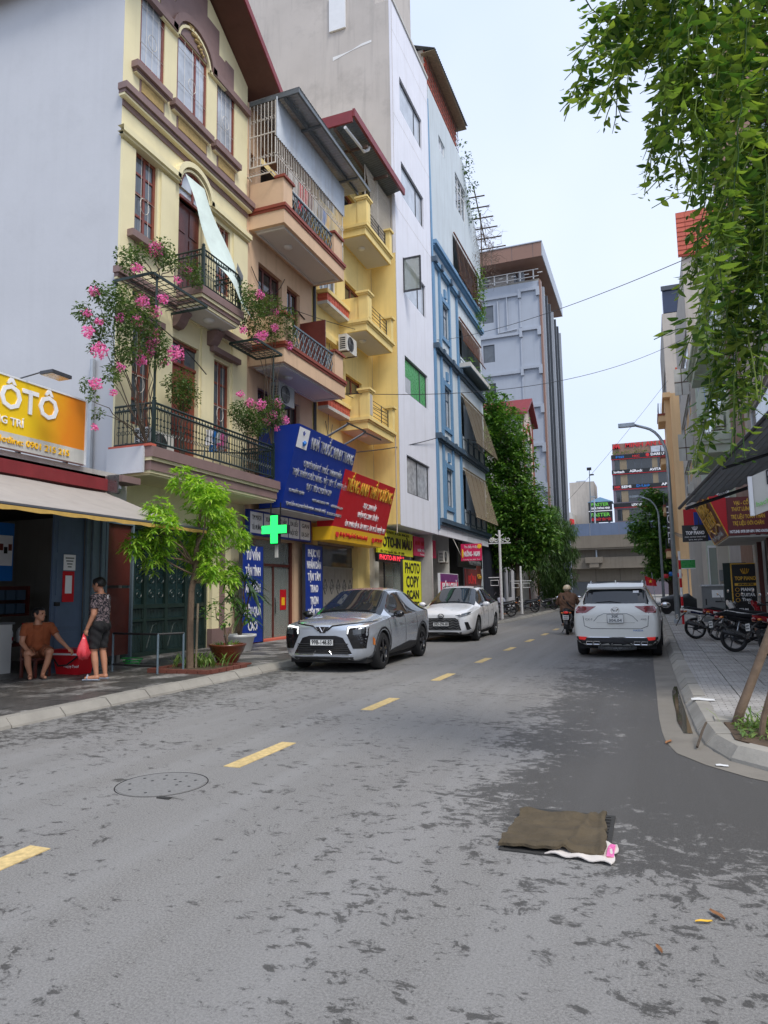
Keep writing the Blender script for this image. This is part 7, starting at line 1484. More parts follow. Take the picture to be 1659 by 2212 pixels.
T1 = [(-10.02,48,14.48,1.32),(-9.15,48,12.71,1.64),(-10.17,48,11.81,1.64),(-8.58,48,10.34,1.46),(-9.62,48,8.77,1.95),(-7.72,48,7.67,1.28),(-9.05,48,6.45,1.93),(-7.16,48,6.04,1.27),(-10.0,48,5.55,1.5),(-8.48,48,4.9,1.7),(-6.7,48,5.0,.94),(-9.8,48,4.2,1.2),(-8.22,48,3.9,.95)]
T2 = [(-7.49,58,7.5,.99),(-6.81,58,6.13,1.21),(-7.79,58,5.03,1.6),(-6.45,58,4.23,.98),(-8.13,58,3.14,1.59),(-6.6,58,2.54,.98),(-7.76,58,1.45,1.2),(-6.95,58,1.2,.75)]
T3 = [(.46,70,9.77,1.14),(1.64,70,9.04,1.39),(-.26,70,7.82,1.4),(1.9,70,6.63,1.64),(.24,70,5.83,1.57),(1.37,70,4.27,1.64),(.69,70,3.3,1.1),(-.94,70,6.76,.88)]
tree('broadleaf_tree', 'tall dense green tree beside the blue building', (-8.6,47.5,.1), T1, 560, .34, M['leaf_mid'], 1.6, 8.0, 'street trees')
tree('weeping_tree', 'fine-leaved drooping tree overhanging the left kerb', (-7.4,57.6,.1), T2, 560, .42, M['leaf_willow'], 1.4, 4.5, 'street trees', thin=.05)
tree('broadleaf_tree', 'tree standing before the overpass on the right kerb', (1.5,70,.1), T3, 360, .42, M['leaf_mid'], 1.4, 6.0, 'street trees', tr=.22)
# weeds in the corner bed
t_ = thing('weed_patch', 'low green weeds growing in the bed at the rounded kerb', 'weeds', (1.2,7.3,.13)); b = MB()
for k in range(1100):
    x, y = rnd.uniform(.68,1.9), rnd.uniform(6.75,7.95)
    if y < 7.25-.45*(x-.6)*.8 and x < 1.2: continue
    a = rnd.random()*6.28
    if rnd.random() < .55: leaf(b, Vector((x,y,.13+rnd.random()*.08)), rnd.uniform(.04,.10), rnd, .5)
    else: lance(b, (x,y,.13), (math.cos(a)*.7,math.sin(a)*.7,1), rnd.uniform(.06,.2), .012, .5)
for k in range(60): a = rnd.random()*6.28; lance(b, (1.0+rnd.gauss(0,.12),7.75+rnd.gauss(0,.06),.13), (math.cos(a)*.5,math.sin(a)*.5,1), rnd.uniform(.3,.6), .014, .6)
b.build('blades', M['grass_blade'], t_, kind='stuff')
# leaning tree and the creeper hanging from it
t_ = thing('leaning_tree', 'bare leaning trunk rising from the corner bed out of frame', 'tree', (.73,8.05,.12)); b = MB(); b.tube([(.70,8.05,.05),(.76,8.06,.25),(.92,8.1,.62),(1.1,8.12,1.05),(1.4,8.1,1.75),(1.75,7.9,2.8),(1.9,7.3,4.2),(1.7,6.8,5.6),(1.4,6.3,6.9)], [.055,.046,.042,.045,.05,.055,.055,.05,.04], 10); b.build('trunk', M['bark'], t_, smooth=True)
b = MB(); limb(b, (1.72,6.8,5.5), (.5,5.6,7.0), .045, .02, 6, .05); limb(b, (1.45,6.3,6.8), (.2,6.0,7.2), .04, .02, 6, .05); limb(b, (1.8,7.0,5.0), (1.1,5.6,6.4), .04, .02, 6, .05); limb(b, (1.9,7.3,4.2), (1.0,5.8,5.2), .03, .015, 6, .05); b.build('limbs', M['bark'], t_)
b = MB(); limb(b, (.84,7.35,.1), (1.05,7.3,1.0), .028, .022, 4, .05); tag(b.build('stump', M['bark']), 'second short trunk at the right edge of the bed', 'stump')
STR = [[(.33,5.33,6.23),(-.02,5.33,6.07),(-.3,5.33,6.06)],[(.24,5.76,6.48),(-.11,5.76,6.04),(-.39,5.76,5.72)],[(.26,5.52,6.1),(.01,5.52,5.65),(-.16,5.52,5.22)],[(.37,5.85,6.21),(.25,5.85,5.41),(.12,5.85,5.05)],[(.41,5.88,6.18),(.3,5.88,5.21),(.21,5.88,4.88)],[(.47,5.09,5.44),(.38,5.09,4.75),(.33,5.09,4.48)],[(.58,5.02,5.28),(.48,5.02,4.5),(.41,5.02,4.14)],[(.27,6.17,7.01),(.12,6.17,6.42),(.02,6.17,5.96)],[(.43,5.36,6.22),(.33,5.36,5.55),(.29,5.36,4.88)],[(.13,5.33,6.3),(-.06,5.33,5.97),(-.19,5.33,5.69)],[(.8,6.39,5.62),(.64,6.39,4.79),(.42,6.39,4.2)],[(.77,5.66,5.13),(.6,5.66,3.99),(.46,5.66,3.28)],[(.81,6.17,4.43),(.59,6.17,3.43),(.37,6.17,2.48)],[(.93,5.67,4.53),(.68,5.67,3.25),(.6,5.67,2.46)],[(1.01,5.89,4.83),(.83,5.89,3.71),(.71,5.89,2.8)],[(.89,5.21,5.69),(.73,5.21,4.66),(.61,5.21,3.79)],[(1.13,5.89,6.19),(.99,5.89,5.03),(.86,5.89,4.13)],[(.9,6.22,6.74),(.74,6.22,5.74),(.63,6.22,4.83)],[(1.15,5.73,4.89),(.95,5.73,3.81),(.82,5.73,2.86)],[(.81,6.04,4.13),(.62,6.04,3.23),(.52,6.04,2.74)],[(1.04,5.94,3.89),(.88,5.94,3.31),(.76,5.94,2.96)],[(.59,5.09,5.91),(.49,5.09,5.29),(.43,5.09,4.74)],[(.98,6.06,6.65),(.8,6.06,5.95),(.72,6.06,5.09)],[(1.14,5.83,6.39),(.92,5.83,5.65),(.82,5.83,4.64)],[(1.22,5.42,5.76),(1.03,5.42,4.72),(.87,5.42,3.35)],[(.55,5.04,3.99),(.47,5.04,3.54),(.38,5.04,3.22)]]
VN = thing('hanging_creeper', 'leafy creeper hanging in long strands at the upper right', 'creeper', (1.0,5.8,2.4))
def vleaf(seg=4):
    b = MB(); prof = [(0,.06),(.18,.72),(.42,1.),(.7,.7),(1,.02)]; i0 = 0
    for t, w in prof: b.v += [(t, w*.215, .05*w-.16*t*t), (t, 0, -.16*t*t), (t, -w*.215, .05*w-.16*t*t)]
    for k in range(4): a = 3*k; b.f += [[a,a+1,a+4,a+3],[a+1,a+2,a+5,a+4]]; b.m += [0,0]
    return b
vb = vleaf(); vme = vb.mesh('leaf', smooth=True); vme.materials.append(M['leaf_vine'])
rest = MB(); stem = MB(); allv = []
def frame(d, roll):
    d = d.normalized(); s = d.cross(Vector((0,0,1)));
    if s.length < .1: s = d.orthogonal()
    s.normalize(); n = s.cross(d)
    s2 = s*math.cos(roll)+n*math.sin(roll); n2 = d.cross(s2)*-1
    return Matrix((d, s2, s2.cross(d)*-1)).transposed()
for si, s in enumerate(STR):
    for rep in range(3):
        P = [Vector(q) + Vector((rnd.gauss(0,.05), rnd.gauss(0,.22), rnd.gauss(0,.04)))*(rep > 0) for q in s]
        up_ = [P[0]+Vector((.25,.1,.7)), P[0]+Vector((.1,.05,.35))]; C_ = up_ + P; pts = []
        for a, c in zip(C_, C_[1:]):
            n = max(2, int((c-a).length/.055))
            for k in range(n): pts.append(a.lerp(c, k/n) + Vector((.012*math.sin(len(pts)*.9), .012*math.cos(len(pts)*.7), 0)))
        pts.append(C_[-1])
        for q in range(4 if si > 9 else 3):
            p = pts[rnd.randrange(len(pts)//4, len(pts))]; d = Vector((rnd.gauss(-.2,.8), rnd.gauss(0,.8), rnd.uniform(-1.3,.1))).normalized(); L2 = rnd.uniform(.15,.4); stem.tube([p, p+d*L2*.5, p+d*L2-Vector((0,0,.05))], .004, 3, cap=False)
            for z in range(int(L2/.035)): a = rnd.random()*6.28; allv.append((p+d*.035*z, (Vector((math.cos(a),math.sin(a),-.3))+d*.6).normalized(), rnd.uniform(.06,.12), rnd.uniform(-.7,.7), si, 1))
        stem.tube(pts[::3]+[pts[-1]], [.0045]*(len(pts[::3]))+[.002], 4, cap=False)
        for k, p in enumerate(pts):
            tp = k/len(pts); d0 = (pts[min(k+1,len(pts)-1)]-pts[max(k-1,0)]).normalized()
            for sgn in (1,-1):
                if rnd.random() < .12: continue
                a = rnd.uniform(-1.3,1.3) + (0 if sgn > 0 else math.pi) + (k % 2)*.8
                out = Vector((math.cos(a), math.sin(a), 0)); d = (out + d0*.25 + Vector((0,0,-.35+rnd.uniform(-.6,.6)))).normalized(); p = p + out*rnd.uniform(0,.07)
                sc = rnd.uniform(.07,.14)*(1-.55*max(0, tp-.75)/.25)
                allv.append((p, d, sc, rnd.uniform(-.7,.7), si, tp))
order = sorted(range(len(allv)), key=lambda i: (allv[i][0].y - .5*(allv[i][5] > .5)))   # nearest, outermost leaves become parts of their own
pick = set(order[:300])
for i, (p, d, sc, roll, si, tp) in enumerate(allv):
    R_ = frame(d, roll)
    if i in pick:
        o = bpy.data.objects.new('leaf', vme); COL.objects.link(o); o.parent = VN; M4 = R_.to_4x4(); M4.translation = p - Vector(ORG[VN.name]); o.matrix_local = M4 @ Matrix.Scale(sc, 4)
    else:
        k0 = len(rest.v); rest.v += [tuple(p + R_ @ (Vector(v)*sc)) for v in vb.v]; rest.f += [[q+k0 for q in f] for f in vb.f]; rest.m += vb.m
rest.build('foliage', M['leaf_vine'], VN, smooth=True, kind='stuff'); stem.build('stems', M['leaf_vine'], VN, kind='stuff')
# ================================================================== CARS
def carpaint(name, col, metal, flake=.0, rough=.28):
    t = NT(name); n = t.noise(900, 2); c = t.mix(t.ramp(n, (.35, 0.), (.65, 1.)), tuple(x*(1-flake) for x in col[:3])+(1,), col)
    c = t.mix(t.ramp(t.noise(2.5, 6, .65), (.5, 0.), (.8, .04)), c, (.30,.28,.25,1))
    t.set(Base_Color=c, Metallic=metal, Roughness=t.ramp(t.noise(3, 4), (.3, rough-.04), (.7, rough+.06))); t.b.inputs['Coat Weight'].default_value = .8; t.b.inputs['Coat Roughness'].default_value = .05
carpaint('paint_silver', rgb(206,212,220), .6, .12, .22); carpaint('paint_white', rgb(232,231,224,.95), .0, .02, .35); carpaint('paint_pearl', rgb(238,238,238,.95), .0, .02, .3)
t = NT('car_glass'); t.set(Base_Color=t.mix(t.noise(1.5, 3), (.006,.008,.010,1), (.022,.028,.032,1)), Roughness=.03); t.b.inputs['Specular IOR Level'].default_value = .75
t = NT('lamp_clear'); t.set(Base_Color=(.05,.055,.06,1), Roughness=.08); t.b.inputs['Coat Weight'].default_value = 1
mat('drl', (.9,.95,1,1), .3, 0, 3, emit=(1,1,.95,1), es=.8)
mat('tail_red', (.22,.008,.012,1), .12, .3, 8, coat=1); mat('red_glow', (.6,.02,.02,1), .2, .1, 8, emit=(1,.06,.05,1), es=.12); mat('amber', (.7,.2,.02,1), .2, .1, 6, coat=.6)
mat('plate_white', rgb(228,228,224), .4, .04, 4); mat('cladding', (.022,.022,.024,1), .55, .2, 10, bump=.05, bs=200)
def car_body(stations, W_, glass, paint, wheels, wr, name_root, label):
    root = thing('parked_car', label, 'car', (0,0,0)); ORG[root.name] = (0,0,0)
    def half(y, wf, zl, zb, xr, zr):
        w_ = W_*wf; xb = w_*.955
        return [(0,zl),(w_*.72,zl),(w_*.93,zl+.06),(w_*.985,zl+.24),(w_,(zl+.3+zb)/2-.02),(w_*.985,zb-.10),(xb,zb),(xb+(xr-xb)*.52,zb+(zr-.075-zb)*.5),(xr,zr-.075),(xr*.88,zr-.02),(xr*.5,zr+.008),(0,zr+.015)]
    rings = []
    for st in stations:
        h = half(*st); y = st[0]; R_ = [(x,y,z) for x, z in h] + [(-x,y,z) for x, z in h[-2:0:-1]]; rings.append(R_)
    n = len(rings[0]); b = MB(); idx = [[b.P(p) for p in R_] for R_ in rings]
    for i in range(len(rings)-1):
        for q in range(n):
            seg = q if q < 11 else 21-q
            mi = 0
            for g in glass:
                if g[0] <= i < g[1] and g[2] <= seg < g[3]: mi = g[4]
            b.f.append([idx[i][q], idx[i][(q+1)%n], idx[i+1][(q+1)%n], idx[i+1][q]]); b.m.append(mi)
    for R_, fl in ((idx[0], 1), (idx[-1], -1)):          # close the ends with strips
        h = 11
        for q in range(h):
            a, c = R_[q], R_[q+1]; d, e_ = R_[(n-q-1) % n] if q+1 <= h else 0, R_[(n-q) % n]
            f = [a, c, R_[(n-q-1) % n], R_[(n-q) % n]]; f = [v for k, v in enumerate(f) if v not in f[:k]]
            if len(f) > 2: b.f.append(f if fl > 0 else f[::-1]); b.m.append(0)
    me = b.mesh('tmp'); bm = bmesh.new(); bm.from_mesh(me); bmesh.ops.recalc_face_normals(bm, faces=bm.faces)
    cl = bm.edges.layers.float.get('crease_edge') or bm.edges.layers.float.new('crease_edge')
    ringof = {}
    for i, R_ in enumerate(idx):
        for q, v in enumerate(R_): ringof[v] = (i, q if q <= 11 else 22-q)
    for e_ in bm.edges:
        a, c = ringof[e_.verts[0].index], ringof[e_.verts[1].index]
        if a[1] == c[1] == 6: e_[cl] = .55
        elif a[1] == c[1] == 1: e_[cl] = .7
        elif a[1] == c[1] == 8: e_[cl] = .25
        elif len({e_.link_faces[k].material_index for k in range(len(e_.link_faces))}) > 1: e_[cl] = .6
    bm.to_mesh(me); bm.free()
    ob = bpy.data.objects.new('tmp', me); COL.objects.link(ob)
    for k in range(5): me.materials.append(None)
    sd_ = ob.modifiers.new('s', 'SUBSURF'); sd_.levels = 3; sd_.render_levels = 3
    cb_ = MB()
    for y in wheels:
        for s in (-1, 1): cb_.lathe([(wr+.05, .46*W_*s), (wr+.05, 1.3*W_*s)], (0,y,wr-.0), 28, m=4, axis='x')
    cme = cb_.mesh('cut'); bm = bmesh.new(); bm.from_mesh(cme); bmesh.ops.recalc_face_normals(bm, faces=bm.faces); bm.to_mesh(cme); bm.free()
    for k in range(5): cme.materials.append(None)
    co = bpy.data.objects.new('cut', cme); COL.objects.link(co)
    bo = ob.modifiers.new('b', 'BOOLEAN'); bo.object = co; bo.operation = 'DIFFERENCE'; bo.solver = 'EXACT'
    dg = bpy.context.evaluated_depsgraph_get(); ev = ob.evaluated_get(dg); fm = bpy.data.meshes.new_from_object(ev)
    V3 = [v.co.copy() for v in fm.vertices]; polys = [(list(p.vertices), p.material_index) for p in fm.polygons]
    bpy.data.objects.remove(ob); bpy.data.objects.remove(co)
    bvh = BVHTree.FromPolygons(V3, [p[0] for p in polys])
    names = {0: ('body', paint), 1: ('windscreen', M['car_glass']), 2: ('side_window', M['car_glass']), 3: ('rear_window', M['car_glass']), 4: ('wheel_arch', M['rubber'])}
    for mi, (nm, mt) in names.items():
        fs = [p[0] for p in polys if p[1] == mi]
        if not fs: continue
        groups = [fs]
        if mi == 2: groups = [[f for f in fs if V3[f[0]].x > 0], [f for f in fs if V3[f[0]].x <= 0]]
        for g in groups:
            mp = {}; q = MB()
            for f in g:
                for v in f:
                    if v not in mp: mp[v] = len(q.v); q.v.append(tuple(V3[v]))
                q.f.append([mp[v] for v in f]); q.m.append(0)
            q.build(nm, mt, root, smooth=(mi != 4))
    return root, bvh
AX = {'front': (lambda a, c: Vector((a,6,c)), Vector((0,-1,0))), 'rear': (lambda a, c: Vector((a,-6,c)), Vector((0,1,0))), 'side': (lambda a, c: Vector((6,a,c)), Vector((-1,0,0))), 'sideL': (lambda a, c: Vector((-6,a,c)), Vector((1,0,0))), 'top': (lambda a, c: Vector((a,c,6)), Vector((0,0,-1)))}
def on(bvh, ax, a, c, off=.005):
    f, d = AX[ax]; h = bvh.ray_cast(f(a, c), d)
    return (h[0] - d*off) if h[0] is not None else None
def patch(root, bvh, ax, poly, mt, name, off=.006, cuts=6, mirror=False):
    for s in ((1, -1) if mirror else (1,)):
        bm = bmesh.new(); vs = [bm.verts.new((p[0]*s, p[1], 0)) for p in poly]; bm.faces.new(vs); bmesh.ops.triangulate(bm, faces=bm.faces[:])
        for _ in range(3):
            es = [e_ for e_ in bm.edges if e_.calc_length() > .06]
            if not es: break
            bmesh.ops.subdivide_edges(bm, edges=es, cuts=1); bmesh.ops.triangulate(bm, faces=bm.faces[:])
        bm.verts.ensure_lookup_table(); ok = True; last = None
        f, d = AX[ax]
        axs = ax
        if ax == 'side' and s < 0: axs = 'sideL'
        pts = [on(bvh, axs, (v.co.x*s if ax == 'side' else v.co.x), v.co.y, off) for v in bm.verts]
        good = [p for p in pts if p is not None]
        if not good: bm.free(); continue
        for v, p in zip(bm.verts, pts):
            if p is None: p = min(good, key=lambda g: (g - f(v.co.x, v.co.y)).length)
            v.co = p
        me = bpy.data.meshes.new(name); bmesh.ops.recalc_face_normals(bm, faces=bm.faces); bm.to_mesh(me); bm.free(); link(name, me, mt, root, (0,0,0))
def seam(root, bvh, ax, pts, mt, name, r=.005, off=.0, mirror=False):
    for s in ((1, -1) if mirror else (1,)):
        P = []; axs = 'sideL' if (ax == 'side' and s < 0) else ax
        for a, c in zip(pts, pts[1:]):
            n = max(2, int(math.hypot(c[0]-a[0], c[1]-a[1])/.06))
            for k in range(n):
                x, z = a[0]+(c[0]-a[0])*k/n, a[1]+(c[1]-a[1])*k/n; p = on(bvh, axs, x*(s if ax != 'side' else 1), z, off)
                if p is not None: P.append(p)
        p = on(bvh, axs, pts[-1][0]*(s if ax != 'side' else 1), pts[-1][1], off)
        if p is not None: P.append(p)
        if len(P) > 1: b = MB(); b.tube(P, r, 4); b.build(name, mt, root)
def wheel(root, x, y, wr, tw, rimm, spokes=5, dbl=True):
    s = 1 if x > 0 else -1
    b = MB(); b.lathe([(wr*.2,.10*s*tw/.2),(wr*.2,.06*s)], (x-s*tw*.5,y,wr), 12, axis='x'); w = b.build('wheel', M['black_plastic'], root)
    b = MB(); h = tw/2; pr = [(wr*.66,-h*.9),(wr*.9,-h),(wr*.985,-h*.7),(wr,-h*.3),(wr,h*.3),(wr*.985,h*.7),(wr*.9,h),(wr*.68,h*.92),(wr*.66,-h*.9)]; b.lathe(pr, (x-s*h,y,wr), 32, axis='x', cap=False); b.build('tyre', M['rubber'], w, smooth=True)
    b = MB(); b.lathe([(wr*.70,h*.86*s),(wr*.66,h*.98*s),(wr*.62,h*.80*s),(wr*.60,0)], (x-s*h,y,wr), 32, axis='x', cap=False); b.build('rim', rimm, w, smooth=True)
    b = MB(); b.lathe([(wr*.60,.0),(wr*.60,-.02*s)], (x-s*h+s*h*.3,y,wr), 20, axis='x'); b.build('brake_disc', M['steel'] if rimm is not M['gloss_black'] else M['black_plastic'], w)
    for k in range(spokes):
        for o_ in ((-.13,.13) if dbl else (0,)):
            a = 2*math.pi*k/spokes + o_ + .3; b = MB(); c = Vector((x-s*h+s*h*.86, y, wr)); d = Vector((0, math.cos(a), math.sin(a))); tn = Vector((0,-math.sin(a),math.cos(a)))
            p0, p1 = c + d*wr*.1, c + d*wr*.64; wd = wr*(.055 if dbl else .10)
            for q in ((p0-tn*wd),(p0+tn*wd),(p1+tn*wd*.8),(p1-tn*wd*.8)): b.v += [tuple(q), tuple(q-Vector((s*.035,0,0)))]
            b.f += [[0,2,4,6],[1,3,5,7],[0,2,3,1],[2,4,5,3],[4,6,7,5],[6,0,1,7]]; b.m += [0]*6; b.build('spoke', rimm, w)
    b = MB(); b.lathe([(wr*.13,h*.9*s),(wr*.1,h*.98*s)], (x-s*h,y,wr), 14, axis='x'); b.build('hub_cap', rimm, w)
def mirror_(root, x, y, z, paint):
    for s in (-1, 1):
        b = MB(); b.ball((s*x, y, z), (.12,.075,.075), 12, 8); o = b.build('mirror', paint, root, smooth=True); b = MB(); b.tube([(s*(x-.2),y+.03,z-.06),(s*(x-.08),y,z-.03)], .022, 6); b.build('arm', M['gloss_black'], o); b = MB(); b.ball((s*x, y-.04, z), (.10,.045,.06), 10, 6); b.build('mirror_glass', M['chrome'], o)
def plate(root, y, z, w, h, lines, ny, tilt=0, lm='letter_black'):
    o = mbx('licence_plate', M['plate_white'], root, [(-w/2,w/2,min(y,y+ny*.012),max(y,y+ny*.012),z-h/2,z+h/2)])
    for s, dz, hh, ww in lines: text(s, hh, M[lm], o, (0,y+ny*.013,z+dz), (-ny,0,0), (0,0,1), width=ww, ext=.001, bold=.003)
    b = MB(); q = [(-w/2,z-h/2),(w/2,z-h/2),(w/2,z+h/2),(-w/2,z+h/2)]; b.tube([(a,y+ny*.012,c) for a, c in q+[q[0]]], .006, 4); b.build('plate_border', M['grey_plastic'], o)
# ---------------------------------------------------- silver coupe-SUV (front to camera)
ST_V = [(2.28,.62,.32,.80,.42,.86),(2.24,.84,.25,.84,.60,.91),(2.08,.94,.21,.88,.70,.96),(1.8,.985,.20,.92,.74,1.0),(1.35,1,.20,.96,.74,1.05),(1.02,1,.20,.99,.74,1.10),(.80,1,.20,1.0,.73,1.22),(.05,1,.20,1.02,.60,1.57),(-.35,1,.20,1.03,.59,1.62),(-1.0,1,.20,1.05,.585,1.60),(-1.5,1,.20,1.07,.57,1.50),(-1.95,.99,.22,1.08,.55,1.30),(-2.12,.96,.26,1.07,.60,1.12),(-2.24,.90,.30,1.02,.60,1.05),(-2.28,.7,.36,.9,.5,.93)]
GLS = [(5,7,8,12,1),(6,11,6,8,2),(10,12,8,12,3)]
V1, bv = car_body(ST_V, .945, GLS, M['paint_silver'], (1.38,-1.42), .36, 'car', 'silver coupe SUV with lit headlights parked at the left kerb')
for x in (-.93,.93):
    for y in (1.38,-1.42): wheel(V1, x, y, .362, .225, M['gloss_black'], 5)
# black cladding round the arches and sills
def arch_trim(root, bv, y, wr, mt, w=.07):
    for s in (1, -1):
        rows = []
        for k in range(17):
            a = math.pi*(-.08+1.16*k/16); row = []
            for rr in (wr+.045, wr+.045+w*.5, wr+.045+w):
                p = on(bv, 'side' if s > 0 else 'sideL', y+rr*math.cos(a), max(wr+rr*math.sin(a), .23), .010); 
                if p is None: p = Vector((s*.94, y+rr*math.cos(a), max(wr+rr*math.sin(a), .23)))
                row.append(tuple(p))
            rows.append(row)
        b = MB(); b.grid(rows); b.build('arch_cladding', mt, root, smooth=True)
for y in (1.38,-1.42): arch_trim(V1, bv, y, .36, M['cladding'])
patch(V1, bv, 'side', [(.93,.215),(-.97,.215),(-.97,.40),(-.4,.44),(.5,.36),(.93,.30)], M['cladding'], 'sill_cladding', .012, mirror=True)
patch(V1, bv, 'front', [(-.80,.30),(.80,.30),(.80,.215),(-.80,.215)], M['cladding'], 'front_lip', .012)
patch(V1, bv, 'front', [(-.28,.70),(.28,.70),(.42,.66),(.60,.36),(-.60,.36),(-.42,.66)], M['gloss_black'], 'lower_grille', .008)
for k in range(5): seam(V1, bv, 'front', [(-.52+.0*k,.385+.04*k),(.52,.385+.04*k)], M['black_plastic'], 'grille_bar', .009, .012)
seam(V1, bv, 'front', [(-.6,.345),(-.2,.345),(-.14,.42)], M['chrome'], 'chrome_strip', .008, .012); seam(V1, bv, 'front', [(.6,.345),(.2,.345),(.14,.42)], M['chrome'], 'chrome_strip', .008, .012)
patch(V1, bv, 'front', [(.50,.875),(.86,.90),(.87,.70),(.84,.46),(.62,.46),(.49,.74)], M['gloss_black'], 'headlight', .008, mirror=True)
patch(V1, bv, 'front', [(.51,.868),(.85,.895),(.85,.872),(.545,.843),(.528,.74),(.505,.73)], M['drl'], 'daytime_light', .016, mirror=True)
patch(V1, bv, 'front', [(.62,.81),(.82,.83),(.82,.74),(.62,.72)], M['lamp_clear'], 'projector_lamp', .014, mirror=True)
seam(V1, bv, 'front', [(0,.80),(.10,.80),(.2,.88),(.5,.915),(.86,.945)], M['gloss_black'], 'nose_strip', .016, .004, True)
patch(V1, bv, 'front', [(-.14,.87),(.14,.87),(.05,.75),(-.05,.75)], M['gloss_black'], 'badge_plate', .010)
seam(V1, bv, 'front', [(0,.765),(.055,.865)], M['chrome'], 'badge', .009, .018, True)
plate(V1, 2.31, .575, .47, .11, (('99B-148.83',0,.11,.42),), 1)
patch(V1, bv, 'side', [(1.86,.62),(1.95,.66),(1.93,.52),(1.84,.50)], M['amber'], 'side_marker', .01, mirror=True)
for pts in (([(1.0,.97),(.93,.6),(.85,.3)]),([(-.08,1.0),(-.1,.6),(-.12,.42)]),([(-.95,1.03),(-1.0,.7),(-1.1,.62)])): seam(V1, bv, 'side', pts, M['rubber'], 'door_seam', .005, 0, True)
for y in (.15,-.75): patch(V1, bv, 'side', [(y,.86),(y+.2,.87),(y+.2,.835),(y,.825)], M['grey_plastic'], 'door_handle', .012, mirror=True)
seam(V1, bv, 'front', [(.30,1.03),(.68,.99)], M['paint_silver'], 'hood_crease', .008, -.003, True)
for y in (-.38,): seam(V1, bv, 'side', [(y,1.05),(y-.05,1.5)], M['gloss_black'], 'pillar', .035, -.015, True)
mirror_(V1, 1.04, .72, 1.06, M['gloss_black']); seam(V1, bv, 'top', [(-.62,.98),(.0,.95),(.62,.98)], M['gloss_black'], 'wiper', .012, .006)
V1.location = (-6.03, 14.42, 0); V1.rotation_euler = (0,0,math.pi+.035)
# ---------------------------------------------------- white crossover behind it
ST_L = [(2.40,.60,.34,.74,.42,.80),(2.36,.82,.27,.80,.62,.87),(2.18,.94,.22,.86,.70,.95),(1.85,.985,.21,.92,.74,1.02),(1.4,1,.21,.97,.74,1.07),(1.08,1,.21,1.0,.74,1.12),(.86,1,.21,1.02,.73,1.24),(.05,1,.21,1.05,.61,1.62),(-.4,1,.21,1.06,.60,1.68),(-1.1,1,.21,1.09,.595,1.67),(-1.65,1,.21,1.13,.58,1.58),(-2.05,.99,.24,1.14,.56,1.42),(-2.25,.96,.28,1.11,.62,1.18),(-2.38,.90,.32,1.05,.60,1.09),(-2.42,.7,.38,.92,.5,.96)]
V2, bv = car_body(ST_L, .955, GLS, M['paint_pearl'], (1.44,-1.42), .37, 'car', 'white crossover with a mesh grille parked behind the silver SUV')
for x in (-.94,.94):
    for y in (1.44,-1.42): wheel(V2, x, y, .372, .225, M['steel'], 10, False)
for y in (1.44,-1.42): arch_trim(V2, bv, y, .37, M['paint_pearl'], .05)
patch(V2, bv, 'front', [(-.44,.72),(.44,.72),(.52,.66),(.60,.36),(-.60,.36),(-.52,.66)], M['gloss_black'], 'grille', .008)
for k in range(7):
    z = .39+.048*k; seam(V2, bv, 'front', [(-.56+.1*j, z+(.014 if j % 2 else -.014)) for j in range(12)], M['grey_plastic'], 'grille_bar', .006, .013)
patch(V2, bv, 'front', [(-.80,.30),(.80,.30),(.78,.235),(-.78,.235)], M['cladding'], 'front_lip', .01); patch(V2, bv, 'front', [(.70,.60),(.80,.60),(.86,.38),(.76,.36)], M['gloss_black'], 'corner_vent', .009, mirror=True)
patch(V2, bv, 'front', [(.42,.79),(.84,.90),(.86,.83),(.62,.755)], M['lamp_clear'], 'headlight', .009, mirror=True); patch(V2, bv, 'front', [(.50,.765),(.80,.815),(.81,.80),(.56,.75)], M['grey_plastic'], 'daytime_light', .014, mirror=True)
b = MB(); b.tube([(.085*math.cos(a*.3927), 2.425, .78+.062*math.sin(a*.3927)) for a in range(17)], .011, 5); b.tube([(.03,2.425,.82),(-.045,2.425,.765),(.05,2.425,.76)], .011, 5); b.build('badge', M['gloss_black'], V2)
plate(V2, 2.43, .54, .47, .11, (('30D-296.68',0,.11,.42),), 1)
for pts in (([(1.03,1.0),(.98,.6),(.9,.32)]),([(-.08,1.03),(-.1,.6),(-.12,.34)]),([(-.98,1.06),(-1.02,.7),(-1.12,.62)])): seam(V2, bv, 'side', pts, M['rubber'], 'door_seam', .005, 0, True)
for y in (.12,-.82): patch(V2, bv, 'side', [(y,.90),(y+.2,.91),(y+.2,.875),(y,.865)], M['letter_silver'], 'door_handle', .014, mirror=True)
seam(V2, bv, 'side', [(-.40,1.08),(-.45,1.55)], M['gloss_black'], 'pillar', .035, -.015, True); mirror_(V2, 1.05, .76, 1.10, M['paint_pearl']); seam(V2, bv, 'top', [(-.62,1.03),(.0,1.0),(.62,1.03)], M['gloss_black'], 'wiper', .012, .006)
for s in (-1,1): b = MB(); b.tube([(s*.52,.0,1.64),(s*.53,-.5,1.69),(s*.52,-1.4,1.65)], .018, 6); b.build('roof_rail', M['alu_dark'], V2)
patch(V2, bv, 'side', [(.93,.225),(-.95,.225),(-.95,.30),(.93,.28)], M['cladding'], 'sill_cladding', .012, mirror=True)
V2.location = (-6.02, 22.55, 0); V2.rotation_euler = (0,0,math.pi+.03)
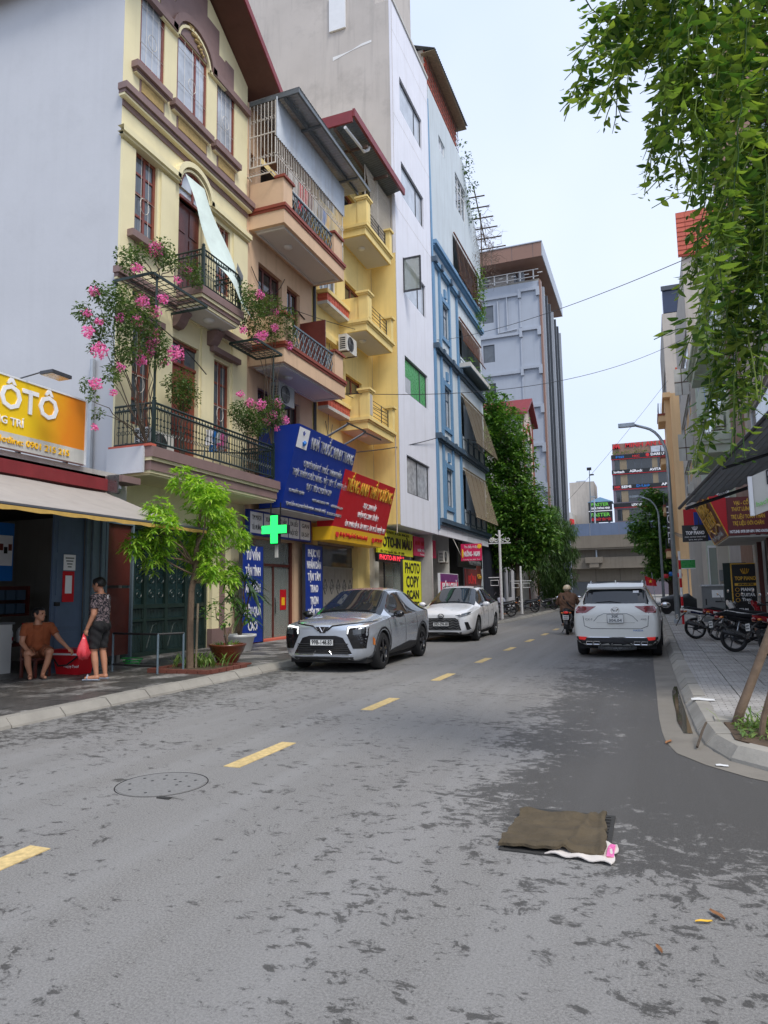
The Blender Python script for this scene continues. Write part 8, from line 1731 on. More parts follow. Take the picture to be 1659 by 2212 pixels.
# ---------------------------------------------------- white SUV seen from behind
ST_M = [(2.24,.62,.30,.74,.42,.80),(2.2,.84,.24,.80,.60,.87),(2.02,.94,.21,.86,.70,.95),(1.75,.985,.20,.92,.74,1.0),(1.3,1,.20,.97,.74,1.06),(.98,1,.20,1.0,.73,1.11),(.76,1,.20,1.02,.72,1.23),(.0,1,.20,1.04,.62,1.60),(-.4,1,.20,1.05,.62,1.655),(-1.1,1,.20,1.06,.615,1.645),(-1.72,1,.21,1.09,.62,1.585),(-1.86,.995,.22,1.10,.635,1.53),(-2.10,.985,.27,1.10,.70,1.21),(-2.20,.96,.27,1.06,.70,1.12),(-2.255,.91,.29,1.0,.68,1.04),(-2.28,.80,.34,.92,.58,.96)]
V3_, bv = car_body(ST_M, .922, [(5,7,8,12,1),(6,10,6,8,2),(11,12,8,12,3)], M['paint_white'], (1.35,-1.36), .36, 'car', 'white SUV seen from behind, parked at the right kerb')
for x in (-.905,.905):
    for y in (1.35,-1.36): wheel(V3_, x, y, .362, .225, M['steel'], 5)
for y in (1.35,-1.36): arch_trim(V3_, bv, y, .36, M['cladding'], .045)
patch(V3_, bv, 'rear', [(-.62,1.50),(.62,1.50),(.70,1.22),(.66,1.185),(-.66,1.185),(-.70,1.22)], M['car_glass'], 'rear_screen', .008)
patch(V3_, bv, 'rear', [(.40,1.125),(.80,1.13),(.845,1.06),(.83,.98),(.62,.985)], M['tail_red'], 'tail_light', .010, mirror=True); patch(V3_, bv, 'rear', [(.64,1.095),(.78,1.10),(.80,1.03),(.66,1.02)], M['sign_maroon'], 'tail_light_lens', .016, mirror=True)
seam(V3_, bv, 'rear', [(0,.64),(.52,.64),(.66,.70),(.69,.98)], M['rubber'], 'tailgate_seam', .0055, 0, True); seam(V3_, bv, 'rear', [(0,.965),(.24,.965),(.36,.91),(.46,.80)], M['grey_plastic'], 'plate_recess_edge', .006, 0, True)
seam(V3_, bv, 'rear', [(-.40,.77),(.40,.77)], M['dirty_white'], 'recess_fold', .007, -.002)
patch(V3_, bv, 'rear', [(-.85,.47),(-.60,.445),(.60,.445),(.85,.47),(.84,.29),(.5,.26),(-.5,.26),(-.84,.29)], M['cladding'], 'rear_bumper_trim', .012); seam(V3_, bv, 'rear', [(-.58,.45),(.58,.45)], M['chrome'], 'chrome_strip', .011, .014)
patch(V3_, bv, 'rear', [(.62,.46),(.80,.47),(.79,.405),(.66,.39)], M['red_glow'], 'reflector', .018, mirror=True)  # reflectors, not lamps: a faint emission is added to their red
for s in (-1,1):
    for x in (.42,.57):
        b = MB(); c = (s*x, -2.30, .335); q = [(c[0]-.06,c[2]-.035),(c[0]+.06,c[2]-.035),(c[0]+.065,c[2]+.03),(c[0]-.055,c[2]+.03)]; b.tube([(a,-2.31,z) for a, z in q+[q[0]]], .011, 5); o = b.build('exhaust_tip', M['chrome'], V3_); b = MB(); b.box(c[0]-.055,c[0]+.055,-2.3,-2.295,c[2]-.03,c[2]+.025); b.build('exhaust_opening', M['rubber'], o)
b = MB(); yb = -2.275; b.tube([(.085*math.cos(a*.3927), yb, 1.035+.068*math.sin(a*.3927)) for a in range(17)], .009, 5); b.tube([(-.07,yb,1.07),(-.02,yb,1.02),(0,yb,1.04),(.02,yb,1.02),(.07,yb,1.07)], .010, 5); b.build('badge', M['chrome'], V3_)
plate(V3_, -2.312, .86, .335, .185, (('30K',.045,.085,.15),('304.04',-.042,.085,.27)), -1, lm='grey_plastic')
text('CX-5', .06, M['grey_plastic'], V3_, on(bv,'rear',-.56,.84,.004), (1,0,0), (0,0,1), width=.15, ext=.002); text('AWD', .05, M['grey_plastic'], V3_, on(bv,'rear',.58,.84,.004), (1,0,0), (0,0,1), width=.12, ext=.002); text('MAZDA', .05, M['letter_blue'], V3_, on(bv,'rear',.46,.60,.004), (1,0,0), (0,0,1), width=.20, ext=.002)
seam(V3_, bv, 'rear', [(-.40,1.215),(-.1,1.235),(.12,1.20)], M['gloss_black'], 'rear_wiper', .014, .014)
patch(V3_, bv, 'rear', [(.38,1.46),(.50,1.46),(.50,1.41),(.38,1.41)], M['letter_white'], 'sticker', .014)
for s in (-1,1): b = MB(); b.tube([(s*.56,-.1,1.60),(s*.57,-.2,1.68),(s*.57,-1.3,1.68),(s*.56,-1.5,1.62)], .018, 6); b.build('roof_rail', M['steel'], V3_)
b = MB(); b.prisma([(-1.62,1.61),(-1.45,1.61),(-1.62,1.70)], -.012, .012); b.v = [(v[0], v[1], v[2]) for v in b.v]; b.build('antenna_fin', M['paint_white'], V3_); mirror_(V3_, 1.02, .68, 1.08, M['paint_white'])
b = MB(); b.prisma([(-1.95,1.50),(-1.70,1.60),(-1.70,1.63),(-1.96,1.545)], -.60, .60); b.build('roof_spoiler', M['paint_white'], V3_)
mbx('underbody', M['rubber'], V3_, [(-.8,.8,-2.0,2.0,.19,.30)]); mbx('underbody', M['rubber'], V1, [(-.8,.8,-2.0,2.0,.17,.28)]); mbx('underbody', M['rubber'], V2, [(-.8,.8,-2.0,2.0,.18,.3)])
b = MB(); b.tube([(-.4,-2.1,.22),(0,-2.12,.2),(.4,-2.1,.23)], .05, 6); b.build('rear_axle', M['steel'], V3_)
V3_.location = (-.76, 18.42, 0); V3_.rotation_euler = (0,0,-.02)
# ================================================================== MOTORBIKES
def hull(b, secs, n=12, m=0, ex=2.6):
    """loft of superellipse sections (y, z, half width, half height, x offset)"""
    rows = []
    for s in secs:
        y, z, hw, hh = s[:4]; x0 = s[4] if len(s) > 4 else 0; row = []
        for k in range(n+1):
            a = 2*math.pi*k/n; ca, sa = math.cos(a), math.sin(a)
            row.append((x0+hw*math.copysign(abs(ca)**(2/ex), ca), y, z+hh*math.copysign(abs(sa)**(2/ex), sa)))
        rows.append(row)
    b.grid(rows, m); b.face(rows[0][:-1], m); b.face(rows[-1][:-1][::-1], m)
def bike_wheel(root, y, r, w, rimm, spokes=5):
    b = MB(); b.lathe([(.05,-.06),(.06,-.05),(.06,.05),(.05,.06)], (0,y,r), 12, axis='x'); o = b.build('wheel', M['alu_dark'], root)
    b = MB(); b.lathe([(r*.80,-w*.6),(r*.90,-w),(r*.97,-w*.8),(r,-w*.25),(r,w*.25),(r*.97,w*.8),(r*.90,w),(r*.80,w*.6),(r*.80,-w*.6)], (0,y,r), 28, axis='x', cap=False); b.build('tyre', M['rubber'], o, smooth=True)
    b = MB(); b.lathe([(r*.82,-w*.6),(r*.82,w*.6),(r*.74,w*.35),(r*.74,-w*.35),(r*.82,-w*.6)], (0,y,r), 28, axis='x', cap=False); b.build('rim', rimm, o, smooth=True)
    for k in range(spokes):
        a = 2*math.pi*k/spokes+.5; b = MB(); b.tube([(0,y+.05*math.cos(a-.35),r+.05*math.sin(a-.35)),(0,y+r*.76*math.cos(a),r+r*.76*math.sin(a))], [.016,.012], 5); b.build('spoke', rimm, o)
def motorbike(kind, panel, accent, seatm=None, rimm=None):
    """underbone ('wave') or scooter built round the origin, front towards +Y"""
    root = thing('motorbike', 'motorbike', 'motorbike', (0,0,0), 'parked motorbikes'); ORG[root.name] = (0,0,0)
    rimm = rimm or M['steel']; seatm = seatm or M['black_plastic']; rw, rf = (.285,.285) if kind == 'wave' else (.24,.25); yr, yf = -.62, .64
    bike_wheel(root, yr, rw, .048, rimm); bike_wheel(root, yf, rf, .042, rimm)
    P = lambda nm, b, mt, par=None, sm=True: b.build(nm, mt, par or root, smooth=sm)
    b = MB()
    for s in (-1,1): b.tube([(s*.075,yf,rf),(s*.07,yf-.09,rf+.33),(s*.06,yf-.17,.72)], [.02,.026,.022], 7)
    P('fork', b, M['alu_dark']); b = MB()
    hull(b, [(yf+.26,rf+.12,.035,.01),(yf+.17,rf+.25,.055,.025),(yf,rf+.315,.06,.02),(yf-.2,rf+.26,.06,.025),(yf-.3,rf+.12,.05,.02)], 10); P('front_fender', b, panel)
    b = MB(); hull(b, [(.48,.60,.05,.14),(.46,.75,.10,.16),(.38,.90,.12,.12),(.30,.97,.09,.07)] if kind == 'wave' else [(.60,.62,.06,.2),(.54,.74,.13,.2),(.44,.88,.15,.16),(.34,.97,.1,.07)], 12); P('front_cowl', b, panel)
    b = MB(); b.ball((0,.50,.93), (.085,.06,.065), 10, 7); P('headlight', b, M['lamp_clear'])
    b = MB(); hull(b, [(.40,.42,.15,.06),(.44,.55,.19,.05),(.42,.70,.17,.05),(.36,.85,.09,.05)], 12); P('leg_shield', b, panel)
    b = MB(); b.tube([(-.33,.17,1.03),(-.24,.24,1.02),(-.08,.34,.98),(.08,.34,.98),(.24,.24,1.02),(.33,.17,1.03)], .013, 6); h_ = P('handlebar', b, M['black_iron'])
    for s in (-1,1):
        b = MB(); b.tube([(s*.24,.24,1.02),(s*.37,.14,1.035)], .02, 7); b.build('grip', M['rubber'], h_)
        b = MB(); b.tube([(s*.22,.26,1.03),(s*.26,.24,1.18),(s*.32,.22,1.22)], .007, 5); m_ = P('mirror', b, M['black_iron']); b = MB(); b.ball((s*.36,.21,1.24), (.075,.014,.045), 10, 6); b.build('mirror_glass', M['chrome'], m_, smooth=True)
        b = MB(); b.tube([(s*.14,.02,.28),(s*.27,.02,.29)], .018, 6); P('footpeg', b, M['rubber'])
    if kind == 'wave':
        b = MB(); hull(b, [(.36,.70,.05,.06),(.15,.56,.06,.07),(-.05,.55,.07,.08),(-.2,.62,.09,.09)], 10); P('centre_spine', b, panel)
        b = MB(); hull(b, [(-.02,.63,.08,.09),(-.25,.64,.115,.10),(-.55,.70,.11,.085),(-.80,.77,.085,.06),(-.95,.80,.05,.03)], 12); P('tail_panel', b, panel)
        for s in (-1,1): b = MB(); b.grid([[(s*(.122-.02*abs(j-1)),-.10-.16*i,.61+.05*i*.55+.03*(j-1)) for j in range(3)] for i in range(5)]); P('accent_stripe', b, accent)
        b = MB(); hull(b, [(.02,.70,.07,.04),(-.12,.745,.115,.05),(-.42,.765,.125,.05),(-.75,.82,.105,.045),(-.88,.83,.07,.03)], 12); P('seat', b, seatm)
        b = MB(); b.box(-.09,.09,-.10,.20,.26,.46); b.lathe([(.085,.0),(.09,.02),(.09,.10),(.07,.12)], (.05,-.02,.33), 16, axis='x'); e_ = P('engine', b, M['alu_dark'], sm=False); b = MB()
        for k in range(5): b.box(-.075,.075,.20+.022*k,.21+.022*k,.32,.46)
        b.build('cooling_fin', M['steel'], e_)
    else:
        b = MB(); hull(b, [(.40,.30,.16,.06),(.1,.27,.17,.05),(-.1,.33,.16,.1),(-.2,.5,.15,.16)], 12); P('floor_board', b, panel)
        b = MB(); hull(b, [(-.10,.52,.13,.18),(-.3,.60,.16,.16),(-.6,.68,.16,.12),(-.82,.74,.12,.08),(-.92,.78,.07,.04)], 12); P('tail_panel', b, panel)
        b = MB(); hull(b, [(.02,.74,.10,.05),(-.15,.78,.14,.05),(-.5,.80,.15,.05),(-.8,.84,.11,.045)], 12); P('seat', b, seatm)
        b = MB(); b.box(-.12,.10,-.70,-.25,.18,.36); P('engine', b, M['black_plastic'], sm=False)
    b = MB(); b.tube([(-.075,-.93,.83),(-.1,-.75,.86),(-.1,-.55,.82)], .012, 6); b.tube([(.075,-.93,.83),(.1,-.75,.86),(.1,-.55,.82)], .012, 6); b.tube([(-.075,-.93,.83),(.075,-.93,.83)], .012, 6); P('grab_rail', b, M['alu_dark'])
    b = MB(); b.ball((0,-.93,.745), (.085,.05,.04), 10, 7); P('tail_light', b, M['tail_red'] if kind == 'wave' else M['red_glow'])
    for s in (-1,1): b = MB(); b.ball((s*.13,-.88,.73), (.045,.05,.028), 8, 6); P('indicator', b, M['amber'])
    b = MB(); hull(b, [(-.84,.70,.06,.02),(-.98,.60,.06,.015),(-1.05,.48,.055,.012),(-1.12,.36,.05,.008)], 8); P('rear_fender', b, M['black_plastic'])
    pl = mbx('licence_plate', M['plate_white'], root, [(-.095,.095,-1.075,-1.07,.52,.66)]); mbx('plate_digits', M['grey_plastic'], pl, [(-.07,.07,-1.077,-1.0755,.605,.635),(-.075,.075,-1.077,-1.0755,.55,.58)])
    b = MB(); b.tube([(.10,.15,.25),(.13,-.1,.20),(.15,-.3,.25)], .016, 7); b.tube([(.15,-.3,.25),(.165,-.55,.33),(.17,-.92,.43)], [.035,.048,.042], 10); x_ = P('exhaust', b, M['black_plastic']); b = MB(); b.grid([[(.165+.052*math.cos(a), -.38-.12*k, .285+.048*k+.052*math.sin(a)) for a in (-.7,-.2,.3,.9)] for k in range(5)]); b.build('heat_shield', M['steel'], x_, smooth=True)
    b = MB(); b.tube([(-.09,.0,.3),(-.09,yr,rw)], .028, 7); P('swing_arm', b, M['alu_dark'])
    for s in (-1,1): b = MB(); b.tube([(s*.1,yr,rw+.02),(s*.1,yr+.12,.64)], [.022,.028], 8); P('shock_absorber', b, M['steel'])
    b = MB(); b.tube([(-.12,.05,.25),(-.26,.02,.02)], .012, 5); P('side_stand', b, M['black_iron'])
    return root
def put(o, x, y, z, rz, label, lean=-.12):
    o.location = (x, y, z); o.rotation_euler = (0, lean, rz); o['label'] = label; return o
mat('paint_red', rgb(150,24,34), .25, .08, 4, coat=.6); mat('paint_black', (.010,.011,.016,1), .2, .2, 4, coat=.7); mat('paint_navy', rgb(24,32,66), .25, .1, 4, coat=.6); mat('paint_bone', rgb(226,224,218), .3, .04, 4, coat=.5)
HX = -1.40       # heading: local +Y turned towards the shops
bA = put(motorbike('wave', M['paint_bone'], M['paint_navy']), 1.62, 21.05, .125, -1.28, 'white and navy motorbike parked nearest the street lamp')
bB = put(motorbike('wave', M['paint_red'], M['paint_bone']), 2.15, 20.45, .125, -1.30, 'red motorbike squeezed between the white and the black one')
bC = put(motorbike('wave', M['paint_black'], M['sign_black'], rimm=M['alu_dark']), 2.16, 16.95, .125, -1.25, 'black motorbike with silver exhaust shield on the right pavement')
def clone(src, *a, **k):
    c = copy_tree(src); return put(c, *a, **k)
clone(bB, 2.75, 15.7, .125, -1.3, 'red motorbike cut off by the right edge behind the leaning trunk')
clone(bA, 2.55, 19.1, .125, -1.35, 'white motorbike with bar mirrors behind the black one')
clone(bC, -7.75, 37.4, .12, 1.9, 'dark motorbike parked by the tall white ornamental post', .1)
clone(bC, -7.6, 44.4, .12, 1.75, 'dark motorbike parked beyond the shorter white post', .1)
clone(bC, -7.2, 50.4, .12, 1.9, 'dark motorbike parked under the drooping tree', .1)
# motorbike under a black cover
t_ = thing('covered_motorbike', 'motorbike hidden under a black cover by the street lamp', 'motorbike', (1.35,40.2,.12)); b = MB(); rows = []
for k in range(15):
    u = k/14; x = .35+1.75*u; h = .78+.22*math.sin(3.0*u+.2)+.16*math.exp(-((u-.78)/.1)**2); wv = .34-.18*abs(u-.5)
    rows.append([(x, 40.2+wv*math.sin(a)*(1.0+.12*math.sin(a*5+k)), .16+h*max(0,math.cos(a*.5))**.6) for a in [(-math.pi+2*math.pi*q/14)*.98 for q in range(15)]])
b.grid(rows); mat('cover_black', (.02,.021,.024,1), .45, .3, 5, bump=.3, bs=14); b.build('cover', M['cover_black'], t_, smooth=True)
for x in (.62,1.85): b = MB(); b.lathe([(.2,-.04),(.27,-.05),(.28,0),(.27,.05),(.2,.04)], (x,40.2,.40), 20, axis='y'); b.build('wheel', M['rubber'], t_)
# ================================================================== PEOPLE
def person(name, label, prims, regions, vox=.011, loc=(0,0,0), rz=0, extra=None):
    """prims: (label, [points], [radii]); merged into one continuous skin by a voxel remesh; regions: name -> (labels or test, material, offset)"""
    root = thing(name, label, 'person', loc, None, rz); ORG[root.name] = (0,0,0); b = MB(); segs = []
    for lb, pts, rs in prims:
        rs = rs if isinstance(rs, (list, tuple)) else [rs]*len(pts)
        b.tube(pts, rs, 12)
        for p, r in zip(pts, rs): b.ball(p, r*.995, 12, 8)
        for k in range(len(pts)-1): segs.append((lb, Vector(pts[k]), Vector(pts[k+1]), rs[k], rs[k+1]))
        if len(pts) == 1: segs.append((lb, Vector(pts[0]), Vector(pts[0])+Vector((0,0,.001)), rs[0], rs[0]))
    me = b.mesh('tmp'); ob = bpy.data.objects.new('tmp', me); COL.objects.link(ob)
    bm = bmesh.new(); bm.from_mesh(me); bmesh.ops.recalc_face_normals(bm, faces=bm.faces); bm.to_mesh(me); bm.free()
    rm = ob.modifiers.new('r', 'REMESH'); rm.mode = 'VOXEL'; rm.voxel_size = vox
    sm = ob.modifiers.new('s', 'SMOOTH'); sm.iterations = 5; sm.factor = .5
    ev = ob.evaluated_get(bpy.context.evaluated_depsgraph_get()); fm = bpy.data.meshes.new_from_object(ev); bpy.data.objects.remove(ob)
    V = [v.co.copy() for v in fm.vertices]; Nn = [v.normal.copy() for v in fm.vertices]; F_ = [list(p.vertices) for p in fm.polygons]
    def which(p):
        best = None; bd = 9
        for lb, a, c, r0, r1 in segs:
            d = c-a; t = max(0, min(1, (p-a).dot(d)/max(1e-9, d.length_squared))); dd = (p-(a+d*t)).length - (r0+(r1-r0)*t)
            if dd < bd: bd = dd; best = (lb, t)
        return best
    lab = [which(v) for v in V]
    q = MB(); q.v = [tuple(v) for v in V]; q.f = F_; q.m = [0]*len(F_); body = q.build('body', M['skin'], root, smooth=True)
    for nm, (test, mt, off) in regions.items():
        q = MB(); mp = {}
        for f in F_:
            if sum(1 for v in f if test(lab[v], V[v])) >= len(f)-1:
                for v in f:
                    if v not in mp:
                        mp[v] = len(q.v); w = off*(1+.45*math.sin(V[v].x*38+V[v].z*21)*math.sin(V[v].y*31-V[v].z*27)); q.v.append(tuple(V[v]+Nn[v]*w))
                q.f.append([mp[v] for v in f]); q.m.append(0)
        if q.f:
            o = q.build(nm, mt, root, smooth=True); sd_ = o.modifiers.new('thickness', 'SOLIDIFY'); sd_.thickness = off*.8; sd_.offset = -1
    return root
def hand(lb, p, d, side, curl=.6, s=1.):
    """palm and five bent fingers; p wrist, d hand direction, side = thumb direction"""
    p, d, side = Vector(p), Vector(d).normalized(), Vector(side).normalized(); n = d.cross(side).normalized(); pr = []
    pr.append((lb, [p, p+d*.05*s, p+d*.085*s], [.024*s,.030*s,.028*s])); pr.append((lb, [p+d*.05*s+side*.018*s, p+d*.085*s+side*.022*s], [.02*s,.017*s])); pr.append((lb, [p+d*.05*s-side*.018*s, p+d*.085*s-side*.022*s], [.02*s,.017*s]))
    for k, L_ in enumerate((.072,.082,.076,.058)):
        b0 = p+d*.09*s+side*(.03-.02*k)*s; k1 = b0+(d*math.cos(curl*.6)+n*math.sin(curl*.6))*L_*.5*s; k2 = k1+(d*math.cos(curl*1.6)+n*math.sin(curl*1.6))*L_*.5*s; pr.append((lb, [b0,k1,k2], [.0095*s,.009*s,.0075*s]))
    t0 = p+d*.03*s+side*.028*s; pr.append((lb, [t0, t0+(side*.7+d*.7)*.04*s, t0+(side*.4+d+n*.4)*.065*s], [.013*s,.011*s,.009*s])); return pr
def head(c, fwd, up=(0,0,1), s=1.):
    """skull, jaw, nose, brow, ears, lips around centre c looking along fwd"""
    c, f, u = Vector(c), Vector(fwd).normalized(), Vector(up).normalized(); r = f.cross(u).normalized(); u = r.cross(f)
    q = lambda a, b_, k: c+(f*a+r*b_+u*k)*s
    return [('head', [q(-.025,0,.035), q(.02,0,.03)], [.088*s,.084*s]), ('head', [q(.01,0,-.01), q(.035,0,-.055)], [.076*s,.058*s]), ('head', [q(.045,0,-.085), q(.06,0,-.09)], [.034*s,.03*s]), ('head', [q(.078,-.03,.03), q(.078,.03,.03)], .022*s),
            ('nose', [q(.098,0,.012), q(.116,0,-.02)], [.010*s,.014*s]), ('nose', [q(.104,-.014,-.024), q(.104,.014,-.024)], .010*s), ('lip', [q(.088,-.02,-.058), q(.094,0,-.057), q(.088,.02,-.058)], .009*s), ('ear', [q(-.012,.088,.015), q(-.005,.092,-.02)], [.018*s,.012*s]), ('ear', [q(-.012,-.088,.015), q(-.005,-.092,-.02)], [.018*s,.012*s]), ('neck', [q(-.03,0,-.09), q(-.045,0,-.19)], [.054*s,.06*s])]
def face_bits(root, c, fwd, up=(0,0,1)):
    c, f, u = Vector(c), Vector(fwd).normalized(), Vector(up).normalized(); r = f.cross(u).normalized(); u = r.cross(f)
    for s in (-1,1):
        b = MB(); p = c+f*.088+r*s*.034+u*.008; b.ball(tuple(p), .011, 8, 6); b.build('eye', M['gloss_black'], root); b = MB(); p = c+f*.096+u*.032; b.tube([p+r*s*.018, p+r*s*.048-f*.012], .006, 5); b.build('eyebrow', M['hair'], root)
def hairtest(c, fwd, low=-.02, front=.055):
    c, f = Vector(c), Vector(fwd).normalized()
    return lambda l, v: l[0] in ('head','ear') and ((v-c).dot(f) < front-.0 and v.z-c.z > low+.9*max(0,(v-c).dot(f)) or v.z-c.z > .075) and not (l[0] == 'ear')
# ---- standing man in a dark patterned shirt, black shorts, holding a red bag
t = NT('shirt_pattern'); v1 = t.noise(13, 3, .6, dist=2.5); t.set(Base_Color=t.ramp(v1, (.45,(.012,.012,.016,1)), (.52,(.05,.035,.05,1)), (.56,(.36,.28,.27,1)), (.62,(.12,.08,.10,1)), (.68,(.02,.018,.024,1))), Roughness=.85)
mat('shorts_black', (.012,.012,.014,1), .9, .2, 8, bump=.2, bs=30); mat('shirt_rust', rgb(150,80,46), .9, .12, 6, bump=.2, bs=25); mat('shorts_rust', rgb(140,84,56), .9, .12, 6, bump=.2, bs=25); mat('jacket_brown', rgb(104,76,58), .85, .12, 6, bump=.25, bs=22); mat('trousers_dark', rgb(30,32,40), .9, .2, 8); mat('sandal', rgb(150,160,176), .6, .1, 6); mat('grey_cloth', rgb(150,152,166), .9, .1, 6); mat('bag_red', rgb(226,70,80), .3, .15, 9, spec=.6)
Z = 0; hc, hf = (0,.03,1.585), (.10,1,-.04)
pr = head(hc, hf) + [('torso',[(0,-.02,.98),(0,-.025,1.15),(0,-.01,1.33)],[.125,.125,.13]),('torso',[(-.07,-.01,.98),(-.085,-.01,1.2),(-.12,-.01,1.36)],[.105,.11,.085]),('torso',[(.07,-.01,.98),(.085,-.01,1.2),(.12,-.01,1.36)],[.105,.11,.085]),('torso',[(0,.06,1.05),(0,.06,1.25)],[.10,.095]),('torso',[(-.16,-.01,1.39),(.16,-.01,1.39)],.062),
   ('hip',[(-.08,-.02,.90),(.08,-.02,.90)],.125),
   ('uarm',[(-.20,-.01,1.37),(-.235,-.01,1.09)],[.058,.047]),('farm',[(-.235,-.01,1.09),(-.22,.10,.86)],[.045,.032]),('uarm',[(.20,-.01,1.37),(.235,-.03,1.09)],[.058,.047]),('farm',[(.235,-.03,1.09),(.225,.06,.86)],[.045,.032]),
   ('thigh',[(-.10,-.01,.88),(-.11,.03,.50)],[.092,.064]),('shin',[(-.11,.03,.50),(-.115,.0,.32),(-.11,-.03,.09)],[.058,.056,.036]),('foot',[(-.11,-.04,.05),(-.13,.14,.035)],[.042,.032]),
   ('thigh',[(.10,-.02,.88),(.10,-.02,.50)],[.092,.064]),('shin',[(.10,-.02,.50),(.105,-.05,.32),(.10,-.08,.09)],[.058,.056,.036]),('foot',[(.10,-.09,.05),(.12,.09,.035)],[.042,.032])]
pr += hand('hand', (-.22,.10,.86), (.02,.25,-.95), (.3,.95,.2), 1.1) + hand('hand', (.225,.06,.86), (.0,.2,-1), (-.2,.98,.2), .7)
PM = person('person', 'standing person in dark patterned shirt and black shorts holding a red bag', pr, {
   'shirt': (lambda l, v: l[0] in ('torso','hip') and v.z > .90 and v.z < 1.425 or l[0] == 'uarm' and (v.z > 1.19 or l[1] < .55) or l[0] == 'neck' and v.z < 1.41, M['shirt_pattern'], .018),
   'shorts': (lambda l, v: l[0] == 'hip' and v.z < .98 or l[0] == 'thigh' and v.z > .52 or l[0] == 'torso' and v.z < .93, M['shorts_black'], .02),
   'hair': (hairtest(hc, hf), M['hair'], .016)}, .010, (-8.83,9.42,.12), math.atan2(.95,-.30))
face_bits(PM, hc, hf)
for s, y in ((-1,.05),(1,0)): b = MB(); hull(b, [(y-.13,.012,.04,.012),(y,.014,.045,.014),(y+.14,.012,.05,.012)], 10); b.v = [(v[0]+s*.115-.005, v[1], v[2]) for v in b.v]; o = b.build('sandal', M['sandal'], PM, smooth=True); b = MB(); b.tube([(s*.115-.05,y+.06,.03),(s*.115,y+.07,.085),(s*.115+.05,y+.06,.03)], .016, 6); b.build('strap', M['sandal'], o)
text('8', .09, M['letter_white'], PM, (-.05,-.158,1.38), (1,0,0), (0,0,1), ext=.002)
bgp = Vector((-8.83,9.42,.12)); 
t_ = thing('plastic_bag', 'thin red plastic bag hanging from the standing man\'s hand', 'bag', (-9.02,9.15,.45)); rz = math.atan2(.95,-.30); cr, sr = math.cos(rz), math.sin(rz)
lx, ly = -.215, .155; wx, wy = bgp.x+lx*cr-ly*sr, bgp.y+lx*sr+ly*cr; t_.location = (wx,wy,.47); ORG[t_.name] = (wx,wy,.47); b = MB()
b.lathe([(.02,0),(.085,.03),(.12,.12),(.105,.22),(.05,.32),(.018,.42)], (wx,wy,.47), 14); b.v = [(wx+(v[0]-wx)*(.75+.3*math.sin(v[1]*60+v[2]*45)), wy+(v[1]-wy)*(.9+.28*math.cos(v[2]*52+v[0]*47)), v[2]+.02*math.sin(v[0]*50)) for v in b.v]; b.build('sack', M['bag_red'], t_, smooth=True)
# ---- seated man in rust shirt and shorts on a low stool
hc, hf = (.0,.20,1.09), (-.75,.72,.12)
pr = head(hc, hf) + [('torso',[(0,-.02,.50),(0,.02,.66),(0,.10,.84)],[.13,.125,.12]),('torso',[(-.075,-.01,.50),(-.09,.03,.68),(-.12,.11,.86)],[.11,.11,.085]),('torso',[(.075,-.01,.50),(.09,.03,.68),(.12,.11,.86)],[.11,.11,.085]),('torso',[(0,.08,.56),(0,.13,.74)],[.10,.09]),('torso',[(-.16,.12,.90),(.16,.12,.90)],.06),('hip',[(-.09,-.03,.46),(.09,-.03,.46)],.12),
   ('uarm',[(-.20,.12,.88),(-.33,.22,.66)],[.056,.045]),('farm',[(-.33,.22,.66),(-.46,.36,.50)],[.043,.03]),('uarm',[(.20,.12,.88),(.25,.16,.62)],[.056,.045]),('farm',[(.25,.16,.62),(.15,.36,.46)],[.043,.03]),
   ('thigh',[(-.10,.0,.46),(-.17,.38,.45)],[.092,.066]),('shin',[(-.17,.38,.45),(-.14,.36,.28),(-.08,.32,.08)],[.058,.054,.036]),('foot',[(-.08,.31,.04),(-.10,.49,.03)],[.04,.03]),('thigh',[(.10,.0,.46),(.17,.36,.44)],[.092,.066]),('shin',[(.17,.36,.44),(.16,.33,.26),(.11,.28,.08)],[.058,.054,.036]),('foot',[(.11,.27,.04),(.13,.45,.03)],[.04,.03])]
pr += hand('hand', (-.46,.36,.50), (-.55,.5,-.5), (.7,.7,.1), .8) + hand('hand', (.15,.36,.46), (-.45,.8,-.45), (-.8,-.5,.2), .6)
PS2 = person('person', 'person in a rust-coloured shirt and shorts sitting on a low stool', pr, {
   'shirt': (lambda l, v: l[0] in ('torso','hip') and v.z > .47 and v.z < .945 and l[0] != 'thigh' or l[0] == 'uarm' and l[1] < .6 or l[0] == 'neck' and v.z < .92, M['shirt_rust'], .016),
   'shorts': (lambda l, v: l[0] == 'hip' and v.z < .55 or l[0] == 'thigh' and l[1] < .82, M['shorts_rust'], .022), 'hair': (hairtest(hc, hf), M['hair'], .014)}, .010, (-10.22,9.42,.12), math.atan2(-.80,-.60))
face_bits(PS2, hc, hf)
for s, x in ((-1,-.09),(1,.12)): b = MB(); hull(b, [(.24,.008,.035,.008),(.38,.01,.04,.01),(.52,.008,.045,.008)], 8); b.v = [(v[0]+x, v[1]-(.03 if s > 0 else 0), v[2]) for v in b.v]; b.build('sandal', M['black_plastic'], PS2)
t_ = thing('stool', 'low dark wooden chair under the seated man', 'chair', (-10.25,9.45,.12)); mbx('seat', M['wood_dark'], t_, [(-10.45,-10.05,9.27,9.65,.42,.455)])
for x in (-10.42,-10.10):
    for y in (9.30,9.60): mbx('leg', M['wood_dark'], t_, [(x-.02,x+.02,y-.02,y+.02,.12,.42)])
mbx('backrest', M['wood_dark'], t_, [(-10.47,-10.43,9.3,9.64,.455,.95)])
cl = thing('cool_box', 'red cool box with white rim beside the seated man', 'cool box', (-9.98,10.05,.12)); b = MB(); b.T = None
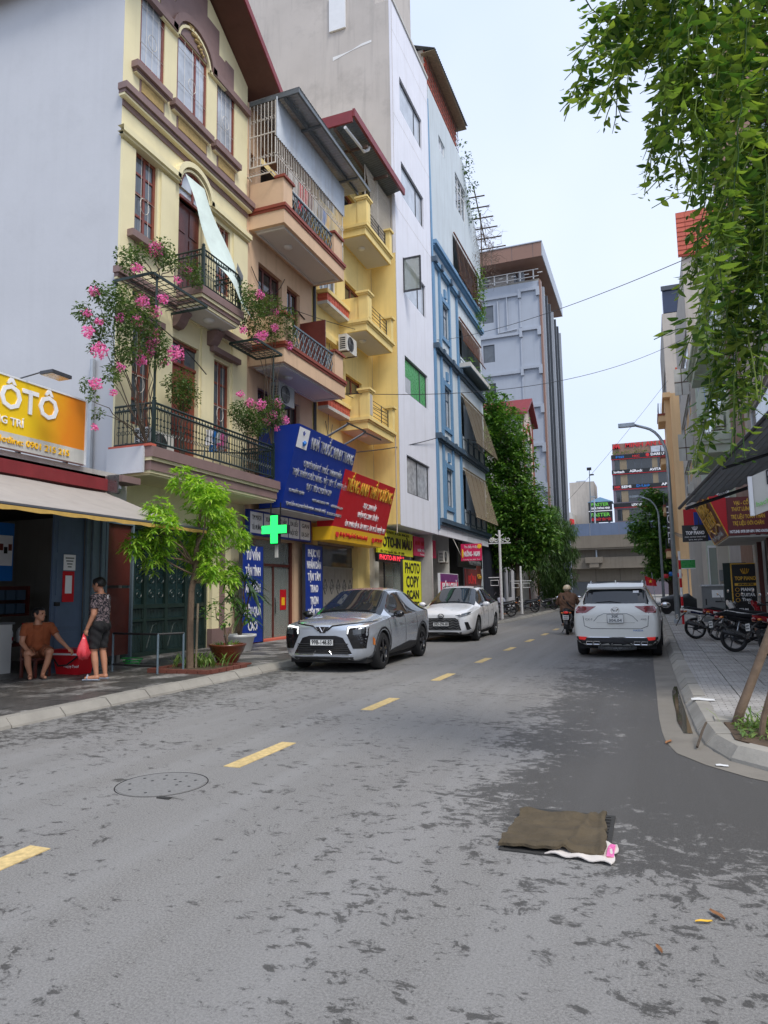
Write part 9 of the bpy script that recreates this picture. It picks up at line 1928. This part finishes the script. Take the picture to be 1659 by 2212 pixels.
rows = [[(-9.98+sx*(.25+.02*k), 10.05+sy*(.16+.012*k), .12+.115*k) for sx, sy in ((-1,-1),(1,-1),(1,1),(-1,1),(-1,-1))] for k in range(4)]; b.grid(rows); b.build('box', M['sign_red'], cl); mbx('rim', M['letter_white'], cl, [(-10.30,-9.66,9.85,10.25,.465,.50)]); mbx('lid', M['sign_red'], cl, [(-10.29,-9.67,9.86,10.24,.50,.57)]); b = MB(); b.tube([(-10.30,9.84,.45),(-10.1,9.80,.28),(-9.9,9.80,.30),(-9.68,9.84,.46)], .016, 6); b.build('handle', M['black_plastic'], cl); text('Happy Food', .07, M['letter_white'], cl, (-9.85,9.855,.27), (1,0,0), (0,0,1), ext=.002)
# ---- rider on a scooter seen from behind
SC = put(motorbike('scooter', M['paint_black'], M['paint_bone']), -2.78, 25.0, 0, .02, 'dark scooter ridden away down the street', 0); SC['group'] = 'motorbikes'; del SC['group']
hc, hf = (0,-.14,1.50), (.25,1,0)
pr = head(hc, hf) + [('torso',[(0,-.28,.88),(0,-.28,1.1),(0,-.20,1.28)],[.16,.165,.15]),('torso',[(-.09,-.27,.88),(-.12,-.27,1.1),(-.14,-.2,1.27)],[.14,.14,.11]),('torso',[(.09,-.27,.88),(.12,-.27,1.1),(.14,-.2,1.27)],[.14,.14,.11]),('torso',[(-.18,-.19,1.31),(.18,-.19,1.31)],.075),('hip',[(-.1,-.3,.86),(.1,-.3,.86)],.15),
   ('uarm',[(-.23,-.19,1.28),(-.34,-.05,1.05)],[.07,.056]),('farm',[(-.34,-.05,1.05),(-.31,.15,1.04)],[.052,.036]),('uarm',[(.23,-.19,1.28),(.34,-.05,1.05)],[.07,.056]),('farm',[(.34,-.05,1.05),(.31,.15,1.04)],[.052,.036]),
   ('thigh',[(-.12,-.28,.84),(-.23,.10,.72)],[.10,.075]),('shin',[(-.23,.10,.72),(-.2,.16,.34)],[.065,.04]),('foot',[(-.2,.12,.30),(-.2,.30,.28)],[.045,.035]),('thigh',[(.12,-.28,.84),(.23,.10,.72)],[.10,.075]),('shin',[(.23,.10,.72),(.2,.16,.34)],[.065,.04]),('foot',[(.2,.12,.30),(.2,.30,.28)],[.045,.035])]
pr += hand('hand', (-.31,.15,1.04), (.1,1,-.1), (.9,-.1,0), 1.4) + hand('hand', (.31,.15,1.04), (-.1,1,-.1), (-.9,-.1,0), 1.4)
PRd = person('person', 'rider in a brown jacket and cream helmet on the dark scooter', pr, {
   'jacket': (lambda l, v: l[0] in ('torso','hip') and v.z > .80 or l[0] in ('uarm',) or l[0] == 'farm' and l[1] < .85 or l[0] == 'neck' and v.z < 1.37, M['jacket_brown'], .022),
   'trousers': (lambda l, v: l[0] in ('thigh','shin') or l[0] == 'hip' and v.z < .84, M['trousers_dark'], .014), 'hair': (hairtest(hc, hf), M['hair'], .012)}, .013, (-2.78,25.0,0), .02)
b = MB(); b.ball((0,-.135,1.55), (.135,.15,.125), 18, 12); b.v = [v for v in b.v]; hl = b.build('helmet', M['valance'], PRd, smooth=True)
mat('helmet_cream', rgb(224,204,170), .3, .05, 4, coat=.4); hl.data.materials[0] = M['helmet_cream']; b = MB(); b.tube([(.137*math.cos(a*.3927), -.135+.152*math.sin(a*.3927), 1.50) for a in range(17)], .012, 5); b.build('helmet_trim', M['black_plastic'], hl)
b = MB(); b.tube([(-.17,-.22,1.38),(-.1,-.40,1.2),(.06,-.47,1.0),(.2,-.42,.86)], .026, 6); b.build('bag_strap', M['shorts_black'], PRd)
# ---- people far off at the cafe
def sitter(loc, rz, label, shirt):
    hc, hf = (0,.12,1.13), (0,1,-.2)
    pr = head(hc, hf) + [('torso',[(0,0,.52),(0,.02,.7),(0,.07,.9)],[.14,.14,.12]),('torso',[(-.1,.0,.55),(-.13,.07,.88)],[.11,.09]),('torso',[(.1,.0,.55),(.13,.07,.88)],[.11,.09]),('hip',[(-.1,0,.48),(.1,0,.48)],.13),('uarm',[(-.2,.07,.9),(-.22,.2,.66)],[.055,.045]),('farm',[(-.22,.2,.66),(-.1,.38,.6)],[.042,.03]),('uarm',[(.2,.07,.9),(.22,.2,.66)],[.055,.045]),('farm',[(.22,.2,.66),(.1,.38,.6)],[.042,.03]),('thigh',[(-.1,.03,.48),(-.13,.42,.46)],[.09,.065]),('shin',[(-.13,.42,.46),(-.12,.4,.08)],[.056,.036]),('foot',[(-.12,.38,.04),(-.12,.54,.03)],[.04,.03]),('thigh',[(.1,.03,.48),(.13,.42,.46)],[.09,.065]),('shin',[(.13,.42,.46),(.12,.4,.08)],[.056,.036]),('foot',[(.12,.38,.04),(.12,.54,.03)],[.04,.03])]
    return person('person', label, pr, {'shirt': (lambda l, v: l[0] in ('torso','uarm') and v.z > .5, shirt, .018), 'trousers': (lambda l, v: l[0] in ('hip','thigh','shin'), M['trousers_dark'], .014), 'hair': (hairtest(hc, hf), M['hair'], .014)}, .02, loc, rz)
sitter((-8.5,41.2,.12), -2.2, 'person in a grey shirt sitting behind the shorter white post', M['grey_cloth']); sitter((-7.7,33.9,.12), -1.9, 'person in dark clothes sitting behind the rear of the white crossover', M['shorts_black'])
for k, (x, y) in enumerate(((-8.55,41.25),(-7.75,33.95))):
    t_ = thing('stool', ('small stool under the person in the grey shirt','small stool under the person in dark clothes')[k], 'stool', (x,y,.12)); mbx('seat', M['letter_blue'], t_, [(x-.16,x+.16,y-.16,y+.16,.44,.47)])
    for sx in (-1,1):
        for sy in (-1,1): mbx('leg', M['letter_blue'], t_, [(x+sx*.13-.015,x+sx*.13+.015,y+sy*.13-.015,y+sy*.13+.015,.12,.44)])
# pavement railing near the tree, red bar, green hose
RLg = thing('pavement_rail', 'low grey steel rail on the left pavement beside the tree', 'railing', (-8.5,10.6,.12))
for p in ((-8.35,10.35),(-8.1,10.75),(-9.5,10.5)): b = MB(); b.tube([(p[0],p[1],.12),(p[0],p[1],.83)], .02, 6); b.build('post', M['grey_iron'], RLg)
b = MB(); b.tube([(-9.5,10.5,.82),(-8.35,10.35,.82),(-8.1,10.75,.82)], .022, 6); b.build('rail', M['black_iron'], RLg); b = MB(); b.tube([(-9.5,10.5,.25),(-8.35,10.35,.25)], .018, 6); b.build('rail', M['black_iron'], RLg)
b = MB(); b.tube([(-9.9+.13*math.cos(k*.5)*(1+.02*k), 11.5+.13*math.sin(k*.5)*(1+.02*k), .135+.004*k) for k in range(36)], .012, 5); tag(b.build('hose', M['green_film']), 'coiled green hose on the pavement by the red side door', 'hose')
bpy.context.view_layer.update()
